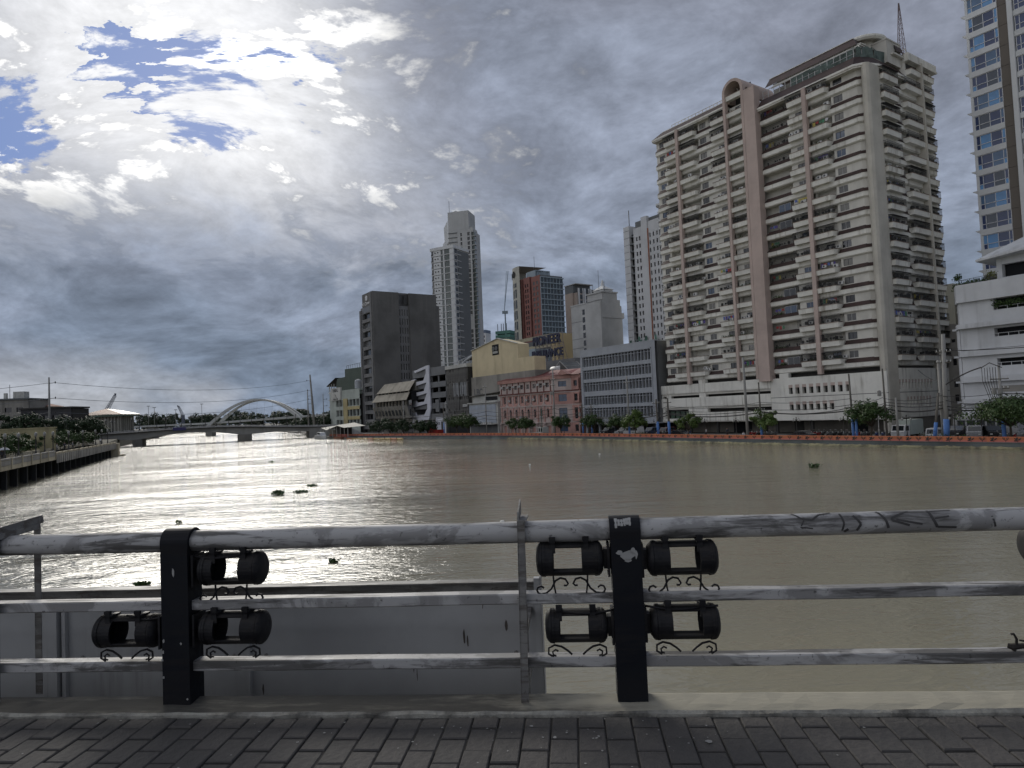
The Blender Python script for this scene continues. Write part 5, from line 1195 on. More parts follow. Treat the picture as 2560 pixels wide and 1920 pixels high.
MB(GZ).box(.8, 17.4, -.3, 16, 102.6, 104.4).build('parapet', M_tww, t1)
# taller one
t2 = thing('skyscraper', 'tallest grey skyscraper with blank stepped crown and small dark windows', 'building', (-37.5, 430, GZ), R(-15))
q = MB(GZ); q.box(.7, 14.6, .6, 14, GZ, 136.2); q.box(14.6, 17.5, 1.2, 14, GZ, 123); q.prism([(14.6, 123), (17.4, 123), (17.0, 125), (14.6, 126.2)], 1.3, 10, 'y'); q.build('core', M_twg, t2)
q = MB(GZ); q.add([(-2.2, .5, 126.4), (.6, .2, 131), (.8, .2, 118), (.8, .2, 116), (-2.0, .5, 117)], [(0, 4, 3, 2, 1)]); q.add([(-3.2, .3, 116), (-1.4, .3, 118), (-1.2, .3, 113.5), (-3.0, .3, 112)], [(0, 3, 2, 1)]); q.box(-1.6, -.1, .4, 3, 108, 118); q.build('crown_fin', M_tww, t2)
for i in range(5): MB(GZ).box(.6, 7, .2, .6, 110.5+i*2.95, 110.9+i*2.95).build('ledge', M_twd, t2)
face(t2, (7.0, 0, 0), AX, 10.4, 40, 124, [(1.9, 3.1), (6.6, 8.2)], [(119.8-i*2.95, 122.0-i*2.95) for i in range(6)], .4, M_twg, [PK])
xs2 = [(1.9, 3.1)]
for i in range(20):
    z0 = 119.8-(6+i)*2.95
    for a, c in ((8.9, 10.1), (11.3 if i > 1 else 13.6, 15.2)):
        key = ('t2', a, i > 1)
        if key not in _pm: _pm[key] = MB().box(a, c, -.12, .2, 0, 2.2).mesh('window', [PD]); _pm[('t2bb',)] = MB().box(8.4, 17.6, -.3, .2, 0, .5).mesh('floor_band', [M_twg])
        if 12 <= i <= 14 and a > 11: continue
        inst(_pm[key], 'window', t2, (0, 0, z0-GZ))
    inst(_pm[('t2bb',)], 'floor_band', t2, (0, 0, z0-.62-GZ))
q = MB(GZ); q.box(15.3, 16.3, -.32, .2, 40, 122); q.box(7.9, 8.6, -.32, .2, 40, 108); q.box(10.3, 11.1, -.31, .2, 40, 108); q.build('pier', M_twg, t2)
for i in range(27):
    key = ('t2g',)
    if key not in _pm: _pm[key] = MB().box(16.4, 18.4, 0, 3, 0, 2.3).box(16.4, 18.8, -.3, 3, -.35, 0, 1).mesh('balcony', [M_ggl, M_twg])
    inst(_pm[key], 'balcony', t2, (0, 0, 119.6-i*2.95-GZ))
q = MB(GZ); q.tube([(1.4, 2, 136), (1.4, 2, 144)], .12, 6); q.build('roof_mast', M_iron, t2)
q = MB(GZ); q.lathe([(1.6, 136.2), (1.4, 137.2), (.2, 137.9)], 12, (5, 4, 0)); q.build('roof_tank', M_twg, t2)
# far small block, and the netted frame under construction with its crane
sw = thing('distant_block', 'small distant white block low between the skyscraper and the yellow gable', 'building', (-31.4, 620, GZ), R(-25))
MB(GZ).box(.4, 10.4, 0, 10, GZ, 80).build('wall', M_tww, sw); MB(GZ).box(.3, 10.5, -.2, 10, 80, 82.8).build('roof', plain('slate_blue', (.13, .17, .24), .7), sw)
for i in range(7):
    for j in range(2): MB(GZ).box(1.6+j*4.6, 4.8+j*4.6, -.1, 0, 54+i*3.6, 56+i*3.6).build('window', PD, sw)
gb = thing('netted_building', 'half-built block wrapped in green safety netting behind the yellow gable', 'building', (-11.2, 520, GZ), R(-25))
M_net2 = mat('construction_net', (.10, .22, .18), .9, .3, 0, .4)
MB(GZ).box(.5, 12.2, .5, 12, GZ, 66).build('frame', M_twd, gb)
for i in range(6): MB(GZ).box(.1, 12.5, 0, 12, 52+i*3, 54.4+i*3).build('net_panel', M_net2, gb)
for x in (1.5, 4.6, 6.4, 9): q = MB(GZ); q.box(x, x+.35, 1, 1.4, 66, 75); q.build('rebar_column', M_iron, gb)
cr = thing('tower_crane', 'thin tower crane standing over the green netted building', 'crane', (-3.0, 517, GZ), 0)
q = MB(GZ); q.bar((0, 0, GZ), (0, 0, 84), 1.0); q.build('mast', plain('crane_grey', (.22, .27, .30), .7), cr)
q = MB(GZ); q.bar((-.6, 0, 84), (3.6, 0, 115), .5); q.bar((-.6, 0, 84), (2.3, 0, 115), .3); q.build('jib', plain('crane_grey', (.22, .27, .30), .7), cr)
q = MB(GZ); q.box(-2.2, 2.2, -1, 1, 82.4, 84.4); q.build('slewing_deck', plain('crane_grey', (.22, .27, .30), .7), cr)
# ---------------------------------------------------------------- brick red and glass tower with round openings
M_red = mat('brick_red_render', (.27, .125, .105), .85, .15, .3, .3)
M_crm2 = mat('warm_white_render', (.47, .46, .40), .8, .1, .25, .3)
M_bgl = glass('blue_grey_glass', (.035, .048, .058), .1)
M_bfr = plain('pale_blue_frame', (.30, .36, .40), .6)
rd = bldg('hotel_tower', 'brick red and glass tower with a cream drum pierced by round openings', 275.5, 190)
fl = [(69.0-2.6*i-1.9, 69.0-2.6*i) for i in range(18)]
for a, c in ((0, 6.3), (7.6, 12.6), (14.0, 21.1)):
    w_ = c-a
    zt_ = 71.6 if a < 13 else 71.0
    face(rd, (a, 0, 0), AX, w_, 22, zt_, [(w_*.16, w_*.38), (w_*.52, w_*.74)], [(z-.2, z2-.5) for z, z2 in fl], .35, M_red, [PK, PD, PD])
    MB(GZ).box(a+.05, c-.05, .35, 12, 22, zt_).build('core', M_red, rd)
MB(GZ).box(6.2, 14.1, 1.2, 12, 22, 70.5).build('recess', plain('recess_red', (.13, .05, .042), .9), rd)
W_ = 13.2
for i in range(18):
    z0 = 70.2-2.62*i
    for j in range(7):
        key = ('rdg', (i*7+j) % 3)
        if key not in _pm: _pm[key] = MB().quad((0, 0, 0), (0, W_/7-.22, 0), (0, W_/7-.22, 2.1), (0, 0, 2.1)).mesh('window', [(M_bgl, PD, M_bgl)[key[1]]])
        inst(_pm[key], 'window', rd, (21.16, .11+j*W_/7, z0-2.35-GZ))
    key = ('rdf',)
    if key not in _pm: _pm[key] = MB().box(21.1, 21.6, 0, W_+.6, 0, .42).mesh('floor_band', [M_bfr])
    inst(_pm[key], 'floor_band', rd, (0, 0, z0-.42-GZ))
for j in range(8):
    key = ('rdm',)
    if key not in _pm: _pm[key] = MB(GZ).box(21.1, 21.42, -.11, .11, 22, 70).mesh('mullion', [M_bfr])
    inst(_pm[key], 'mullion', rd, (0, j*W_/7, 0))
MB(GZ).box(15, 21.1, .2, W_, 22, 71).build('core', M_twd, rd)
MB(GZ).box(12.6, 15.2, 2, 10, 70.8, 74.3).build('lift_house', M_bfr, rd)
q = MB(GZ); q.pierced((15.2, 2, 0), AY, Vector((-1, 0, 0)), 8.5, 70.8, 74.6, grid(.4, 8.1, 6, .6), [(71.2, 73.6)], .3); q.box(8, 15.0, 1.6, 10.5, 70.8, 74.5); q.build('penthouse', M_bfr, rd)
panes(rd, (15.2, 2, 0), AY, grid(.4, 8.1, 6, .6), [(71.2, 73.6)], .3, [M_bgl])
n_ = 20; q = MB(GZ); cxr, cyr, rr = 3.5, 6.5, 11.0
arc = [(cxr+rr*cos(R(100+i*6)), cyr+rr*sin(-R(100+i*6)) ) for i in range(n_)]
pl = [(cxr-rr*sin(R(-12+i*5.5)), cyr-rr*cos(R(-12+i*5.5))) for i in range(22)]
q.add([(x, y+3.2, GZ) for x, y in pl]+[(x, y+3.2, 78) for x, y in pl], [(i+1, i, 22+i, 22+i+1) for i in range(21)]); q.build('cream_drum', M_crm2, rd)
q = MB(GZ); q.add([(x, y+3.2, 78) for x, y in pl]+[(8, 14, 78)], [tuple(range(23))]); q.build('drum_roof', M_crm2, rd)
for i in (4, 9, 14):                                           # round openings in the crown, windows beneath
    a_ = R(-12+i*5.5+2.7); c = Vector((cxr-rr*sin(a_), cyr+3.2-rr*cos(a_), 0)); tx = Vector((cos(a_), -sin(a_), 0)); nrm = Vector((-sin(a_), -cos(a_), 0))
    q = MB(GZ); k_ = 18; q.add([tuple(c+nrm*.25+tx*1.75*cos(2*pi*j/k_)+Vector((0, 0, 74.6+1.75*sin(2*pi*j/k_)))) for j in range(k_)], [tuple(range(k_))]); q.build('round_opening', M_dark, rd)
for i in (3, 5, 8, 10, 13, 15):
    a_ = R(-12+i*5.5); c = Vector((cxr-rr*sin(a_), cyr+3.2-rr*cos(a_), 0)); tx = Vector((cos(a_), -sin(a_), 0)); nrm = Vector((-sin(a_), -cos(a_), 0))
    for k_ in range(17):
        z0 = 70.2-2.62*k_-(.6 if k_ % 2 else 0); q = MB(GZ); q.add([tuple(c+nrm*.08+tx*sx*.62+Vector((0, 0, z0+dz_))) for sx, dz_ in ((-1, -2.1), (1, -2.1), (1, 0), (-1, 0))], [(0, 1, 2, 3)]); q.build('window', PD, rd)
q = MB(GZ); q.tube([(11.5, 4, 74), (11.5, 4, 82)], .09, 6); q.build('roof_mast', M_iron, rd)
# low cream slab blocks in front of the red tower
lb = bldg('banded_block', 'low cream banded block at the foot of the brick red tower', 264, 172)
MB(GZ).box(0, 40, 0, 20, GZ, 37).build('core', M_twd, lb)
for i in range(5): MB(GZ).box(-.2, 40, -.4, 0, 37.5-i*4, 39-i*4).build('floor_band', mat('pale_yellow_band', (.42, .38, .27), .8, .15, .3, .4), lb)
MB(GZ).box(40, 44, -.5, 10, GZ, 38.8).build('ochre_wing', mat('ochre_wall', (.46, .36, .20), .8, .1, .2, .3), lb)
# ---------------------------------------------------------------- beige block behind
be = bldg('beige_block', 'beige block with white framed windows rising behind the stepped white building', 286.2, 230)
M_bei = mat('beige_render', (.42, .35, .30), .85, .12, .3, .3)
MB(GZ).box(0, 6.5, 0, 16, GZ, 69.2).build('wall', M_bei, be); MB(GZ).box(-.1, 6.9, .2, 12, 69.2, 73.5).build('roof_house', M_twd, be)
MB(GZ).box(6.5, 9, .6, 24, GZ, 69).build('wing', M_bei, be); MB(GZ).box(-.2, 9.6, -.2, 12, 73.5, 73.9).build('roof', M_twg, be)
for j in range(3):
    y0 = 1.6+j*4.2
    MB(GZ).box(9, 9.5, y0, y0+.9, 58, 71.5).build('pier', M_tww, be); MB(GZ).box(9, 9.5, y0+3.0, y0+3.5, 58, 71.5).build('pier', M_tww, be)
    for i in range(4): MB(GZ).box(9.0, 9.2, y0+1.0, y0+2.9, 59.5+i*3.1, 61.8+i*3.1).build('window', PD, be)
# ---------------------------------------------------------------- stepped white building
M_stp = mat('patched_white_wall', (.46, .465, .46), .85, .18, .55, .25, grime=(.26, .26, .25))
ws = bldg('stepped_building', 'windowless patched white building with stepped roofline behind the grey office', 202, 165)
q = MB(GZ); q.box(0, 17.2, 0, .6, GZ, 46.2); q.box(8.4, 17.3, -.3, .6, 23.5, 46.0); q.build('wall', M_stp, ws)
MB(GZ).box(0, 17, .6, 10.4, GZ, 41.8).build('core', M_stp, ws)
for y1, z1 in ((8.0, 49.2), (9.4, 46.8), (10.0, 44.6), (11.2, 42.0)): MB(GZ).box(9.0, 17.25-.02*z1/50, .65, y1, 40, z1).build('step', M_stp, ws)
MB(GZ).box(8.8, 17.5, .3, 8.3, 49.2, 49.7).build('coping', M_stp, ws); MB(GZ).box(-.2, 8.9, -.2, 8, 46.2, 46.7).build('coping', M_stp, ws)
for i in range(8): MB(GZ).box(6.6, 8.2, -.02, .5, 22+i*2.9, 24.0+i*2.9).build('window', PK, ws)
for z in (40, 33.5, 30): MB(GZ).box(.1, 6.5, -.06, 0, z, z+.14).build('groove', M_twd, ws)
q = MB(GZ); q.add([(11, 1.5, 50.6), (17, 1.5, 50.6), (17, 7, 50.6), (11, 7, 50.6), (14, 4, 52.6)], [(0, 1, 4), (1, 2, 4), (2, 3, 4), (3, 0, 4)]); q.box(11.4, 16.6, 1.9, 6.6, 49.7, 50.6); q.lathe([(.7, 51.8), (.3, 54.2), (.1, 54.6)], 8, (14, 4, 0)); q.build('roof_lantern', M_tww, ws)
for x, h_ in ((14.2, 58), (10.8, 53), (17.2, 53.5)): q = MB(GZ); q.tube([(x, 2, 49), (x, 2, h_)], .07, 6); q.build('roof_mast', M_iron, ws)
# ---------------------------------------------------------------- white tower being finished beside the apartment block
M_stw = mat('new_white_render', (.56, .57, .58), .8, .1, .2, .25)
ct = bldg('unfinished_tower', 'pale unfinished high-rise with rows of small dark window holes behind the cream tower', 181.8, 175)
q = MB(GZ); q.box(0, 2.9, 0, 10, GZ, 73.2); q.build('edge_wall', M_stw, ct)
for i in range(20): MB(GZ).box(-.03, 2.93, -.05, .0, 22+i*2.6, 22.12+i*2.6).build('groove', M_twd, ct)
MB(GZ).box(2.9, 5.3, 1.2, 10, GZ, 70).build('stair_void', M_dark, ct)
for i in range(22): MB(GZ).box(2.9, 5.3, .1, 1.2, 12+i*2.7, 12.5+i*2.7).build('landing', M_twd, ct)
MB(GZ).box(5.2, 5.5, -.1, .8, GZ, 72).build('pier', M_stw, ct); MB(GZ).box(9.5, 12.3, -.5, .8, GZ, 74.5).build('pier', M_stw, ct)
zz = [(10+i*2.7, 11.5+i*2.7) for i in range(22)]
face(ct, (5.5, 0, 0), AX, 4.0, GZ, 71.5, [(.7, 1.5), (2.2, 3.0)], zz, .4, M_stw, [PK])
face(ct, (12.3, 0, 0), AX, 5.4, GZ, 72.5, [(.5, 1.2), (2.2, 2.9), (3.9, 4.6)], zz, .4, M_stw, [PK])
MB(GZ).box(12.3, 12.55, -.35, 0, GZ, 70).build('red_pipe', plain('primer_red', (.35, .13, .07), .7), ct)
for i in range(24):
    z0 = 10+i*2.75
    key = ('ctb',)
    if key not in _pm:
        _pm[key] = MB().prism([(17.6, .3), (18.6, -1.4), (24.5, -1.4), (24.5, .5), (17.6, .5)], 0, .8).box(18.6, 24.5, -.6, .4, .8, 2.75).mesh('balcony', [M_tww]); _pm[('ctw',)] = MB().box(0, .9, -.7, -.6, 0, .9).mesh('window', [PD])
    inst(_pm[key], 'balcony', ct, (0, 0, z0-GZ))
    for x in (19.2, 21.3, 23.2): inst(_pm[('ctw',)], 'window', ct, (x, -.02, z0+1.3-GZ))
q = MB(GZ); q.prism([(17.0, 0), (18.5, -2), (26, -2), (26, 6), (17, 6)], 76.0, 76.6); q.build('roof_slab', M_tww, ct)
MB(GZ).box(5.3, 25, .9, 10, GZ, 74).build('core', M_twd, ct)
q = MB(GZ); q.tube([(2.7, .5, 73), (2.7, .5, 79)], .15, 6); q.build('roof_mast', M_iron, ct)
gm = mat('torn_net', (.13, .25, .20), .9, .5, 0, .8)
q = MB(GZ)
for i in range(30):
    x, z = rng.uniform(0, 17), rng.uniform(21, 31); w_, h_ = rng.uniform(.3, 1.4), rng.uniform(.6, 2.6); q.quad((x, -.9, z), (x+w_, -1.1, z+rng.uniform(-.5, .5)), (x+w_*.8, -1.0, z+h_), (x-.1, -.9, z+h_*.9))
o = q.build('safety_netting', gm, ct); o['kind'] = 'stuff'
# ---------------------------------------------------------------- company sign on a rooftop scaffold, water tank roof
sg = bldg('rooftop_sign', 'large navy rooftop sign lettering PIONEER INSURANCE on a steel scaffold', 207, 150, z=22.0); sg['category'] = 'sign'
M_navy = plain('navy_letters', (.020, .022, .052), .5)
text(sg, 'PIONEER', 4.6, (8.6, -.2, 9.4), M_navy, .25, bold=.12, sx=.93); text(sg, 'INSURANCE', 4.0, (8.7, -.2, 4.6), M_navy, .25, bold=.12, sx=.86)
M_scf = plain('scaffold_steel', (.25, .22, .22), .7)
for i in range(8):
    x = .5+i*2.4; q = MB(); q.bar((x, .6, 0), (x, .6, 13), .14); q.bar((x, .6, 10), (x, 3.2, 0), .12); q.build('scaffold_post', M_scf, sg)
for z in (2.2, 4.2, 8.4, 9.2, 12.8): q = MB(); q.bar((.4, .6, z), (17.5, .6, z), .14); q.build('scaffold_beam', M_scf, sg)
for i in range(7):
    x = .5+i*2.4; q = MB(); q.bar((x, .5, 0), (x+2.4, .5, 4.2), .10); q.bar((x+2.4, .5, 0), (x, .5, 4.2), .10); q.build('scaffold_brace', M_scf, sg)
sgb = bldg('sign_building', 'plain grey building carrying the rooftop sign behind the yellow gable', 210, 148)
MB(GZ).box(0, 26, 0, 20, GZ, 21.8).build('wall', M_oldc, sgb); MB(GZ).box(-2, 4, 2, 10, 22, 30.5).build('roof_house', M_bfr, sgb); MB(GZ).box(15, 32, -2, 8, GZ, 24.5).build('wing', mat('mid_grey_wall', (.20, .20, .205), .85, .15, .3, .4), sgb)
tkb = bldg('tank_house', 'small roof house with a white water tank under an open steel gable frame', 167, 124)
MB(GZ).box(0, 13.6, 1, 9, GZ, 16.6).build('wall', M_oldc, tkb); MB(GZ).box(-.1, 13.7, .9, 9, 16.6, 16.8).build('roof_edge', M_scf, tkb)
q = MB(GZ)
for y in (1.4, 8): q.bar((0, y, 16.8), (7, y, 21.6), .13); q.bar((7, y, 21.6), (13.6, y, 16.8), .13)
for t_ in (.0, .33, .66, 1.): q.bar((7*t_, 1.4, 16.8+4.8*t_), (7*t_, 8, 16.8+4.8*t_), .1); q.bar((7+6.6*t_, 1.4, 21.6-4.8*t_), (7+6.6*t_, 8, 21.6-4.8*t_), .1)
q.build('steel_gable', M_wht, tkb)
q = MB(); q.lathe([(.1, -2.3), (1.1, -2.2), (1.35, -1.9), (1.35, 1.9), (1.1, 2.2), (.1, 2.3)], 18, (0, 0, 0), 'x'); o = q.build('water_tank', plain('tank_white', (.6, .6, .6), .5), tkb, (4.6, 2.2, 19.0-GZ), R(8), smooth=True)
q = MB(GZ)
for x in (3.2, 6): q.bar((x, 1.6, 16.8), (x, 1.6, 18), .12); q.bar((x, 3, 16.8), (x, 3, 18), .12)
q.build('tank_stand', M_scf, tkb)
q = MB(GZ); q.quad((7, 1.4, 21.5), (13.6, 1.4, 16.8), (13.6, 8, 16.8), (7, 8, 21.5)); q.quad((7, 1.5, 21.4), (7, 1.5, 16.9), (13, 1.5, 16.9), (13.3, 1.5, 16.9)); q.build('roof_sheet', M_gry2, tkb)
# ================================================================ right-hand buildings
M_wpk = mat('white_parking_paint', (.60, .61, .62), .8, .12, .55, .45, grime=(.24, .24, .23))
wp = bldg('white_parking_building', 'white deck building with planted slots and roof garden at the right edge', 48.3, 117)
lev = [(21.9, 23.6+1.0), (16.9, 20.2), (0, 0)]
Lw = 22.
def band(z0, z1, y, x0=0., nm='parapet_band'):
    q = MB(GZ); q.prism([(x0-1.15, y+2.2), (x0, y), (x0+Lw, y), (x0+Lw, y+3), (x0-1.15, y+3)], z0, z1); return q.build(nm, M_wpk, wp)
def slotwall(z0, z1, o0, o1, x0, lattice=True):
    q = MB(GZ); q.pierced((0, .05, 0), AX, AY, Lw, z0, z1, [(x0, Lw-.5)] if o1 > o0 else [], [(o0, o1)] if o1 > o0 else [], 1.2); q.add([(-1.1, 2.2, z0), (0, .05, z0), (0, .05, z1), (-1.1, 2.2, z1)], [(0, 1, 2, 3)]); q.build('wall', M_wpk, wp)
    if o1 > o0:
        MB(GZ).box(x0, Lw-.5, 1.2, 1.3, o0, o1).build('slot_shade', M_dark, wp)
        q = MB(GZ); q.box(x0, Lw-.5, .2, .26, o0+.45, o0+.52)
        for i in range(13): q.box(x0+.4+i*1.3, x0+.47+i*1.3, .2, .26, o0, o0+.45)
        q.build('slot_railing', M_wpk, wp)
band(21.0, 23.75, -.55); slotwall(17.6, 21.0, 19.3, 20.95, 4.7); band(16.9, 17.6, -.9)
slotwall(13.6, 16.9, 15.3, 16.55, 4.6); band(12.6, 13.5, -.55); slotwall(9.5, 12.6, 10.9, 12.0, 4.7); band(8.6, 9.5, -.55); slotwall(6.0, 8.6, 7.1, 7.1, 4.7); band(5.3, 6.1, -.5)
slotwall(4.0, 5.3, 0, 0, 0); band(3.1, 4.0, -.75)
for z0, z1 in ((13.5, 16.8), (9.5, 12.5), (6.1, 8.6), (4.0, 5.3)):
    for dx_, dy_ in ((-.95, 1.75), (-.25, .45)): MB(GZ).box(dx_-.14, dx_+.14, dy_-.35, dy_-.15, z0, z1).build('corner_post', M_wpk, wp)
for z in (16.9, 12.6, 8.6, 5.4):
    MB(GZ).box(-1.9, -1.1, 1.9, 2.3, z, z+.3).build('corner_bracket', M_wpk, wp)
for x0, x1, z0, z1 in ((5.0, 20, 7.0, 7.9), (5.2, 20, 4.5, 5.0)): MB(GZ).box(x0, x1, -.02, .04, z0, z1).build('recess_panel', M_oldc, wp)
MB(GZ).box(-1.0, Lw, 2.3, 14, GZ, 21).build('core', M_wpk, wp)
MB(GZ).box(.6, Lw, 1.5, 3, 1.9, 3.1).build('ground_beam', M_wpk, wp); MB(GZ).box(5.2, Lw, 1.0, 1.4, GZ, 2.9).build('garage_shutter', M_gry, wp)
# roof pavilion with shallow hip roof
q = MB(GZ); q.box(4.6, 5.3, 2.4, 4, 23.9, 27.2); q.box(8.7, 22, 2.4, 4, 23.9, 28.0); q.box(4.6, 22, 2.5, 4, 26.3, 28.2); q.box(4.6, 22, 2.3, 4, 23.6, 24.3); q.build('pavilion_wall', M_wpk, wp)
MB(GZ).box(5.3, 8.7, 3.6, 3.9, 24.3, 26.3).build('pavilion_opening', M_dark, wp)
q = MB(GZ); q.add([(2.6, .4, 27.3), (24, .4, 29.2), (24, 9, 34), (12, 9, 33.0), (2.6, 14, 27.3), (2.6, .4, 27.0), (24, .4, 28.9), (2.6, 14, 27.0)], [(0, 1, 2, 3), (4, 0, 3), (5, 6, 1, 0), (7, 5, 0, 4), (7, 6, 5)]); q.build('pavilion_roof', M_wpk, wp)
def shrub_row(par, pts, n_, r_, sz, name='planter_shrubs', m_=None, oz=0):
    q = MB(oz)
    for _ in range(n_):
        a, b_ = rng.choice(pts); t_ = rng.random(); c = Vector(a)*(1-t_)+Vector(b_)*t_+Vector((rng.gauss(0, r_), rng.gauss(0, r_*.6), rng.gauss(0, r_)))
        d1 = Vector((rng.uniform(-1, 1), rng.uniform(-1, 1), rng.uniform(-1, 1))).normalized()*sz; d2 = d1.cross(Vector((rng.uniform(-1, 1), rng.uniform(-1, 1), rng.uniform(-1, 1)))).normalized()*sz*.6
        q.quad(tuple(c-d1), tuple(c+d2), tuple(c+d1), tuple(c-d2))
    o = q.build(name, m_ or M_foliage, par); o['kind'] = 'stuff'; return o
shrub_row(wp, [((4.8, -.1, 20.1), (20, -.1, 20.5))], 900, .28, .16, oz=GZ); shrub_row(wp, [((8.5, 0, 15.7), (20, 0, 15.7))], 300, .25, .16, oz=GZ); shrub_row(wp, [((8.5, 0, 11.4), (20, 0, 11.4))], 260, .25, .16, oz=GZ)
shrub_row(wp, [((.2, .3, 23.9), (4, .3, 24.1))], 420, .22, .14, oz=GZ); shrub_row(wp, [((4.2, .4, 24.6), (4.8, .4, 24.8))], 160, .3, .14, m_=leafmat('yellow_green_leaves', (.13, .15, .05), (.20, .21, .09)), oz=GZ); shrub_row(wp, [((-.6, 1.0, 24.9), (.2, .5, 25.2))], 170, .25, .14, oz=GZ); shrub_row(wp, [((-1.2, 2, 23.6), (-.8, 1.8, 24.2))], 120, .25, .14, oz=GZ)
q = MB(GZ); q.bar((.2, .1, 24.5), (4.6, .1, 24.7), .06, .06)
for i in range(16): q.bar((.3+i*.28, .1, 23.75), (.3+i*.28, .1, 24.5), .03, .03)
q.build('roof_railing', M_iron, wp)
# glass apartment high-rise at the right edge
rt = bldg('glass_high_rise', 'high-rise with blue glazed bays and a taupe strip at the right edge', 53.1, 140)
M_taupe = mat('taupe_cladding', (.155, .135, .115), .8, .08, .15, .3)
FZ = 3.63
wb = MB().box(.35, 4.85, -.0, .1, 0, 2.45, 0)
sh_w = {}
for k_ in range(18):
    z0 = 29.0+k_*FZ
    key = k_ % 6
    MB(GZ).box(0, 4.9, -.55, 1.0, z0-.95, z0+.05).build('spandrel_band', M_tww, rt)
    q = MB(GZ); q.box(-.9, 0, -.3, .6, z0+.02, z0+.12); q.prism([(-.9, z0+.02), (0, z0-.6), (0, z0+.02)], -.3, .5, 'y'); q.build('ledge', M_tww, rt)
    if 'fr' not in sh_w:
        q = MB()
        for x in (.3, .95, 2.65, 4.35, 4.85): q.box(x-.05, x+.05, -.42, -.28, 0, 2.6)
        for z in (.03, .95, 2.57): q.box(.3, 4.85, -.42, -.28, z-.05, z+.05)
        sh_w['fr'] = q.mesh('window', [plain('white_window_frame', (.62, .63, .65), .5)])
        q = MB()
        for x in (.2, .85, 2.4, 4.0): q.box(x-.05, x+.05, -.42, -.28, 0, 2.6)
        for z in (.03, .95, 2.57): q.box(.2, 4.0, -.42, -.28, z-.05, z+.05)
        sh_w['fr2'] = q.mesh('window', [plain('white_window_frame', (.62, .63, .65), .5)])
    o = inst(sh_w['fr'], 'window', rt, (0, 0, z0+.05-GZ))
    for x0, x1 in ((.35, .9), (1.0, 2.6), (2.7, 4.3), (4.4, 4.8)):
        for za, zb_ in ((.08, .9), (1.0, 2.52)):
            pi_ = rng.choice((0, 0, 1, 2)) if x1-x0 < 1 else (k_*2+(x0 > 2)) % 5
            if pi_ == 3: pi_ = 0
            kk = (x0, za, pi_)
            if kk not in sh_w: sh_w[kk] = MB().box(x0, x1, -.34, -.30, za, zb_).mesh('pane', [(glass('pane_navy', (.03, .05, .13), .05), glass('pane_steel_blue', (.07, .14, .25), .05), glass('pane_blue_curtain', (.10, .27, .52), .2), None, glass('pane_slate', (.05, .065, .09), .05))[pi_]])
            inst(sh_w[kk], 'pane', o, (0, 0, 0))
    MB(GZ).box(4.9, 6.4, -.35, 1, z0-.9, z0+FZ-.95).build('taupe_panel', M_taupe, rt)
    MB(GZ).box(7.2, 12, -.45, 1.0, z0-.2, z0+.75).build('spandrel_band', M_tww, rt)
    o = inst(sh_w['fr2'], 'window', rt, (7.2, .1, z0+.8-GZ))
    for x0, x1 in ((.25, .8), (.9, 2.35), (2.45, 3.95)):
        kk = (x0, 'b')
        if kk not in sh_w: sh_w[kk] = MB().box(x0, x1, -.34, -.30, .06, 2.55).mesh('pane', [glass('pane_navy', (.03, .05, .13), .05)])
        inst(sh_w[kk], 'pane', o, (0, 0, 0))
MB(GZ).box(6.42, 7.18, -.75, 1, 20, 95).build('white_pier', M_tww, rt)
MB(GZ).box(-.1, .3, -.5, 1, 20, 95).build('white_pier', M_tww, rt)
MB(GZ).box(.0, 14, -.2, 12, GZ, 95).build('core', M_twd, rt)
for i in range(6): MB(GZ).box(.0, 6, -.5, -.2, 24.2+i*.65, 24.5+i*.65).build('louvre', plain('grey_louvre', (.14, .14, .16), .6), rt)
# slim pale building and grey block in the side street
sb_ = bldg('side_street_block', 'slim pale block with open balconies seen between the tower and the white parking decks', 64.6, 151)
MB(GZ).box(0, 1.6, 0, 8, GZ, 29.3).build('wall', M_crm2, sb_); MB(GZ).box(1.6, 5, 1.5, 8, GZ, 28.6).build('core', M_void, sb_)
for i in range(5): MB(GZ).box(1.6, 5, .4, 1.5, 12+i*3.7, 12.5+i*3.7).build('balcony', M_crm2, sb_); q = MB(GZ); q.box(1.6, 4.6, .4, .5, 13.4+i*3.7, 13.5+i*3.7); q.build('railing', M_iron, sb_)
MB(GZ).box(1.4, 5.4, .2, 8, 28.6, 28.9).build('roof_slab', M_crm2, sb_); MB(GZ).box(3.6, 4.6, .2, 2, GZ, 24).build('wall', M_crm2, sb_)
gc = bldg('grey_side_block', 'shaded grey block with small square windows down the side street', 60.6, 140)
face(gc, (0, 0, 0), AX, 5, GZ, 20.1, [(1.2, 1.9), (2.7, 3.4)], [(5.5, 6.8), (8.2, 9.3), (12.3, 13.6), (16.6, 17.2)], .3, M_oldc, [PK, PD])
MB(GZ).box(0, 5, .3, 10, GZ, 20.0).build('core', M_oldc, gc)
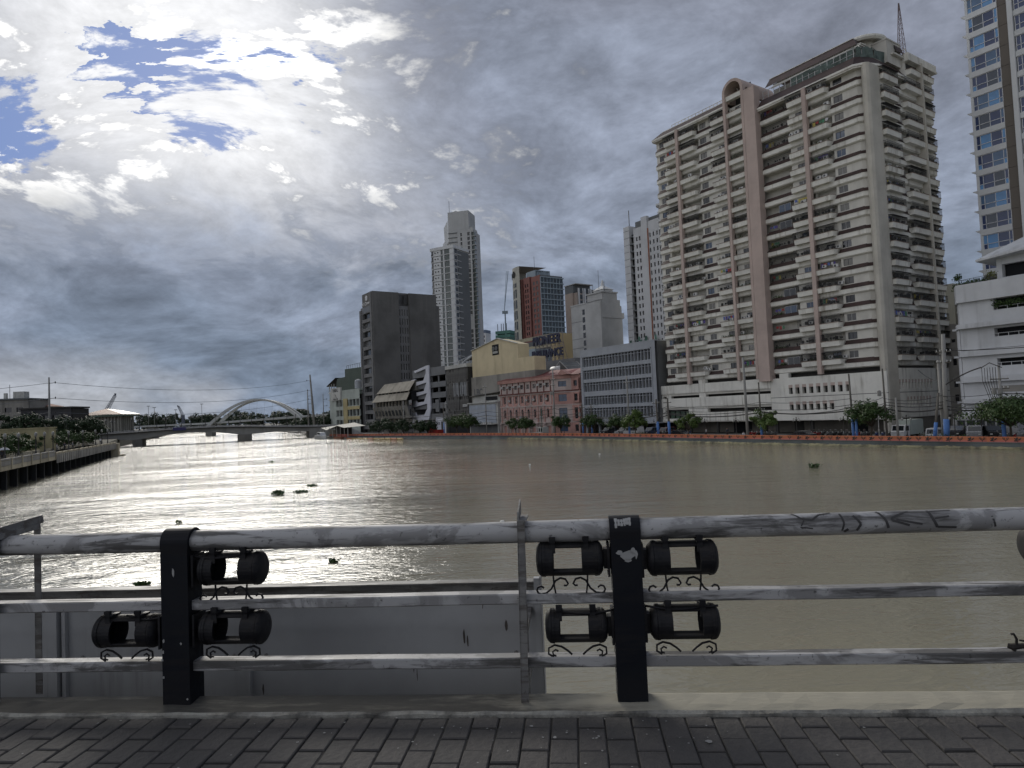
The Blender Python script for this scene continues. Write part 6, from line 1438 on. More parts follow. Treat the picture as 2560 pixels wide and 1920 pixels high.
# ================================================================ trees
M_bark = mat('tree_bark', (.075, .060, .045), .9, .3, 0, 3)
L_mid = leafmat('leaves_mid', (.028, .058, .016), (.060, .095, .030)); L_dark = leafmat('leaves_dark', (.016, .032, .014), (.035, .058, .024)); L_bri = leafmat('leaves_bright', (.055, .10, .020), (.105, .15, .040))
L_far = leafmat('leaves_far', (.035, .055, .035), (.075, .095, .055))
_trees = {}
def tree_meshes(key, h, r, trunk, n_cl, n_lf, sz, flat, lm, seed):
    rr = random.Random(seed); k = (key, seed)
    if k in _trees: return _trees[k]
    t = MB(); cz = trunk+(h-trunk)*.5; ch = (h-trunk)*.5
    lean = Vector((rr.uniform(-.15, .15), rr.uniform(-.15, .15), 0))*trunk
    t.tube([(0, 0, -.3), tuple(lean*.4+Vector((0, 0, trunk*.5))), tuple(lean+Vector((0, 0, trunk)))], [h*.030, h*.024, h*.018], 7)
    cls = []
    for i in range(n_cl):
        a = rr.uniform(0, 2*pi); ph = math.asin(rr.uniform(-.75, 1)); q = rr.uniform(.45, 1.12)
        c = Vector((r*q*cos(a)*cos(ph), r*q*sin(a)*cos(ph), ch*q*sin(ph)*flat))+Vector((lean.x, lean.y, cz)); cls.append((c, rr.uniform(.40, 1.3)*r*.30))
        if i % 3 == 0: t.tube([tuple(lean+Vector((0, 0, trunk*.95))), tuple((lean+Vector((0, 0, trunk))+c)/2+Vector((0, 0, ch*.12))), tuple(c)], [h*.014, h*.009, h*.004], 5)
    q = MB()
    for _ in range(n_lf):
        c, cr_ = rr.choice(cls); dv = Vector((rr.gauss(0, 1), rr.gauss(0, 1), rr.gauss(0, .7))); ln = dv.length or 1; dv = dv/ln*cr_*min(1.25, rr.random()**.4*1.05)
        p_ = c+dv; nrm = (dv.normalized()*.9+Vector((rr.uniform(-.6, .6), rr.uniform(-.6, .6), rr.uniform(.0, .9)))).normalized()
        a_ = nrm.cross(Vector((rr.uniform(-1, 1), rr.uniform(-1, 1), rr.uniform(-1, 1)))).normalized(); b_ = nrm.cross(a_); s1 = sz*rr.uniform(.6, 1.3)
        q.quad(tuple(p_-a_*s1), tuple(p_-b_*s1*.55), tuple(p_+a_*s1), tuple(p_+b_*s1*.55))
    _trees[k] = (t.mesh('trunk', [M_bark], True), q.mesh('crown', [lm])); return _trees[k]
def tree(name, label, loc, key, seed, sc=1., rz=None, group=None, **kw):
    P_ = dict(street=(5.2, 2.6, 1.9, 34, 5200, .15, .85, L_mid), bright=(5.0, 2.4, 1.7, 32, 4800, .15, .9, L_bri), wide=(5.6, 4.0, 2.0, 46, 9000, .16, .68, L_mid), dark=(7.5, 4.2, 1.6, 30, 3600, .28, .9, L_dark), far=(13, 7.5, 2, 26, 1500, .75, .8, L_far), shrub=(2.4, 1.5, .3, 14, 1300, .13, .9, L_mid), fardark=(12, 6.5, 2, 26, 1800, .6, .85, L_dark))[key]
    tm, cm = tree_meshes(key, *P_, seed)
    o = thing(name, label, 'tree' if key != 'shrub' else 'shrub', tuple(loc), rng.uniform(0, 6.28) if rz is None else rz, group); o.scale = (sc, sc, sc)
    inst(tm, 'trunk', o); inst(cm, 'crown', o); return o

# ================================================================ left bank
LP = Vector((-61.07, 80.82, 0)); LWd = Vector((-.39794, .91741, 0)); LN = Vector((-.91741, -.39794, 0)); LROT = math.atan2(LWd.y, LWd.x)
def lb_(s, off, z=0.): q = LP+LWd*s+LN*off; return Vector((q.x, q.y, z))
LZ = 3.25
M_prom = mat('promenade_concrete', (.54, .48, .35), .85, .2, .55, .6, grime=(.14, .125, .10))
M_promg = mat('promenade_grey', (.33, .32, .30), .85, .25, .5, .6)
q = MB(); near = [lb_(s, 2.5, LZ) for s in (-70, 0, 101)]; beyond = [Vector((-152, 262, LZ)), Vector((-320, 640, LZ)), Vector((-340, 760, LZ))]
pts = near+beyond; farp = [Vector((-420, -10, LZ)), Vector((-500, 80, LZ)), Vector((-560, 173, LZ)), Vector((-650, 262, LZ)), Vector((-900, 640, LZ)), Vector((-1200, 760, LZ))]
q.add([tuple(v) for v in pts+farp], [(i, i+1, 7+i, 6+i) for i in range(5)]); q.add([(v.x, v.y, -1) for v in pts]+[tuple(v) for v in pts], [(i, i+1, 7+i, 6+i) for i in range(5)])
struct(q.build('terrain', mat('bank_soil', (.09, .085, .06), .95, .3, 0, .3)))
q = MB(); q.add([(-1500, 760, 2.5), (1500, 760, 2.5), (1500, 5000, 2.5), (-1500, 5000, 2.5), (-1500, 760, -1), (1500, 760, -1)], [(0, 1, 2, 3), (4, 5, 1, 0)]); struct(q.build('far_shore_ground', mat('city_ground', (.12, .115, .105), .9, .3, 0, .2)))
M_undershade = mat('under_deck_shade', (.03, .032, .033), .8, .3, .3, .5)  # near-black colour holds the shade of the recess under the promenade deck
pr = thing('river_promenade', 'raised concrete promenade with panelled parapet on dark piles along the near left bank', 'promenade', tuple(lb_(-40, 0, 0)), LROT)
MB().box(0, 141, .0, 6, 2.9, LZ).build('deck', M_promg, pr)
MB().box(0, 141, -.02, .35, 2.45, 3.0).build('deck_edge', M_prom, pr) 
for i in range(28):
    x = i*5.0; near_ = x < 68
    z1 = 3.9 if near_ else 3.62
    q = MB(); q.box(x+.15, x+4.85, .0, .25, 2.98, z1-.22, 0); q.box(x+.3, x+4.7, -.05, .001, 3.05, z1-.3, 1 if near_ else 0); q.box(x-.05, x+5.02, -.06, .32, z1-.20, z1, 1 if near_ else 0)
    q.box(x-.18, x+.18, -.12, .38, 2.5, z1+.06, 0); q.build('parapet_panel', [M_prom, M_promg], pr)
    if not near_:
        for k_ in range(3):
            q = MB(); x2 = x+.6+k_*1.6; q.prism([(x2, 1.9), (x2+.9, 1.9), (x2+1.1, 3.3), (x2-.1, 3.3)], -.16, -.02, 'y'); q.build('wall_bracket', M_promg, pr)
    MB().box(x-.25, x+.25, .5, 1.0, -1.5, 2.5).build('pile', M_undershade, pr); MB().box(x+2.2, x+2.7, 1.4, 1.9, -1.5, 2.5).build('pile', M_undershade, pr)
MB().box(0, 141, 3.2, 3.5, -1.5, 2.9).build('back_wall', mat('under_deck_shade', (.03, .032, .033), .8, .3, .3, .5), pr)
q = MB(); q.box(139.5, 142.2, -.6, 6, -.5, 3.3); q.box(140, 144.5, -1.6, .5, -.4, .35); q.build('landing_steps', M_prom, pr)
for i in range(26):
    x = 2+i*5.4
    if i % 3 != 1: MB().box(x, x+3.6, 5.4, 5.9, LZ, LZ+.55).build('planter', M_prom, pr)
# globe lamps along the promenade
def lamp_post(kind):
    q = MB(); h = 3.3
    q.lathe([(.20, 0), (.20, .18), (.13, .25), (.10, .7), (.065, .8), (.05, h-.25), (.09, h-.2), (.05, h-.12)], 10)
    parts = {'post': (q, M_iron)}
    return parts
_lp = {}
def street_lamp(label, loc, group, arms=2, h=3.3, rz=0., sc=1.):
    o = thing('street_lamp', label, 'lamp', tuple(loc), rz, group); o.scale = (sc, sc, sc)
    if (arms, h) not in _lp:
        q = MB(); q.lathe([(.20, 0), (.20, .18), (.13, .25), (.10, .7), (.065, .8), (.05, h-.3), (.09, h-.25), (.04, h)], 10); pm_ = q.mesh('post', [M_iron], True)
        a_ = MB()
        for i in range(arms):
            d_ = Vector((cos(2*pi*i/arms), sin(2*pi*i/arms), 0)) if arms > 2 else Vector(((-1, 1)[i % 2], 0, 0))
            if arms == 1: continue
            a_.tube([(0, 0, h-.45), tuple(d_*.22+Vector((0, 0, h-.12))), tuple(d_*.5+Vector((0, 0, h-.02))), tuple(d_*.55+Vector((0, 0, h-.16)))], .03, 6)
        if arms > 1: a_.lathe([(.06, h-.02), (.09, h+.1), (.01, h+.3)], 8)
        else: a_.lathe([(.12, h-.02), (.16, h+.02), (.02, h+.06)], 8)
        g_ = MB()
        if arms == 1: g_.lathe([(.09, h+.02), (.17, h+.28), (.13, h+.5), (.03, h+.6)], 10); 
        else: g_.lathe([(.03, -.02), (.10, -.05), (.15, -.28), (.04, -.36)], 8)
        _lp[(arms, h)] = (pm_, a_.mesh('arm', [M_iron]), g_.mesh('lantern', [plain('lantern_glass', (.28, .28, .26), .4)], True))
    pm_, am_, gm_ = _lp[(arms, h)]
    inst(pm_, 'post', o); inst(am_, 'arm', o)
    if arms == 1: inst(gm_, 'lantern', o)
    else:
        for i in range(arms):
            d_ = Vector((cos(2*pi*i/arms), sin(2*pi*i/arms), 0)) if arms > 2 else Vector(((-1, 1)[i % 2], 0, 0))
            inst(gm_, 'lantern', o, tuple(d_*.55+Vector((0, 0, h-.14))))
    return o
for i, s in enumerate((6, 12.4, 21.9, 27.5, 33.3, 46, 60, 75, 84, 93)):
    street_lamp('black single-lantern lamp post on the near left promenade, %s from the frame edge' % ('first', 'second', 'third', 'fourth', 'fifth', 'sixth', 'seventh', 'eighth', 'ninth', 'tenth')[i], lb_(s, .9, LZ), 'lamps along the left promenade', 1, 2.4, 0, 1.25)
for i in range(26):
    s, off = -2+i*3.9+rng.uniform(-1, 1), rng.uniform(5.5, 9)
    tree('planted_shrub', '%s leafy shrub from the left behind the near promenade walk' % ordinal(i+1), lb_(s, off, LZ), 'shrub', i % 4, rng.uniform(.9, 1.7), group='shrubs behind the left promenade')
for i, (x, y, sc, sd) in enumerate(sorted(((-118, 150, .95, 1), (-112, 158, 1.0, 2), (-122, 165, 1.05, 3), (-116, 172, 1.0, 4), (-110, 178, .9, 5), (-126, 148, .9, 6), (-105, 120, .75, 2), (-130, 140, .9, 4), (-142, 170, 1.05, 1), (-100, 108, .8, 5), (-150, 160, 1.1, 3), (-118, 190, .9, 6), (-128, 205, 1.0, 5)), key=lambda t: t[0]/t[1])):
    tree('dark_tree', '%s dense dark tree from the left in the grove behind the yellow wall' % ordinal(i+1), (x, y, LZ), 'dark', sd, sc, group='trees behind the yellow wall')
M_ywl = mat('yellow_wall_paint', (.38, .34, .20), .85, .15, .6, .5, grime=(.15, .13, .09))
yw = MB(3.2).box(0, 26, 0, .4, 3.2, 7.6).box(-.2, 26.2, -.08, .48, 7.6, 7.85).build('boundary_wall', M_ywl, None, (-113.8, 130.6, 3.2), R(-1)); tag(yw, 'stained yellow boundary wall behind the left promenade', 'wall')
# buildings on the left
lb1 = thing('riverside_building', 'grey white building with cluttered roof tanks at the far left', 'building', (-188, 228, LZ), R(6))
face(lb1, (0, 0, 0), AX, 24, LZ, 18.3, grid(1, 23, 6, .6), [(6, 8), (10, 12), (14, 15.6)], .4, M_oldc, [PK, PD]); MB(LZ).box(0, 24, .4, 12, LZ, 18.2).build('core', M_oldc, lb1)
MB(LZ).box(-.3, 24.3, -.5, 12, 18.2, 18.7).build('roof_slab', M_twd, lb1); MB(LZ).box(18.5, 22, 1, 4, 18.7, 21).build('roof_tank', M_wht, lb1); MB(LZ).box(15.5, 16.3, 1, 2, 18.7, 20.6).build('roof_tank', M_wht, lb1)
for x in (3, 8, 16.9): q = MB(LZ); q.tube([(x, 2, 18.7), (x, 2, 23.5)], .08, 5); q.build('roof_mast', M_iron, lb1)
lb2 = thing('red_roofed_house', 'low house with a flat red hipped roof beside the tall left pole', 'building', (-174, 240, LZ), 0)
MB(LZ).box(.6, 9.4, .6, 8, LZ, 15.9).build('wall', M_crm2, lb2); q = MB(LZ); q.add([(0, 0, 15.9), (10, 0, 15.9), (10, 9, 15.9), (0, 9, 15.9), (3, 4, 17.2), (7, 4, 17.2)], [(0, 1, 5, 4), (1, 2, 5), (2, 3, 4, 5), (3, 0, 4)]); q.build('roof', mat('terracotta_roof', (.26, .10, .07), .8, .2, .2, .6), lb2)
lb3 = thing('dark_long_building', 'long dark low building behind the left trees', 'building', (-160, 221, LZ), R(3))
face(lb3, (0, 0, 0), AX, 16, LZ, 14.4, grid(.6, 15.4, 5, .7), [(6, 8.2), (10, 12.2)], .5, mat('dark_stucco', (.055, .055, .06), .85, .2, .3, .4), [PK]); MB(LZ).box(0, 16, .5, 10, LZ, 14.3).build('core', M_void, lb3); MB(LZ).box(-.3, 16.4, -.5, 10, 14.4, 14.9).build('roof_slab', M_void, lb3)
for x, h_ in ((-30, 8), (-60, 9), (-14, 7)): pass
# colonnaded hall with a low copper hip roof
hl = thing('colonnaded_hall', 'pale colonnaded hall with low shining coppery hip roof beyond the bridge', 'building', (-209, 331, LZ), R(4))
M_cop = mat('coppery_roof', (.36, .19, .11), .42, .3, .2, .5, spec=.6)
M_hal = mat('hall_stone', (.36, .35, .31), .85, .12, .4, .4)
q = MB(LZ); q.add([(-2, -2, 14.0), (19.5, -2, 14.0), (19.5, 16, 14.0), (-2, 16, 14.0), (4, 6, 16.2), (8, 5.5, 17.1), (15, 7, 15.9), (9, 11, 16.6)], [(0, 1, 5, 4), (1, 6, 5), (1, 2, 6), (0, 4, 3), (4, 5, 7), (5, 6, 7), (3, 4, 7), (2, 3, 7), (6, 2, 7)]); q.build('roof', M_cop, hl)
MB(LZ).box(-1.8, 19.3, -1.8, 15.8, 13.0, 13.98).build('eave', mat('green_eave', (.10, .14, .11), .8, .2, .3, .6), hl); MB(LZ).box(1.2, 16.6, 1, 14.5, LZ, 13.0).build('wall', M_hal, hl)
for i in range(11): MB(LZ).box(.4+i*1.55, .85+i*1.55, -.2, .3, LZ, 13.0).build('column', M_hal, hl)
for i in range(8): MB(LZ).box(16.7, 17.2, .6+i*1.8, 1.05+i*1.8, LZ, 13.0).build('column', M_hal, hl)
# lattice crane behind the hall, and a second boom far off
def boom(name, label, a, c, w_, m_):
    o = thing(name, label, 'crane', tuple(a), 0); a, c = Vector(a), Vector(c); d_ = c-a; up = Vector((0, 0, 1)); s_ = d_.cross(Vector((0, 1, 0))).normalized(); f_ = Vector((0, 1, 0)); n_ = 9
    q = MB()
    for sx, sy in ((-1, -1), (1, -1), (1, 1), (-1, 1)):
        q.bar(tuple((s_*sx+f_*sy)*w_/2), tuple(d_+(s_*sx+f_*sy)*w_*.3), .22)
    for i in range(n_):
        for sx, sy, tx, ty in ((-1, -1, 1, -1), (1, -1, -1, -1), (-1, 1, 1, 1)): q.bar(tuple(d_*(i/n_)+(s_*sx+f_*sy)*w_*.45), tuple(d_*((i+1)/n_)+(s_*tx+f_*ty)*w_*.45), .14)
    q.build('lattice_boom', m_, o); q = MB(); q.bar(tuple(d_*.98), tuple(d_*1.1+s_*.6), .9); q.build('boom_head', m_, o)
    q = MB(); q.box(-2.5, 3, -2, 2, -a.z+LZ, -a.z+LZ+3.4); q.box(-1, 1, -1, 1, -a.z+LZ+3.4, .5); q.build('crane_body', m_, o); return o
M_crn = plain('crane_blue_grey', (.10, .115, .15), .7)
boom('lattice_crane', 'blue grey lattice crane boom leaning up behind the colonnaded hall', (-287.5, 480, 19), (-280.5, 480, 30.5), 2.0, M_crn)
boom('distant_crane', 'short dark crane boom above the distant trees between the two bridges', (-291, 600, 16), (-295, 600, 24.5), 1.8, M_crn)
# ---------------------------------------------------------------- tall steel power poles and their three lines
M_conp = mat('pole_concrete', (.28, .275, .26), .85, .15, .4, 1)
def power_pole(label, loc, h, r0, arms, side, lean=0.):
    o = thing('power_pole', label, 'pole', tuple(loc), 0); q = MB(); q.tube([(0, 0, -1), (lean*.5, 0, h*.5), (lean, 0, h)], [r0, r0*.8, r0*.55], 10); q.build('shaft', M_conp, o, smooth=True)
    for z in arms:
        q = MB(); lx = lean*z/h; q.bar((lx, 0, z), (lx+side*1.9, -.1, z+.12), .13); q.lathe([(.10, -.1), (.15, .2), (.1, .5)], 8, (lx+side*1.8, -.1, z)); q.build('insulator_arm', M_iron, o)
    return o
power_pole('tall grey power pole rising from the left bank trees', (-129.5, 190, LZ), 18.9, .36, (17.2, 12.9, 8.9), 1)
power_pole('tall dark leaning power pole at the right end of the low bridge', (-95.8, 328, 2), 27.2, .62, (24.2, 19.6, 15.2), -1, -1.6)
power_pole('shorter power pole just left of the leaning one', (-100.3, 333, 2), 20.2, .34, (17, 13.2, 9), 1)
power_pole('thin power pole right of the leaning one near the green block', (-92.2, 331, 2), 17.8, .26, (15, 11.8, 8.6), 1)
def cable(label, a, c, sag, r=.05, name='power_line', n_=16, m_=M_iron, group=None):
    a, c = Vector(a), Vector(c); q = MB(); q.tube([tuple((c-a)*(i/n_)-Vector((0, 0, sag*4*(i/n_)*(1-i/n_)))) for i in range(n_+1)], r, 5); o = q.build(name, m_, None, tuple(a)); return tag(o, label, 'cable', group)
M_wire = plain('wire_grey', (.12, .13, .15), .7)
for z1, z2, nm in ((17.3, 24.3, 'highest'), (13.0, 19.7, 'middle'), (9.0, 15.3, 'lowest')):
    cable('%s of the three power lines strung across the river' % nm, (-127.7, 190, LZ+z1), (-98, 328, 2+z2), 3.2, .06, m_=M_wire)
    cable('%s power line running off the left edge from the tall grey pole' % nm, (-129.6, 190, LZ+z1), (-175, 170, LZ+z1-2.0), 1.2, .06, m_=M_wire)
# ================================================================ low road bridge beyond
BW = Vector((.92848, .37139, 0)); BBZ = 0.
lb = thing('road_bridge', 'low concrete road bridge with balustrade crossing the river', 'bridge', (-142, 256, 0), math.atan2(BW.y, BW.x))
M_brd = mat('bridge_concrete', (.30, .295, .275), .85, .2, .5, .4)
M_brw = mat('bridge_parapet_paint', (.45, .45, .44), .85, .15, .45, .5)
def camber(s): return 5.75+.95*math.exp(-((s-24)/24)**2)-max(0, s-40)*.025
def soffit(s):
    for a, c, m_ in ((-26, 0, 3.0), (0, 38, 4.3), (38, 66, 3.1)):
        if a <= s <= c: t = (s-a)/(c-a); return 2.3+(m_-2.3)*4*t*(1-t)
    return 2.3
ss = [-60+i*2 for i in range(70)]
q = MB(); n_ = len(ss)
vs = [(s, y, z) for s in ss for (y, z) in ((0, camber(s)-.95), (0, max(soffit(s), 0)), (13, max(soffit(s), 0)), (13, camber(s)-.95))]
q.add(vs, [(i*4+j, i*4+(j+1) % 4, (i+1)*4+(j+1) % 4, (i+1)*4+j) for i in range(n_-1) for j in range(4)]); q.build('span', M_brd, lb)
q = MB(); vs = [(s, y, z) for s in ss for (y, z) in ((-.7, camber(s)-.72), (-.7, camber(s)-1.0), (13.5, camber(s)-1.0), (13.5, camber(s)-.72))]
q.add(vs, [(i*4+j, i*4+(j+1) % 4, (i+1)*4+(j+1) % 4, (i+1)*4+j) for i in range(n_-1) for j in range(4)]); q.build('deck_edge', M_void, lb)
for i in range(34):
    s = -40+i*3.4; z = camber(s+1.7); tl = math.atan2(camber(s+3.4)-camber(s), 3.4)
    for y in (-.6, 13.2):
        q = MB(); q.box(0, .5, 0, .4, -.75, .12); q.box(.5, 3.4, .05, .3, -.72, -.42); q.box(.5, 3.4, .0, .35, -.12, .02)
        for j in range(6): q.box(.7+j*.45, .85+j*.45, .1, .25, -.42, -.12)
        o = q.build('balustrade_panel', M_brw, lb, (s, y, z)); o.rotation_euler = (0, -tl, 0)
for s, w_ in ((.3, 3.2), (38, 5.4)): MB().prism([(s-w_/2, 0.3), (s, -.6), (s+w_/2, .3), (s+w_/2, 12.5), (s-w_/2, 12.5)], -2, 2.6).build('pier', M_concd, lb)
MB().box(62.5, 74, -.3, 13.4, -2, 4.2).build('abutment', M_brd, lb); MB().prism([(74, 4.9), (74, 0), (86, 0), (80, 3)], -.5, 0, 'y').build('stair_wing', M_brw, lb)
MB().box(12.5, 17, -.78, -.70, 5.3, 6.5).build('banner', plain('banner_violet', (.06, .055, .16), .8), lb)
for i in range(24):
    s = -34+i*4.4; yy = (-.4, 13.4)[i % 2]
    p_ = Vector((-142, 256, 0))+BW*s+Vector((-BW.y, BW.x, 0))*yy
    street_lamp('%s black %s street lamp from the left on the low road bridge' % (ordinal(i//2+1), 'cluster' if i % 2 == 0 else 'slender'), (p_.x, p_.y, camber(s)-.1), 'lamps on the low bridge', 4 if i % 2 == 0 else 1, 2.6, 0, 1.6)
# ---------------------------------------------------------------- white tied arch bridge farther up
ab = thing('arch_bridge', 'white steel arch bridge with thin hangers beyond the road bridge', 'bridge', (-188, 420, 0), 0)
M_arw = mat('arch_white_steel', (.46, .47, .46), .6, .08, .15, .3)
def archrib(y, L0, L1, zb, zt, th, lean):
    q = MB(); n_ = 28; rows = []
    for i in range(n_+1):
        t = i/n_; x = L0+(L1-L0)*t; z = zb+(zt-zb)*4*t*(1-t); tt = th*(1.25-.5*math.sin(pi*t))
        dx_, dz_ = (L1-L0)/n_, (zt-zb)*4*(1-2*t)/n_; l_ = math.hypot(dx_, dz_); nx, nz = -dz_/l_, dx_/l_
        yo = y+lean*4*t*(1-t)
        rows += [(x-nx*tt/2, yo-.9, z-nz*tt/2), (x+nx*tt/2, yo-.9, z+nz*tt/2), (x+nx*tt/2, yo+.9, z+nz*tt/2), (x-nx*tt/2, yo+.9, z-nz*tt/2)]
    q.add(rows, [(i*4+j, i*4+(j+1) % 4, (i+1)*4+(j+1) % 4, (i+1)*4+j) for i in range(n_) for j in range(4)]); return q
archrib(0, -2, 60, 4.5, 21.4, 1.5, 3).build('arch_rib', M_arw, ab); archrib(7, 1, 61, 4.5, 21.0, 1.3, -2).build('arch_rib', M_arw, ab)
for i in range(9):
    x = 10+i*4.8; t = (x+2)/62; z = 4.5+16.9*4*t*(1-t); q = MB(); q.tube([(x-1, 2.5, 8.2), (x, 3*4*t*(1-t), z-.6)], .05, 5); q.build('hanger', M_arw, ab)
q = MB(); q.add([(-70, 2, 7.0), (0, 2, 7.4), (75, 2, 9.6), (75, 12, 9.6), (0, 12, 7.4), (-70, 12, 7.0), (-70, 2, 8.0), (0, 2, 8.5), (75, 2, 11), (75, 12, 11), (0, 12, 8.5), (-70, 12, 8.0)], [(0, 1, 7, 6), (1, 2, 8, 7), (6, 7, 10, 11), (7, 8, 9, 10), (4, 3, 2, 1), (5, 4, 1, 0)]); q.build('deck', M_arw, ab)
for x in (-40, -4, 62): MB().box(x, x+4, 4, 10, -1, 7.2).build('pier', M_brd, ab)
# ---------------------------------------------------------------- far trees and distant roofs
i = 0
for k_ in range(46):
    px = -372+k_*4.6+rng.uniform(-1.5, 1.5); Y = rng.uniform(630, 690)
    hmul = .85+.35*math.sin(k_*.9)+.2*rng.random()
    tree('distant_tree', '%s hazy tree from the left in the line beyond the two bridges' % ordinal(k_+1), (px, Y, 2.4), 'far', k_ % 5, max(.6, hmul), group='trees beyond the bridges')
for k_ in range(14):
    tree('distant_tree', '%s tree from the left behind the right end of the low bridge' % ordinal(k_+1), (-122+k_*4.0, 352+rng.uniform(-6, 14), 1.0), 'fardark', k_ % 3, rng.uniform(.45, .8), group='trees at the right bridge end')
for x, y, w_, h_ in ((-226, 700, 14, 17), (-240, 705, 10, 14), (-330, 705, 12, 15)):
    o = thing('distant_house', 'distant grey rooftop %s' % {-226: 'seen inside the white arch', -240: 'beside the one inside the white arch', -330: 'above the trees left of the arch'}[x], 'building', (x, y, 2.4), 0)
    MB(2.4).box(0, w_, 0, 8, 2.4, h_).build('wall', M_twd, o); q = MB(2.4); q.add([(-1, -1, h_), (w_+1, -1, h_), (w_+1, 9, h_), (-1, 9, h_), (w_*.3, 4, h_+2.5), (w_*.7, 4, h_+2.5)], [(0, 1, 5, 4), (1, 2, 5), (2, 3, 4, 5), (3, 0, 4)]); q.build('roof', M_void, o)
for j, (x, y, h_) in enumerate(((-268, 500, 20), (-238, 480, 16), (-215, 470, 19), (-232, 440, 17))):
    o = thing('light_mast', 'thin distant floodlight mast, %s from the left behind the low bridge' % ('first', 'second', 'third', 'fourth')[j], 'mast', (x, y, 2.4), 0); q = MB(); q.tube([(0, 0, 0), (0, 0, h_)], .14, 6); q.build('shaft', M_conp, o); q = MB(); q.box(-1.1, 1.1, -.1, .1, h_, h_+.35); q.build('lamp_head', M_iron, o)
# ================================================================ far bank street life
def bp(u, off, z=GZ): return bk(u, bankv(u)+off, z)
ORD = ('first', 'second', 'third', 'fourth', 'fifth', 'sixth', 'seventh', 'eighth', 'ninth', 'tenth', 'eleventh', 'twelfth', 'thirteenth', 'fourteenth')
tl = [(221.4, 'dark', 1.0, 'dark street tree in front of the leaning concrete hall, nearest the river station'), (214, 'dark', .9, 'dark street tree before the concrete hall, left of the thin grey pole'), (206, 'dark', .85, 'dark street tree just right of the thin pole before the concrete hall'), (196, 'dark', .8, 'dark tree under the white zigzag frame'), (191.9, 'dark', .8, 'dark tree beside the red truck'), (177.1, 'street', 1.25, 'tree in front of the dark slatted building'), (171.7, 'street', 1.2, 'tree between the slatted building and the shop house'),
      (145.4, 'street', .9, 'small tree at the left end of the pink building'), (149.5, 'street', .9, 'tree before the pink building doorway'), (130.2, 'street', 1.0, 'dark crowned tree at the right end of the pink building'), (118.0, 'street', 1.0, 'tree at the left end of the grey office'), (108.8, 'street', .95, 'middle tree before the grey office'), (103.3, 'bright', 1.08, 'bright green tree before the right end of the grey office'), (88.4, 'bright', .92, 'sparse bright tree below the pale podium parapets'), (70.8, 'bright', .98, 'small tree beside the blue based pole under the podium windows'), (52.8, 'street', 1.12, 'bushy tree at the corner column of the apartment tower'), (35.4, 'wide', 1.05, 'broad spreading tree in front of the white parking building')]
for i, (u, kd, sc, lab) in enumerate(tl):
    if kd == 'dark': sc *= .82
    tree('street_tree', lab, bp(u, 2.3), kd, i % 5, sc, group='trees along the far embankment')
# ---------------------------------------------------------------- utility poles
M_blue = mat('blue_pole_paint', (.10, .22, .52), .7, .15, .2, 1)
M_wood = mat('creosoted_pole', (.13, .12, .105), .9, .3, .4, 1)
_po = {}
def upole(label, u0, u1, off, ztop, r, m_, blue=0., arms=(), kit=0):
    o = thing('utility_pole', label, 'pole', tuple(bp(u1, off)), BROT, 'utility poles along the far embankment'); dx_ = -(u0-u1); H = ztop-GZ
    q = MB(); q.tube([(0, 0, -.3), (dx_*.5, 0, H*.5), (dx_, 0, H)], [r, r*.86, r*.7], 9); q.build('shaft', m_, o, smooth=True)
    if blue: q = MB(); q.tube([(0, 0, 0), (dx_*blue/H, 0, blue)], [r+.03, r+.025], 9); q.build('painted_base', M_blue, o, smooth=True)
    for z in arms:
        x = dx_*(z-GZ)/H; q = MB(); q.bar((x-1.0, -.12, z-GZ), (x+1.0, -.12, z-GZ), .1, .12); q.build('crossarm', M_wood, o)
        for sx in (-.85, -.4, .4, .85): q = MB(); q.lathe([(.05, 0), (.07, .12), (.03, .25)], 6, (x+sx, -.12, z-GZ+.06)); q.build('insulator', M_ac, o)
    if kit:
        x = dx_*.8
        for sx in ((-.55, .1) if kit > 1 else (-.5,)): q = MB(); q.lathe([(.05, 0), (.26, .05), (.26, .75), (.1, .85)], 10, (x+sx, -.35, H*.62)); q.build('transformer', M_conp, o)
    if kit > 2:
        q = MB()
        for k_ in range(6): q.tube([(-1.9+k_*.3, -.2, H*.97), (-1.9+k_*.3, -.2, H*.8), (-1.2+k_*.2, -.2, H*.55), (-.1, 0, H*.42)], .035, 5)
        q.tube([(-2.0, -.2, H*.97), (-1, -.2, H*1.03), (.3, -.2, H*.96)], .06, 6)
        q.build('drop_wires', M_iron, o)['kind'] = 'stuff'
    return o
upole('thickest grey concrete pole with crossarms in the gap before the white building', 42.6, 43.0, 3.0, 15.0, .33, M_conp, 3.0, (12.6, 11.2))
upole('leaning grey pole beside the thickest concrete pole', 43.6, 43.5, 3.4, 11.6, .26, M_conp, 0, ())
upole('short weathered pole with blue base leaning towards the side street', 43.4, 44.3, 2.4, 7.2, .20, M_wood, 2.6)
upole('slim pole in front of the corner column with a box at mid height', 50.7, 50.6, 2.6, 11.0, .16, M_wood, 0, (), 1)
upole('thin pale pole right of the corner column', 48.8, 48.8, 2.0, 6.8, .17, M_conp)
upole('thin white post beside the bushy corner tree', 51.15, 51.15, 1.5, 4.5, .06, M_wht)
upole('pole loaded with hanging wires and transformers before the white parking building', 36.3, 36.2, 2.6, 10.4, .2, M_conp, 3.2, (8.6, 7.4, 6.2), 3)
upole('dark pole below the podium windows with twin blue base', 55.7, 55.5, 2.6, 10.6, .17, M_wood, 3.2, (5.6,))
upole('short dark pole paired with the twin blue based one', 54.9, 54.9, 2.4, 6.1, .15, M_wood, 3.2)
upole('dark pole rising through the podium bands', 71.7, 71.6, 2.6, 10.3, .17, M_wood, 2.8, (5.6,))
upole('tall pale steel pole with short arm in front of the pink pillar', 74.15, 74.0, 2.0, 14.7, .26, M_conp)
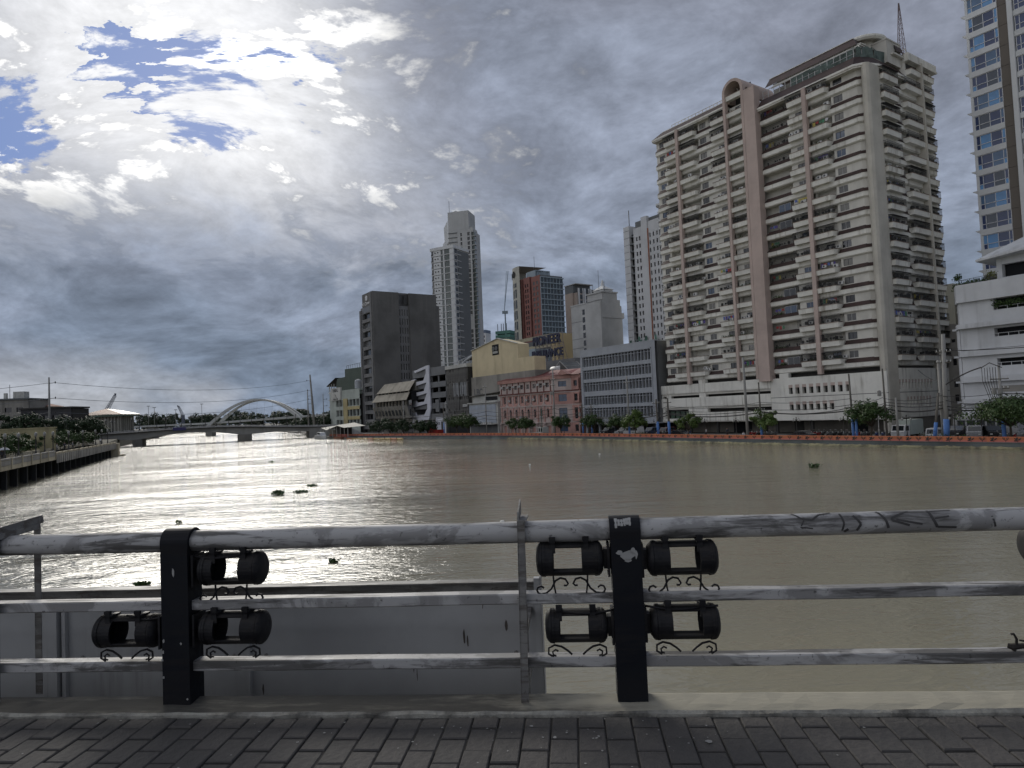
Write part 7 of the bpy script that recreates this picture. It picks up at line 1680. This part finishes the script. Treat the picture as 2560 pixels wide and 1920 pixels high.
upole('left one of two blue based poles between the grey office and the cream tower', 97.2, 97.0, 2.6, 8.4, .24, M_wood, 3.2, (7.6,))
upole('right one of two blue based poles between the grey office and the cream tower', 93.9, 93.8, 2.6, 8.5, .24, M_wood, 3.2, (7.6,))
upole('tall slender pole with double crossarms before the end bay of the pink building', 133.0, 133.2, 2.5, 17.0, .22, M_conp, 0, (14.5, 13.2), 2)
upole('thin green pole before the pink building', 138.6, 138.7, 2.5, 7.9, .10, plain('green_pole', (.05, .10, .08), .7))
upole('thin grey pole before the leaning concrete hall', 205.8, 205.8, 2.5, 12.2, .2, M_conp)
upole('grey pole at the edge of the slatted building', 182.3, 182.3, 2.5, 11.2, .2, M_conp, 0, (10.2,), 1)
upole('blue based pole left of the slatted building', 184.2, 184.1, 2.8, 10.6, .16, M_wood, 4.0)
upole('pole before the ribbed metal shop front', 163.3, 163.3, 2.5, 15.4, .18, M_conp, 0, (14.4,))
upole('tall pole before the middle of the grey office', 105.8, 105.7, 2.5, 13.6, .2, M_conp, 2.2, (12.2,))
upole('short blue based pole with white box at the left end of the grey office', 122.0, 122.0, 2.5, 8.2, .17, M_wood, 3.4, (7.4,), 1)
upole('dark blue based pole beside the boxed one at the grey office', 118.6, 118.6, 2.5, 8.1, .17, M_wood, 3.4, (7.4,))
# ---------------------------------------------------------------- overhead cables, pole to pole
PU = [(36.3, 2.6), (43.0, 3.0), (50.7, 2.6), (55.6, 2.6), (71.7, 2.6), (93.9, 2.6), (97.1, 2.6), (105.8, 2.5), (118.6, 2.5), (122, 2.5), (133, 2.5), (163.3, 2.5), (182.3, 2.5), (205.8, 2.5)]
NMS = ['right edge pole', 'thick concrete pole', 'corner column pole', 'twin blue pole', 'podium pole', 'office gap pole', 'second office gap pole', 'mid office pole', 'office end pole', 'boxed pole', 'pink building pole', 'shop front pole', 'slatted building pole', 'concrete hall pole']
for i in range(len(PU)-1):
    (ua, oa), (ub, ob) = PU[i], PU[i+1]; far_ = ub > 130
    for j, z in enumerate((5.2, 5.6, 6.0, 6.9) if not far_ else (5.6, 6.4, 7.4)):
        z2 = z+rng.uniform(-.3, .3); cable('%s sagging black cable from the %s to the %s' % (('lowest', 'second', 'third', 'upper')[j], NMS[i], NMS[i+1]), bp(ua, oa-.1*j, z), bp(ub, ob-.1*j, z2), rng.uniform(.15, .5)+(ub-ua)*.012, (.10, .06, .045, .035)[j] if not far_ else .06, 'overhead_cable', 8, M_iron, 'cables along the embankment')
cable('black cable running off the right edge from the loaded pole', bp(36.3, 2.5, 6.2), bp(20, 2.5, 6.6), .5, .07, 'overhead_cable'); cable('second black cable running off the right edge from the loaded pole', bp(36.3, 2.4, 6.8), bp(20, 2.4, 7.4), .5, .06, 'overhead_cable')
cable('high cable from the thick concrete pole across the white building', bp(43, 2.9, 12.8), bp(18, 2.9, 13.2), .7, .05, 'overhead_cable'); cable('thick cable rising from the street gap to the loaded pole top', bp(43, 2.9, 8.0), bp(38.2, 2.5, 10.2), -.25, .09, 'overhead_cable'); cable('sloping cable from the apartment side wall to the thick pole', bk(60, 128, 11.5), bp(43, 3, 8.5), .4, .04, 'overhead_cable')
# ---------------------------------------------------------------- twin lantern lamps
for i, u in enumerate((83.3, 76.0, 64.2, 56.3, 47.3, 41.3, 38.2, 97, 112, 128)):
    street_lamp('black twin lantern street lamp on the far embankment, %s' % ('left of the tall pale pole', 'just right of the tall pale pole', 'below the left podium windows', 'below the right podium windows', 'beside the parked truck', 'beside the thick concrete pole', 'below the white ground beam', 'near the blue based pole pair', 'before the grey office columns', 'at the pink building end bay')[i], bp(u, 1.5), 'twin lamps on the far embankment', 2, 3.45, BROT)
# ---------------------------------------------------------------- vehicles
M_tyre = plain('tyre_rubber', (.018, .018, .018), .9); M_cgl = glass('car_glass', (.02, .024, .028), .05); M_lmp = plain('lamp_lens', (.7, .7, .65), .2); M_blk = plain('black_trim', (.015, .015, .016), .5); M_chrome = plain('chrome', (.5, .5, .5), .2, 1)
def wheel_mesh(r, w_):
    q = MB(); q.lathe([(r*.6, -w_/2), (r, -w_/2+.03), (r, w_/2-.03), (r*.6, w_/2)], 14, (0, 0, 0), 'x'); q.lathe([(.02, -w_/2-.01), (r*.55, -w_/2-.01), (r*.58, w_/2+.01), (.02, w_/2+.01)], 10, (0, 0, 0), 'x', 1)
    return q.mesh('wheel', [M_tyre, M_chrome])
WM = wheel_mesh(.32, .2); WMB = wheel_mesh(.42, .25); WMM = wheel_mesh(.27, .1)
def car(name, label, cat, u, off, rz, paint, prof, W=1.75, wb=(.8, 3.4), glassy=(), wm=None, box=None, group='vehicles on the far street', z=GZ-.1):
    """side profile in (y along car, z); windows given as side polygons"""
    o = thing(name, label, cat, tuple(bp(u, off, z)), BROT+rz, group); q = MB(); q.prism(prof, -W/2, W/2, 'x'); q.build('body', paint, o)
    for pl in glassy:
        for sx in (-1, 1): q = MB(); q.prism(pl, sx*W/2-(.012 if sx < 0 else -.002), sx*W/2+(.012 if sx > 0 else -.002)*1, 'x'); q.build('side_window', M_cgl, o)
    for y in wb:
        for sx in (-1, 1): inst(wm or WM, 'wheel', o, (sx*(W/2-.08), y, .32 if wm is None else .42))
    y0 = min(p_[0] for p_ in prof); 
    for sx in (-1, 1): q = MB(); q.box(sx*W*.36-.14, sx*W*.36+.14, y0-.03, y0+.05, .58, .74); q.build('headlight', M_lmp, o)
    for (ya, za), (yb, zb) in (box or ()): q = MB(); q.add([(-W*.42, ya-.02, za), (W*.42, ya-.02, za), (W*.40, yb-.02, zb), (-W*.40, yb-.02, zb)], [(0, 1, 2, 3)]); q.build('windscreen', M_cgl, o)
    return o
SED = [(0, .35), (0, .75), (1.1, .92), (1.75, 1.42), (3.1, 1.42), (3.8, .98), (4.3, .92), (4.35, .35)]; SEDG = [[(1.3, .95), (1.85, 1.36), (2.4, 1.36), (2.4, .95)], [(2.48, .95), (2.48, 1.36), (3.05, 1.36), (3.6, .97)]]
SUV = [(0, .4), (0, .95), (1.1, 1.08), (1.6, 1.72), (4.2, 1.76), (4.45, 1.0), (4.45, .4)]; SUVG = [[(1.4, 1.1), (1.75, 1.62), (2.6, 1.64), (2.6, 1.1)], [(2.7, 1.1), (2.7, 1.64), (4.0, 1.66), (4.2, 1.1)]]
VAN = [(0, .4), (0, 1.1), (.5, 1.25), (1.0, 2.0), (4.6, 2.05), (4.8, 1.1), (4.8, .4)]; VANG = [[(.75, 1.25), (1.15, 1.85), (1.9, 1.88), (1.9, 1.25)], [(2.0, 1.25), (2.0, 1.88), (4.3, 1.9), (4.5, 1.25)]]
paint = lambda n, c: plain('paint_'+n, c, .25, 0, .6)
SS = pi/2                                           # parked along the street
car('sedan_car', 'dark grey sedan parked below the podium windows', 'car', 68, 5, -SS, paint('graphite', (.05, .05, .055)), SED, glassy=SEDG, box=(((1.15, .95), (1.72, 1.38)),))
car('sedan_car', 'black sedan in front of the podium doorway', 'car', 92, 6, SS, paint('black', (.02, .02, .02)), SED, glassy=SEDG, box=(((1.15, .95), (1.72, 1.38)),))
car('white_van', 'white van parked under the grey office columns', 'van', 113, 8, -SS, paint('white', (.6, .6, .6)), VAN, 1.8, (.9, 3.9), VANG, box=(((.55, 1.28), (.98, 1.95)),))
for i, (u, c, n_) in enumerate(((108.5, (.05, .07, .12), 'navy'), (118, (.3, .3, .31), 'silver'), (123.5, (.04, .04, .045), 'graphite2'), (104, (.08, .02, .02), 'maroon'))):
    car('parked_car', '%s car parked in the shade under the grey office' % ('dark blue', 'silver', 'charcoal', 'maroon')[i], 'car', u, 9.5, 0, paint(n_, c), SUV, 1.75, (.8, 3.5), SUVG, box=(((1.1, 1.1), (1.58, 1.68)),))
for i, (u, off, c, n_, lab) in enumerate(((46.5, 15, (.05, .05, .055), 'graphite', 'dark pickup at the back of the side street'), (43.5, 15.5, (.12, .12, .12), 'grey', 'grey off-roader parked highest in the side street beside the white building'), (45.5, 10.5, (.03, .03, .035), 'ink', 'dark car parked across the side street mouth'), (42, 8.5, (.35, .35, .36), 'silver', 'silver car nose out before the white building'), (39.8, 10, (.02, .02, .025), 'black', 'black car under the white ground beam'))):
    car('parked_car', lab, 'car', u, off, .3*(i-2), paint(n_, c), SUV, 1.8, (.8, 3.5), SUVG, box=(((1.1, 1.1), (1.58, 1.68)),), z=GZ+(.55 if off > 14 else 0))
# box truck, jeepney-style bus, tricycle
TRK = [(0, .5), (0, 1.25), (.15, 1.35), (.45, 2.15), (1.7, 2.2), (1.7, .5)]
t = car('box_truck', 'small white cab truck with grey cargo box beside the corner column', 'truck', 50.9, 6, 0, paint('white', (.6, .6, .6)), TRK, 1.9, (.8, 4.2), [[(.5, 1.35), (.62, 2.0), (1.4, 2.05), (1.4, 1.35)]], WMB, box=(((.17, 1.38), (.44, 2.08)),))
q = MB(); q.box(-1.0, 1.0, 1.8, 5.6, .75, 2.9); q.build('cargo_box', M_pgr, t); q = MB(); q.box(-.5, .5, .2, 5.5, .45, .75); q.build('chassis', M_blk, t)
BUS = [(0, .5), (0, 1.4), (.12, 2.9), (.5, 3.1), (7.8, 3.1), (8, .5)]
t = car('minibus', 'pale grey minibus with dark square windows behind the tower corner', 'bus', 46.2, 13.5, -SS, paint('busgrey', (.34, .34, .34)), BUS, 2.3, (1.4, 6.2), [[(.6+i*1.25, 1.75), (.6+i*1.25, 2.55), (1.6+i*1.25, 2.55), (1.6+i*1.25, 1.75)] for i in range(6)], WMB, box=(((0, 1.5), (.1, 2.6)),))
t = car('motor_tricycle', 'small white motor tricycle beside the leaning blue based pole', 'tricycle', 45.6, 4.4, 0, paint('white', (.6, .6, .6)), [(0, .4), (0, 1.0), (.25, 1.75), (1.9, 1.8), (2.0, .4)], 1.4, (.3, 1.6), [[(.5, 1.05), (.6, 1.6), (1.6, 1.6), (1.6, 1.05)]], box=(((.02, 1.05), (.22, 1.65)),))
t = car('red_truck', 'red cab truck parked among the dark trees', 'truck', 195.5, 5.5, -SS, paint('red', (.42, .04, .03)), [(0, .6), (0, 1.7), (.3, 2.6), (2.0, 2.7), (2.0, .6)], 2.3, (.9, 5.6), [[(.5, 1.7), (.7, 2.4), (1.7, 2.45), (1.7, 1.7)]], WMB, box=(((.0, 1.75), (.28, 2.5)),))
q = MB(); q.box(-1.1, 1.1, 2.1, 7, .8, 1.9); q.build('cargo_bed', paint('red2', (.30, .03, .025)), t)
t = car('flatbed_truck', 'white flatbed truck parked before the concrete hall', 'truck', 224, 6, -SS, paint('white', (.6, .6, .6)), TRK, 2.0, (.8, 4.6), [[(.5, 1.35), (.62, 2.0), (1.4, 2.05), (1.4, 1.35)]], WMB, box=(((.17, 1.38), (.44, 2.08)),)); q = MB(); q.box(-1.0, 1.0, 1.9, 6, .8, 2.0); q.build('cargo_box', M_wht, t)
t = car('cement_truck', 'pale truck with a rounded drum beside the thin pole before the hall', 'truck', 211, 6, -SS, paint('palegrey', (.4, .4, .4)), [(0, .6), (0, 1.7), (.3, 2.6), (1.9, 2.7), (1.9, .6)], 2.2, (.9, 5), [], WMB, box=(((.0, 1.75), (.28, 2.5)),)); q = MB(); q.lathe([(.5, -1.6), (1.1, -.6), (1.1, .8), (.5, 1.8)], 14, (0, 4, 1.9)); q.build('drum', paint('palegrey', (.4, .4, .4)), t)
t = thing('food_stall', 'small white kiosk stall with open frame counter before the pink building', 'stall', tuple(bp(141.5, 3.4)), BROT, None)
q = MB(); q.box(0, 2.0, 0, 1.8, 0, 2.2); q.build('cabin', M_wht, t)
for x in (.25, 1.15): MB().box(x, x+.6, -.02, 0, 1.0, 1.9).build('window', PD, t)
q = MB(); q.box(-3.6, -.1, .1, 1.5, 2.1, 2.2); q.build('awning', M_wht, t)
for x in (-3.5, -.2): MB().box(x, x+.08, .15, .23, 0, 2.1).build('awning_post', M_iron, t)
MB().box(-3.4, -.3, .2, 1.2, .7, .85).build('counter', M_wht, t)
# motorcycles parked in rows
def moto_parts():
    b_ = MB(); b_.prism([(.15, .62), (.5, .78), (.9, .80), (1.5, .86), (1.75, .95), (1.7, .72), (1.2, .45), (.6, .40)], -.13, .13, 'x'); b_.bar((0, .12, .35), (0, .42, 1.0), .09); b_.box(-.10, .10, .55, 1.1, .30, .62)
    s_ = MB(); s_.prism([(.95, .80), (1.6, .88), (1.62, .96), (1.0, .90)], -.14, .14, 'x')
    h_ = MB(); h_.tube([(-.34, .48, 1.06), (-.1, .40, 1.0), (.1, .40, 1.0), (.34, .48, 1.06)], .022, 6)
    l_ = MB(); l_.lathe([(.02, -.05), (.09, -.05), (.09, .05)], 8, (0, .30, .92))
    m_ = MB()
    for sx in (-1, 1): m_.bar((sx*.26, .44, 1.05), (sx*.36, .42, 1.24), .015); m_.box(sx*.36-.07, sx*.36+.07, .40, .43, 1.22, 1.31)
    return b_, s_, h_.mesh('handlebar', [M_blk], True), l_.mesh('headlight', [M_lmp]), m_.mesh('mirrors', [M_chrome])
mb_, ms_, mh_, ml_, mm_ = moto_parts()
bodies = [mb_.mesh('body', [paint(n_, c)]) for n_, c in (('mblack', (.02, .02, .022)), ('mred', (.25, .02, .02)), ('mblue', (.03, .05, .15)), ('mgrey', (.12, .12, .12)))]; seat_m = ms_.mesh('seat', [M_blk])
def moto(u, off, rz, k_, label):
    o = thing('motorcycle', label, 'motorcycle', tuple(bp(u, off)), BROT+rz, 'motorcycles parked along the far street'); inst(bodies[k_], 'body', o); inst(seat_m, 'seat', o); inst(mh_, 'handlebar', o); inst(ml_, 'headlight', o); inst(mm_, 'mirrors', o)
    for y in (.1, 1.45): inst(WMM, 'wheel', o, (0, y, .28))
for k_ in range(12): moto(57.2+k_*.95, 9.0, rng.uniform(-.25, .25), rng.choice((0, 0, 0, 1, 2, 3)), '%s motorcycle from the right in the tight row below the right podium windows' % ordinal(k_+1))
for k_ in range(6): moto(74.5+k_*1.1, 9.0, rng.uniform(-.25, .25), rng.choice((0, 0, 1, 3)), '%s motorcycle from the right in the row right of the tall pale pole' % ordinal(k_+1))
for k_ in range(9): moto(95.5+k_*.95, 8.5, rng.uniform(-.25, .25), rng.choice((0, 0, 2, 3)), '%s motorcycle from the right in the row at the left end of the podium' % ordinal(k_+1))
for k_ in range(5): moto(36.6+k_*.8-2, 5.5, rng.uniform(-.3, .3), rng.choice((0, 1, 3)), '%s motorcycle from the right under the broad spreading tree at the right' % ordinal(k_+1))
for k_ in range(4): moto(52.5+k_*1.0, 8.5, rng.uniform(-.3, .3), rng.choice((0, 2, 3)), '%s motorcycle from the right behind the bushy corner tree' % ordinal(k_+1))
# planting at the wall foot
o = shrub_row(None, [(tuple(bp(40, 2, GZ+.4)), tuple(bp(46, 2, GZ+.4))), (tuple(bp(100, 2, GZ+.4)), tuple(bp(104, 2, GZ+.4)))], 1500, .3, .12, 'low_hedge'); tag(o, 'low clipped hedge strip behind the orange parapet', None)
# ---------------------------------------------------------------- people
def person_mesh(pose):
    V = {'pel': (0, 0, .95), 'ch': (0, 0, 1.28), 'nk': (0, 0, 1.48), 'hd': (0, -.02, 1.60), 'top': (0, -.01, 1.72), 'hl': (-.10, 0, .90), 'kl': (-.11, -.03, .50), 'al': (-.11, .02, .08), 'fl': (-.12, -.12, .04), 'hr': (.10, 0, .90), 'kr': (.11, -.02, .50), 'ar': (.12, .02, .08), 'fr': (.13, -.12, .04), 'sl': (-.19, 0, 1.42), 'el': (-.25, .02, 1.14), 'wl': (-.24, -.06, .90), 'gl': (-.24, -.09, .80), 'sr': (.19, 0, 1.42), 'er': (.25, .02, 1.14), 'wr': (.24, -.06, .90), 'gr': (.24, -.09, .80)}
    if pose == 'walk': V.update(kl=(-.10, -.20, .52), al=(-.10, -.22, .09), fl=(-.10, -.36, .05), kr=(.10, .10, .50), ar=(.10, .34, .14), fr=(.10, .24, .04), wl=(-.24, .14, .95), gl=(-.24, .16, .86), wr=(.24, -.22, .98), gr=(.24, -.28, .90))
    if pose == 'sit': V = {k_: (x, y, z-.45) for k_, (x, y, z) in V.items()}; V.update(kl=(-.12, -.45, .50), al=(-.12, -.42, .08), fl=(-.12, -.55, .04), kr=(.12, -.45, .50), ar=(.12, -.42, .08), fr=(.12, -.55, .04), wl=(-.18, -.30, .62), gl=(-.14, -.38, .60), wr=(.18, -.30, .62), gr=(.14, -.38, .60))
    E_ = [('pel', 'ch'), ('ch', 'nk'), ('nk', 'hd'), ('hd', 'top'), ('pel', 'hl'), ('hl', 'kl'), ('kl', 'al'), ('al', 'fl'), ('pel', 'hr'), ('hr', 'kr'), ('kr', 'ar'), ('ar', 'fr'), ('ch', 'sl'), ('sl', 'el'), ('el', 'wl'), ('wl', 'gl'), ('ch', 'sr'), ('sr', 'er'), ('er', 'wr'), ('wr', 'gr')]
    Rr = dict(pel=.14, ch=.15, nk=.06, hd=.10, top=.085, hl=.095, kl=.065, al=.045, fl=.045, hr=.095, kr=.065, ar=.045, fr=.045, sl=.07, el=.048, wl=.036, gl=.045, sr=.07, er=.048, wr=.036, gr=.045)
    ks = list(V); me = bpy.data.meshes.new('person'); me.from_pydata([V[k_] for k_ in ks], [(ks.index(a), ks.index(c)) for a, c in E_], [])
    o = bpy.data.objects.new('person', me); COL.objects.link(o); sk = o.modifiers.new('skin', 'SKIN'); me.skin_vertices or None
    for i, k_ in enumerate(ks): me.skin_vertices[0].data[i].radius = (Rr[k_], Rr[k_]); me.skin_vertices[0].data[i].use_root = k_ == 'pel'
    sb = o.modifiers.new('sub', 'SUBSURF'); sb.levels = 1; sb.render_levels = 1
    bpy.context.view_layer.update(); r_ = bpy.data.meshes.new_from_object(o.evaluated_get(bpy.context.evaluated_depsgraph_get())); bpy.data.objects.remove(o)
    return r_, V
def person(label, loc, rz, pose, top, leg, hair=(.02, .018, .016)):
    key = ('person', pose)
    if key not in _po: _po[key] = person_mesh(pose)
    me, V = _po[key]; me = me.copy(); me.materials.clear()
    for m_ in (plain('skin_brown', (.26, .15, .10), .6), plain('shirt_%s' % str(top), top, .9), plain('trousers_%s' % str(leg), leg, .9), plain('hair_dark', hair, .8)): me.materials.append(m_)
    dz_ = -.45 if pose == 'sit' else 0
    for p_ in me.polygons:
        c = p_.center; z = c.z-dz_; ax = abs(c.x)
        p_.material_index = 3 if z > 1.60 and (c.y > -.05 or z > 1.68) else 0 if (z > 1.46 or (ax > .215 and z < 1.02 and pose != 'sit')) else 1 if z > .96 else 2
        p_.use_smooth = True
    o = inst(me, 'person', None, tuple(loc), rz); return tag(o, label, 'person')
person('person in a white shirt and dark trousers standing before the podium garage', bp(87.2, 6), BROT+pi*.9, 'stand', (.6, .6, .6), (.03, .03, .04)); person('person in pale clothes sitting by the foot of the tall pale pole', bp(76.5, 4), BROT+pi, 'sit', (.5, .5, .52), (.05, .05, .06))
person('person in a red top among the motorcycles at the right edge', bp(33.2, 5), BROT+pi, 'stand', (.35, .03, .03), (.03, .03, .03)); person('person in dark clothes beside the podium garage pillar', bp(83.2, 7.5), BROT, 'stand', (.03, .035, .05), (.03, .03, .03))
person('person in pale shirt walking on the left promenade between the fifth and sixth lamps', lb_(40, 1.6, LZ), LROT, 'walk', (.35, .35, .33), (.06, .06, .07)); person('person in dark clothes walking on the left promenade beyond the fifth lamp', lb_(47.5, 1.8, LZ), LROT+2, 'walk', (.05, .05, .06), (.03, .03, .03)); person('person in grey top strolling near the middle of the left promenade', lb_(56, 2, LZ), LROT, 'walk', (.22, .22, .22), (.08, .07, .06)); person('person in white cap and shirt near the end of the left promenade', lb_(90, 2, LZ), LROT+2, 'stand', (.6, .6, .6), (.05, .05, .06), (.6, .6, .6))
um = thing('umbrella', 'pale umbrella held open on the left promenade beside the first lamp', 'umbrella', tuple(lb_(8.2, 1.5, LZ)), 0); q = MB(); q.lathe([(.02, 1.95), (.35, 1.85), (.62, 1.62), (.60, 1.60), (.33, 1.82), (.01, 1.92)], 12); q.build('canopy', plain('umbrella_cloth', (.42, .44, .47), .8), um); q = MB(); q.tube([(0, 0, .9), (0, 0, 1.95)], .015, 5); q.build('shaft', M_iron, um); person('person in dark clothes under the pale umbrella on the left promenade', lb_(8.1, 1.7, LZ), LROT+2.4, 'stand', (.04, .04, .05), (.03, .03, .03))
# ---------------------------------------------------------------- ferry station, patrol boat, boom
fs = thing('ferry_station', 'low riverside ferry station with pale sheet canopies on posts', 'building', tuple(bk(252, 86.5, GZ)), BROT)
M_cano = mat('canopy_sheet', (.34, .335, .29), .7, .2, .4, .6)
q = MB(GZ); q.add([(-8, -1, 4.0), (1, -2, 3.2), (9, -1, 4.6), (9, 7, 5.2), (-8, 7, 4.8), (-8, -1, 3.85), (1, -2, 3.05), (9, -1, 4.45)], [(0, 1, 2, 3, 4), (5, 6, 1, 0), (6, 7, 2, 1)]); q.build('canopy', M_cano, fs)
q = MB(GZ); q.add([(9, -1, 4.9), (20, -2, 4.0), (20, 6, 4.4), (9, 6, 5.6), (9, -1, 4.75), (20, -2, 3.85)], [(0, 1, 2, 3), (4, 5, 1, 0)]); q.build('canopy', M_cano, fs)
for x in (-7, -4, 0, 3.5, 8, 12, 16, 19.5): MB(GZ).box(x, x+.18, -.6, -.42, 0, 4.2).build('post', M_wht, fs)
MB(GZ).box(4, 9, .5, 5, 0, 4).build('cabin', M_void, fs); MB(GZ).box(-8, 3, 2, 5, .2, 3).build('cabin', M_oldc, fs); MB(GZ).box(-10, 20, -1.5, 7, -.9, .5).build('pontoon', M_concd, fs); MB(GZ).box(10, 19, -.9, -.7, .5, 1.6).build('railing', mat('station_red_rail', (.30, .09, .07), .8, .2, .2, 1), fs)
bt = thing('patrol_boat', 'small white and grey patrol boat moored at the ferry station', 'boat', tuple(bk(249, 82.0, 0)), BROT)
q = MB(); hull = [(-5, .0), (-4.9, 1.1), (3.2, 1.25), (5.2, 1.5), (4.0, -.2), (-4.6, -.3)]
lv = [(-.3, .62), (.35, .9), (1.15, 1.0)]; rows = []
for z, f in lv: rows += [(-5, -1.3*f, z), (1.5, -1.35*f, z), (3.8, -.8*f, z+.08), (5.3*(.9+.1*f), 0, z+.2), (3.8, .8*f, z+.08), (1.5, 1.35*f, z), (-5, 1.3*f, z)]
q.add(rows, [(i*7+j, i*7+(j+1) % 7, (i+1)*7+(j+1) % 7, (i+1)*7+j) for i in range(2) for j in range(7)]+[tuple(range(14, 21))]); q.build('hull', plain('boat_white', (.55, .56, .57), .4), bt)
q = MB(); q.prism([(-2.6, 1.1), (-2.4, 2.5), (1.0, 2.5), (1.9, 1.2)], -1.0, 1.0, 'y'); q.build('cabin', plain('boat_white', (.55, .56, .57), .4), bt)
for sy in (-1.02, 1.0): q = MB(); q.prism([(-2.0, 1.75), (-1.9, 2.3), (.8, 2.3), (1.25, 1.75)], sy, sy+.02, 'y'); q.build('window', PD, bt)
q = MB(); q.tube([(-.5, 0, 2.5), (-.5, 0, 4.2)], .05, 6); q.bar((-.5, -.6, 3.4), (-.5, .6, 3.4), .06); q.build('mast', M_wht, bt); q = MB(); q.box(-5, 2, -1.34, -1.30, .8, 1.0); q.build('rub_rail', M_blk, bt)
ob_ = thing('work_barge', 'rusty orange work float beside the ferry station', 'boat', tuple(bk(238, 85.5, 0)), BROT); q = MB(); q.box(-4, 4, -1.4, 1.4, -.3, .8); q.build('hull', mat('rust_orange', (.26, .10, .05), .8, .3, .3, 1), ob_); q = MB(); q.box(-3.5, -3.3, -1.2, -1.0, .8, 1.8); q.box(3.3, 3.5, -1.2, -1.0, .8, 1.8); q.bar((-3.4, -1.1, 1.7), (3.4, -1.1, 1.7), .08); q.build('railing', mat('rust_orange', (.26, .10, .05), .8, .3, .3, 1), ob_)
bm = thing('floating_boom', 'string of yellow and orange boom floats along the far wall', 'boom', tuple(bk(232, bankv(232)-4, 0)), 0)
for i in range(10):
    a, c = bk(232-i*3.6, bankv(232-i*3.6)-3.6), bk(229-i*3.6, bankv(229-i*3.6)-3.6); r0 = bk(232, bankv(232)-4); q = MB(); q.tube([tuple(a-r0+Vector((0, 0, .1))), tuple(c-r0+Vector((0, 0, .1)))], .26, 8); q.build('float', plain('boom_yellow', (.55, .38, .14), .6) if i % 4 else plain('boom_orange', (.5, .18, .06), .6), bm)
# ---------------------------------------------------------------- drifting water hyacinth, litter, a bird
L_hya = leafmat('hyacinth_leaves', (.030, .065, .020), (.065, .11, .035))
def hyacinth(label, x, y, r, n_, h):
    q = MB()
    for _ in range(n_):
        a, d_ = rng.uniform(0, 6.28), r*rng.random()**.6; c = Vector((d_*cos(a)*1.5, d_*sin(a), .0)); t = c+Vector((rng.gauss(0, .08), rng.gauss(0, .08), rng.uniform(.3, 1)*h))
        q.tube([tuple(c), tuple(t)], .012, 4); nx = Vector((rng.uniform(-1, 1), rng.uniform(-1, 1), rng.uniform(.2, 1))).normalized(); a_ = nx.cross(Vector((0, 0, 1))).normalized()*.11; b_ = nx.cross(a_).normalized()*.14
        q.add([tuple(t-a_), tuple(t-b_*.6), tuple(t+a_), tuple(t+b_)], [(0, 1, 2, 3)])
    o = q.build('water_hyacinth', L_hya, None, (x, y, 0)); return tag(o, label, 'plant', 'drifting water hyacinth')
hyacinth('largest clump of water hyacinth, drifting on the bright ripples', -22.8, 65.4, .42, 80, .5); hyacinth('small flat hyacinth clump just right of the largest clump', -21.1, 66.8, .45, 40, .25); hyacinth('hyacinth clump farther behind the largest clump', -21.8, 72.8, .4, 40, .2); 
hyacinth('tiny hyacinth scrap in midstream below the bridge pier', -42.1, 117.9, .4, 25, .3); hyacinth('scrap of weed floating between the left rails', -16.85, 30.65, .16, 20, .12); hyacinth('weed sprig floating above the left top rail', -24.4, 49.4, .18, 16, .2); hyacinth('green sprig floating just below the top rail', -9.2, 33.7, .12, 14, .15); hyacinth('drifting hyacinth clump in the brown water far right', 30.6, 70.0, .4, 60, .45); 
for i, (x, y, lab) in enumerate(((1.9, 90, 'white scrap of litter floating in front of the pink building'), (13, 105, 'white scrap of litter floating below the grey office'), (-1, 44, 'pale scrap of litter drifting above the middle of the tube'))):
    q = MB(); q.lathe([(.02, -.02), (.16, .0), (.12, .07), (.01, .09)], 8); tag(q.build('floating_litter', plain('litter_white', (.6, .6, .58), .7), None, (x, y, 0)), lab, 'litter')
bd = MB(); bd.tube([(-.16, 0, 0), (-.05, 0, .01), (.08, 0, .02), (.17, 0, .03)], [.006, .032, .030, .008], 7)
for sy in (-1, 1): bd.add([(.06, 0, .04), (-.05, 0, .04), (-.06, sy*.16, .14), (-.02, sy*.34, .26), (.05, sy*.18, .16), (.06, 0, .052), (-.05, 0, .052), (-.02, sy*.34, .265)], [(0, 1, 2, 4), (4, 2, 3), (5, 6, 2, 4)])
tag(bd.build('flying_bird', plain('bird_grey', (.20, .20, .20), .8), None, (-9.0, 32.0, 0.55), R(100)), 'small grey bird flying low over the water beneath the top rail', 'bird')
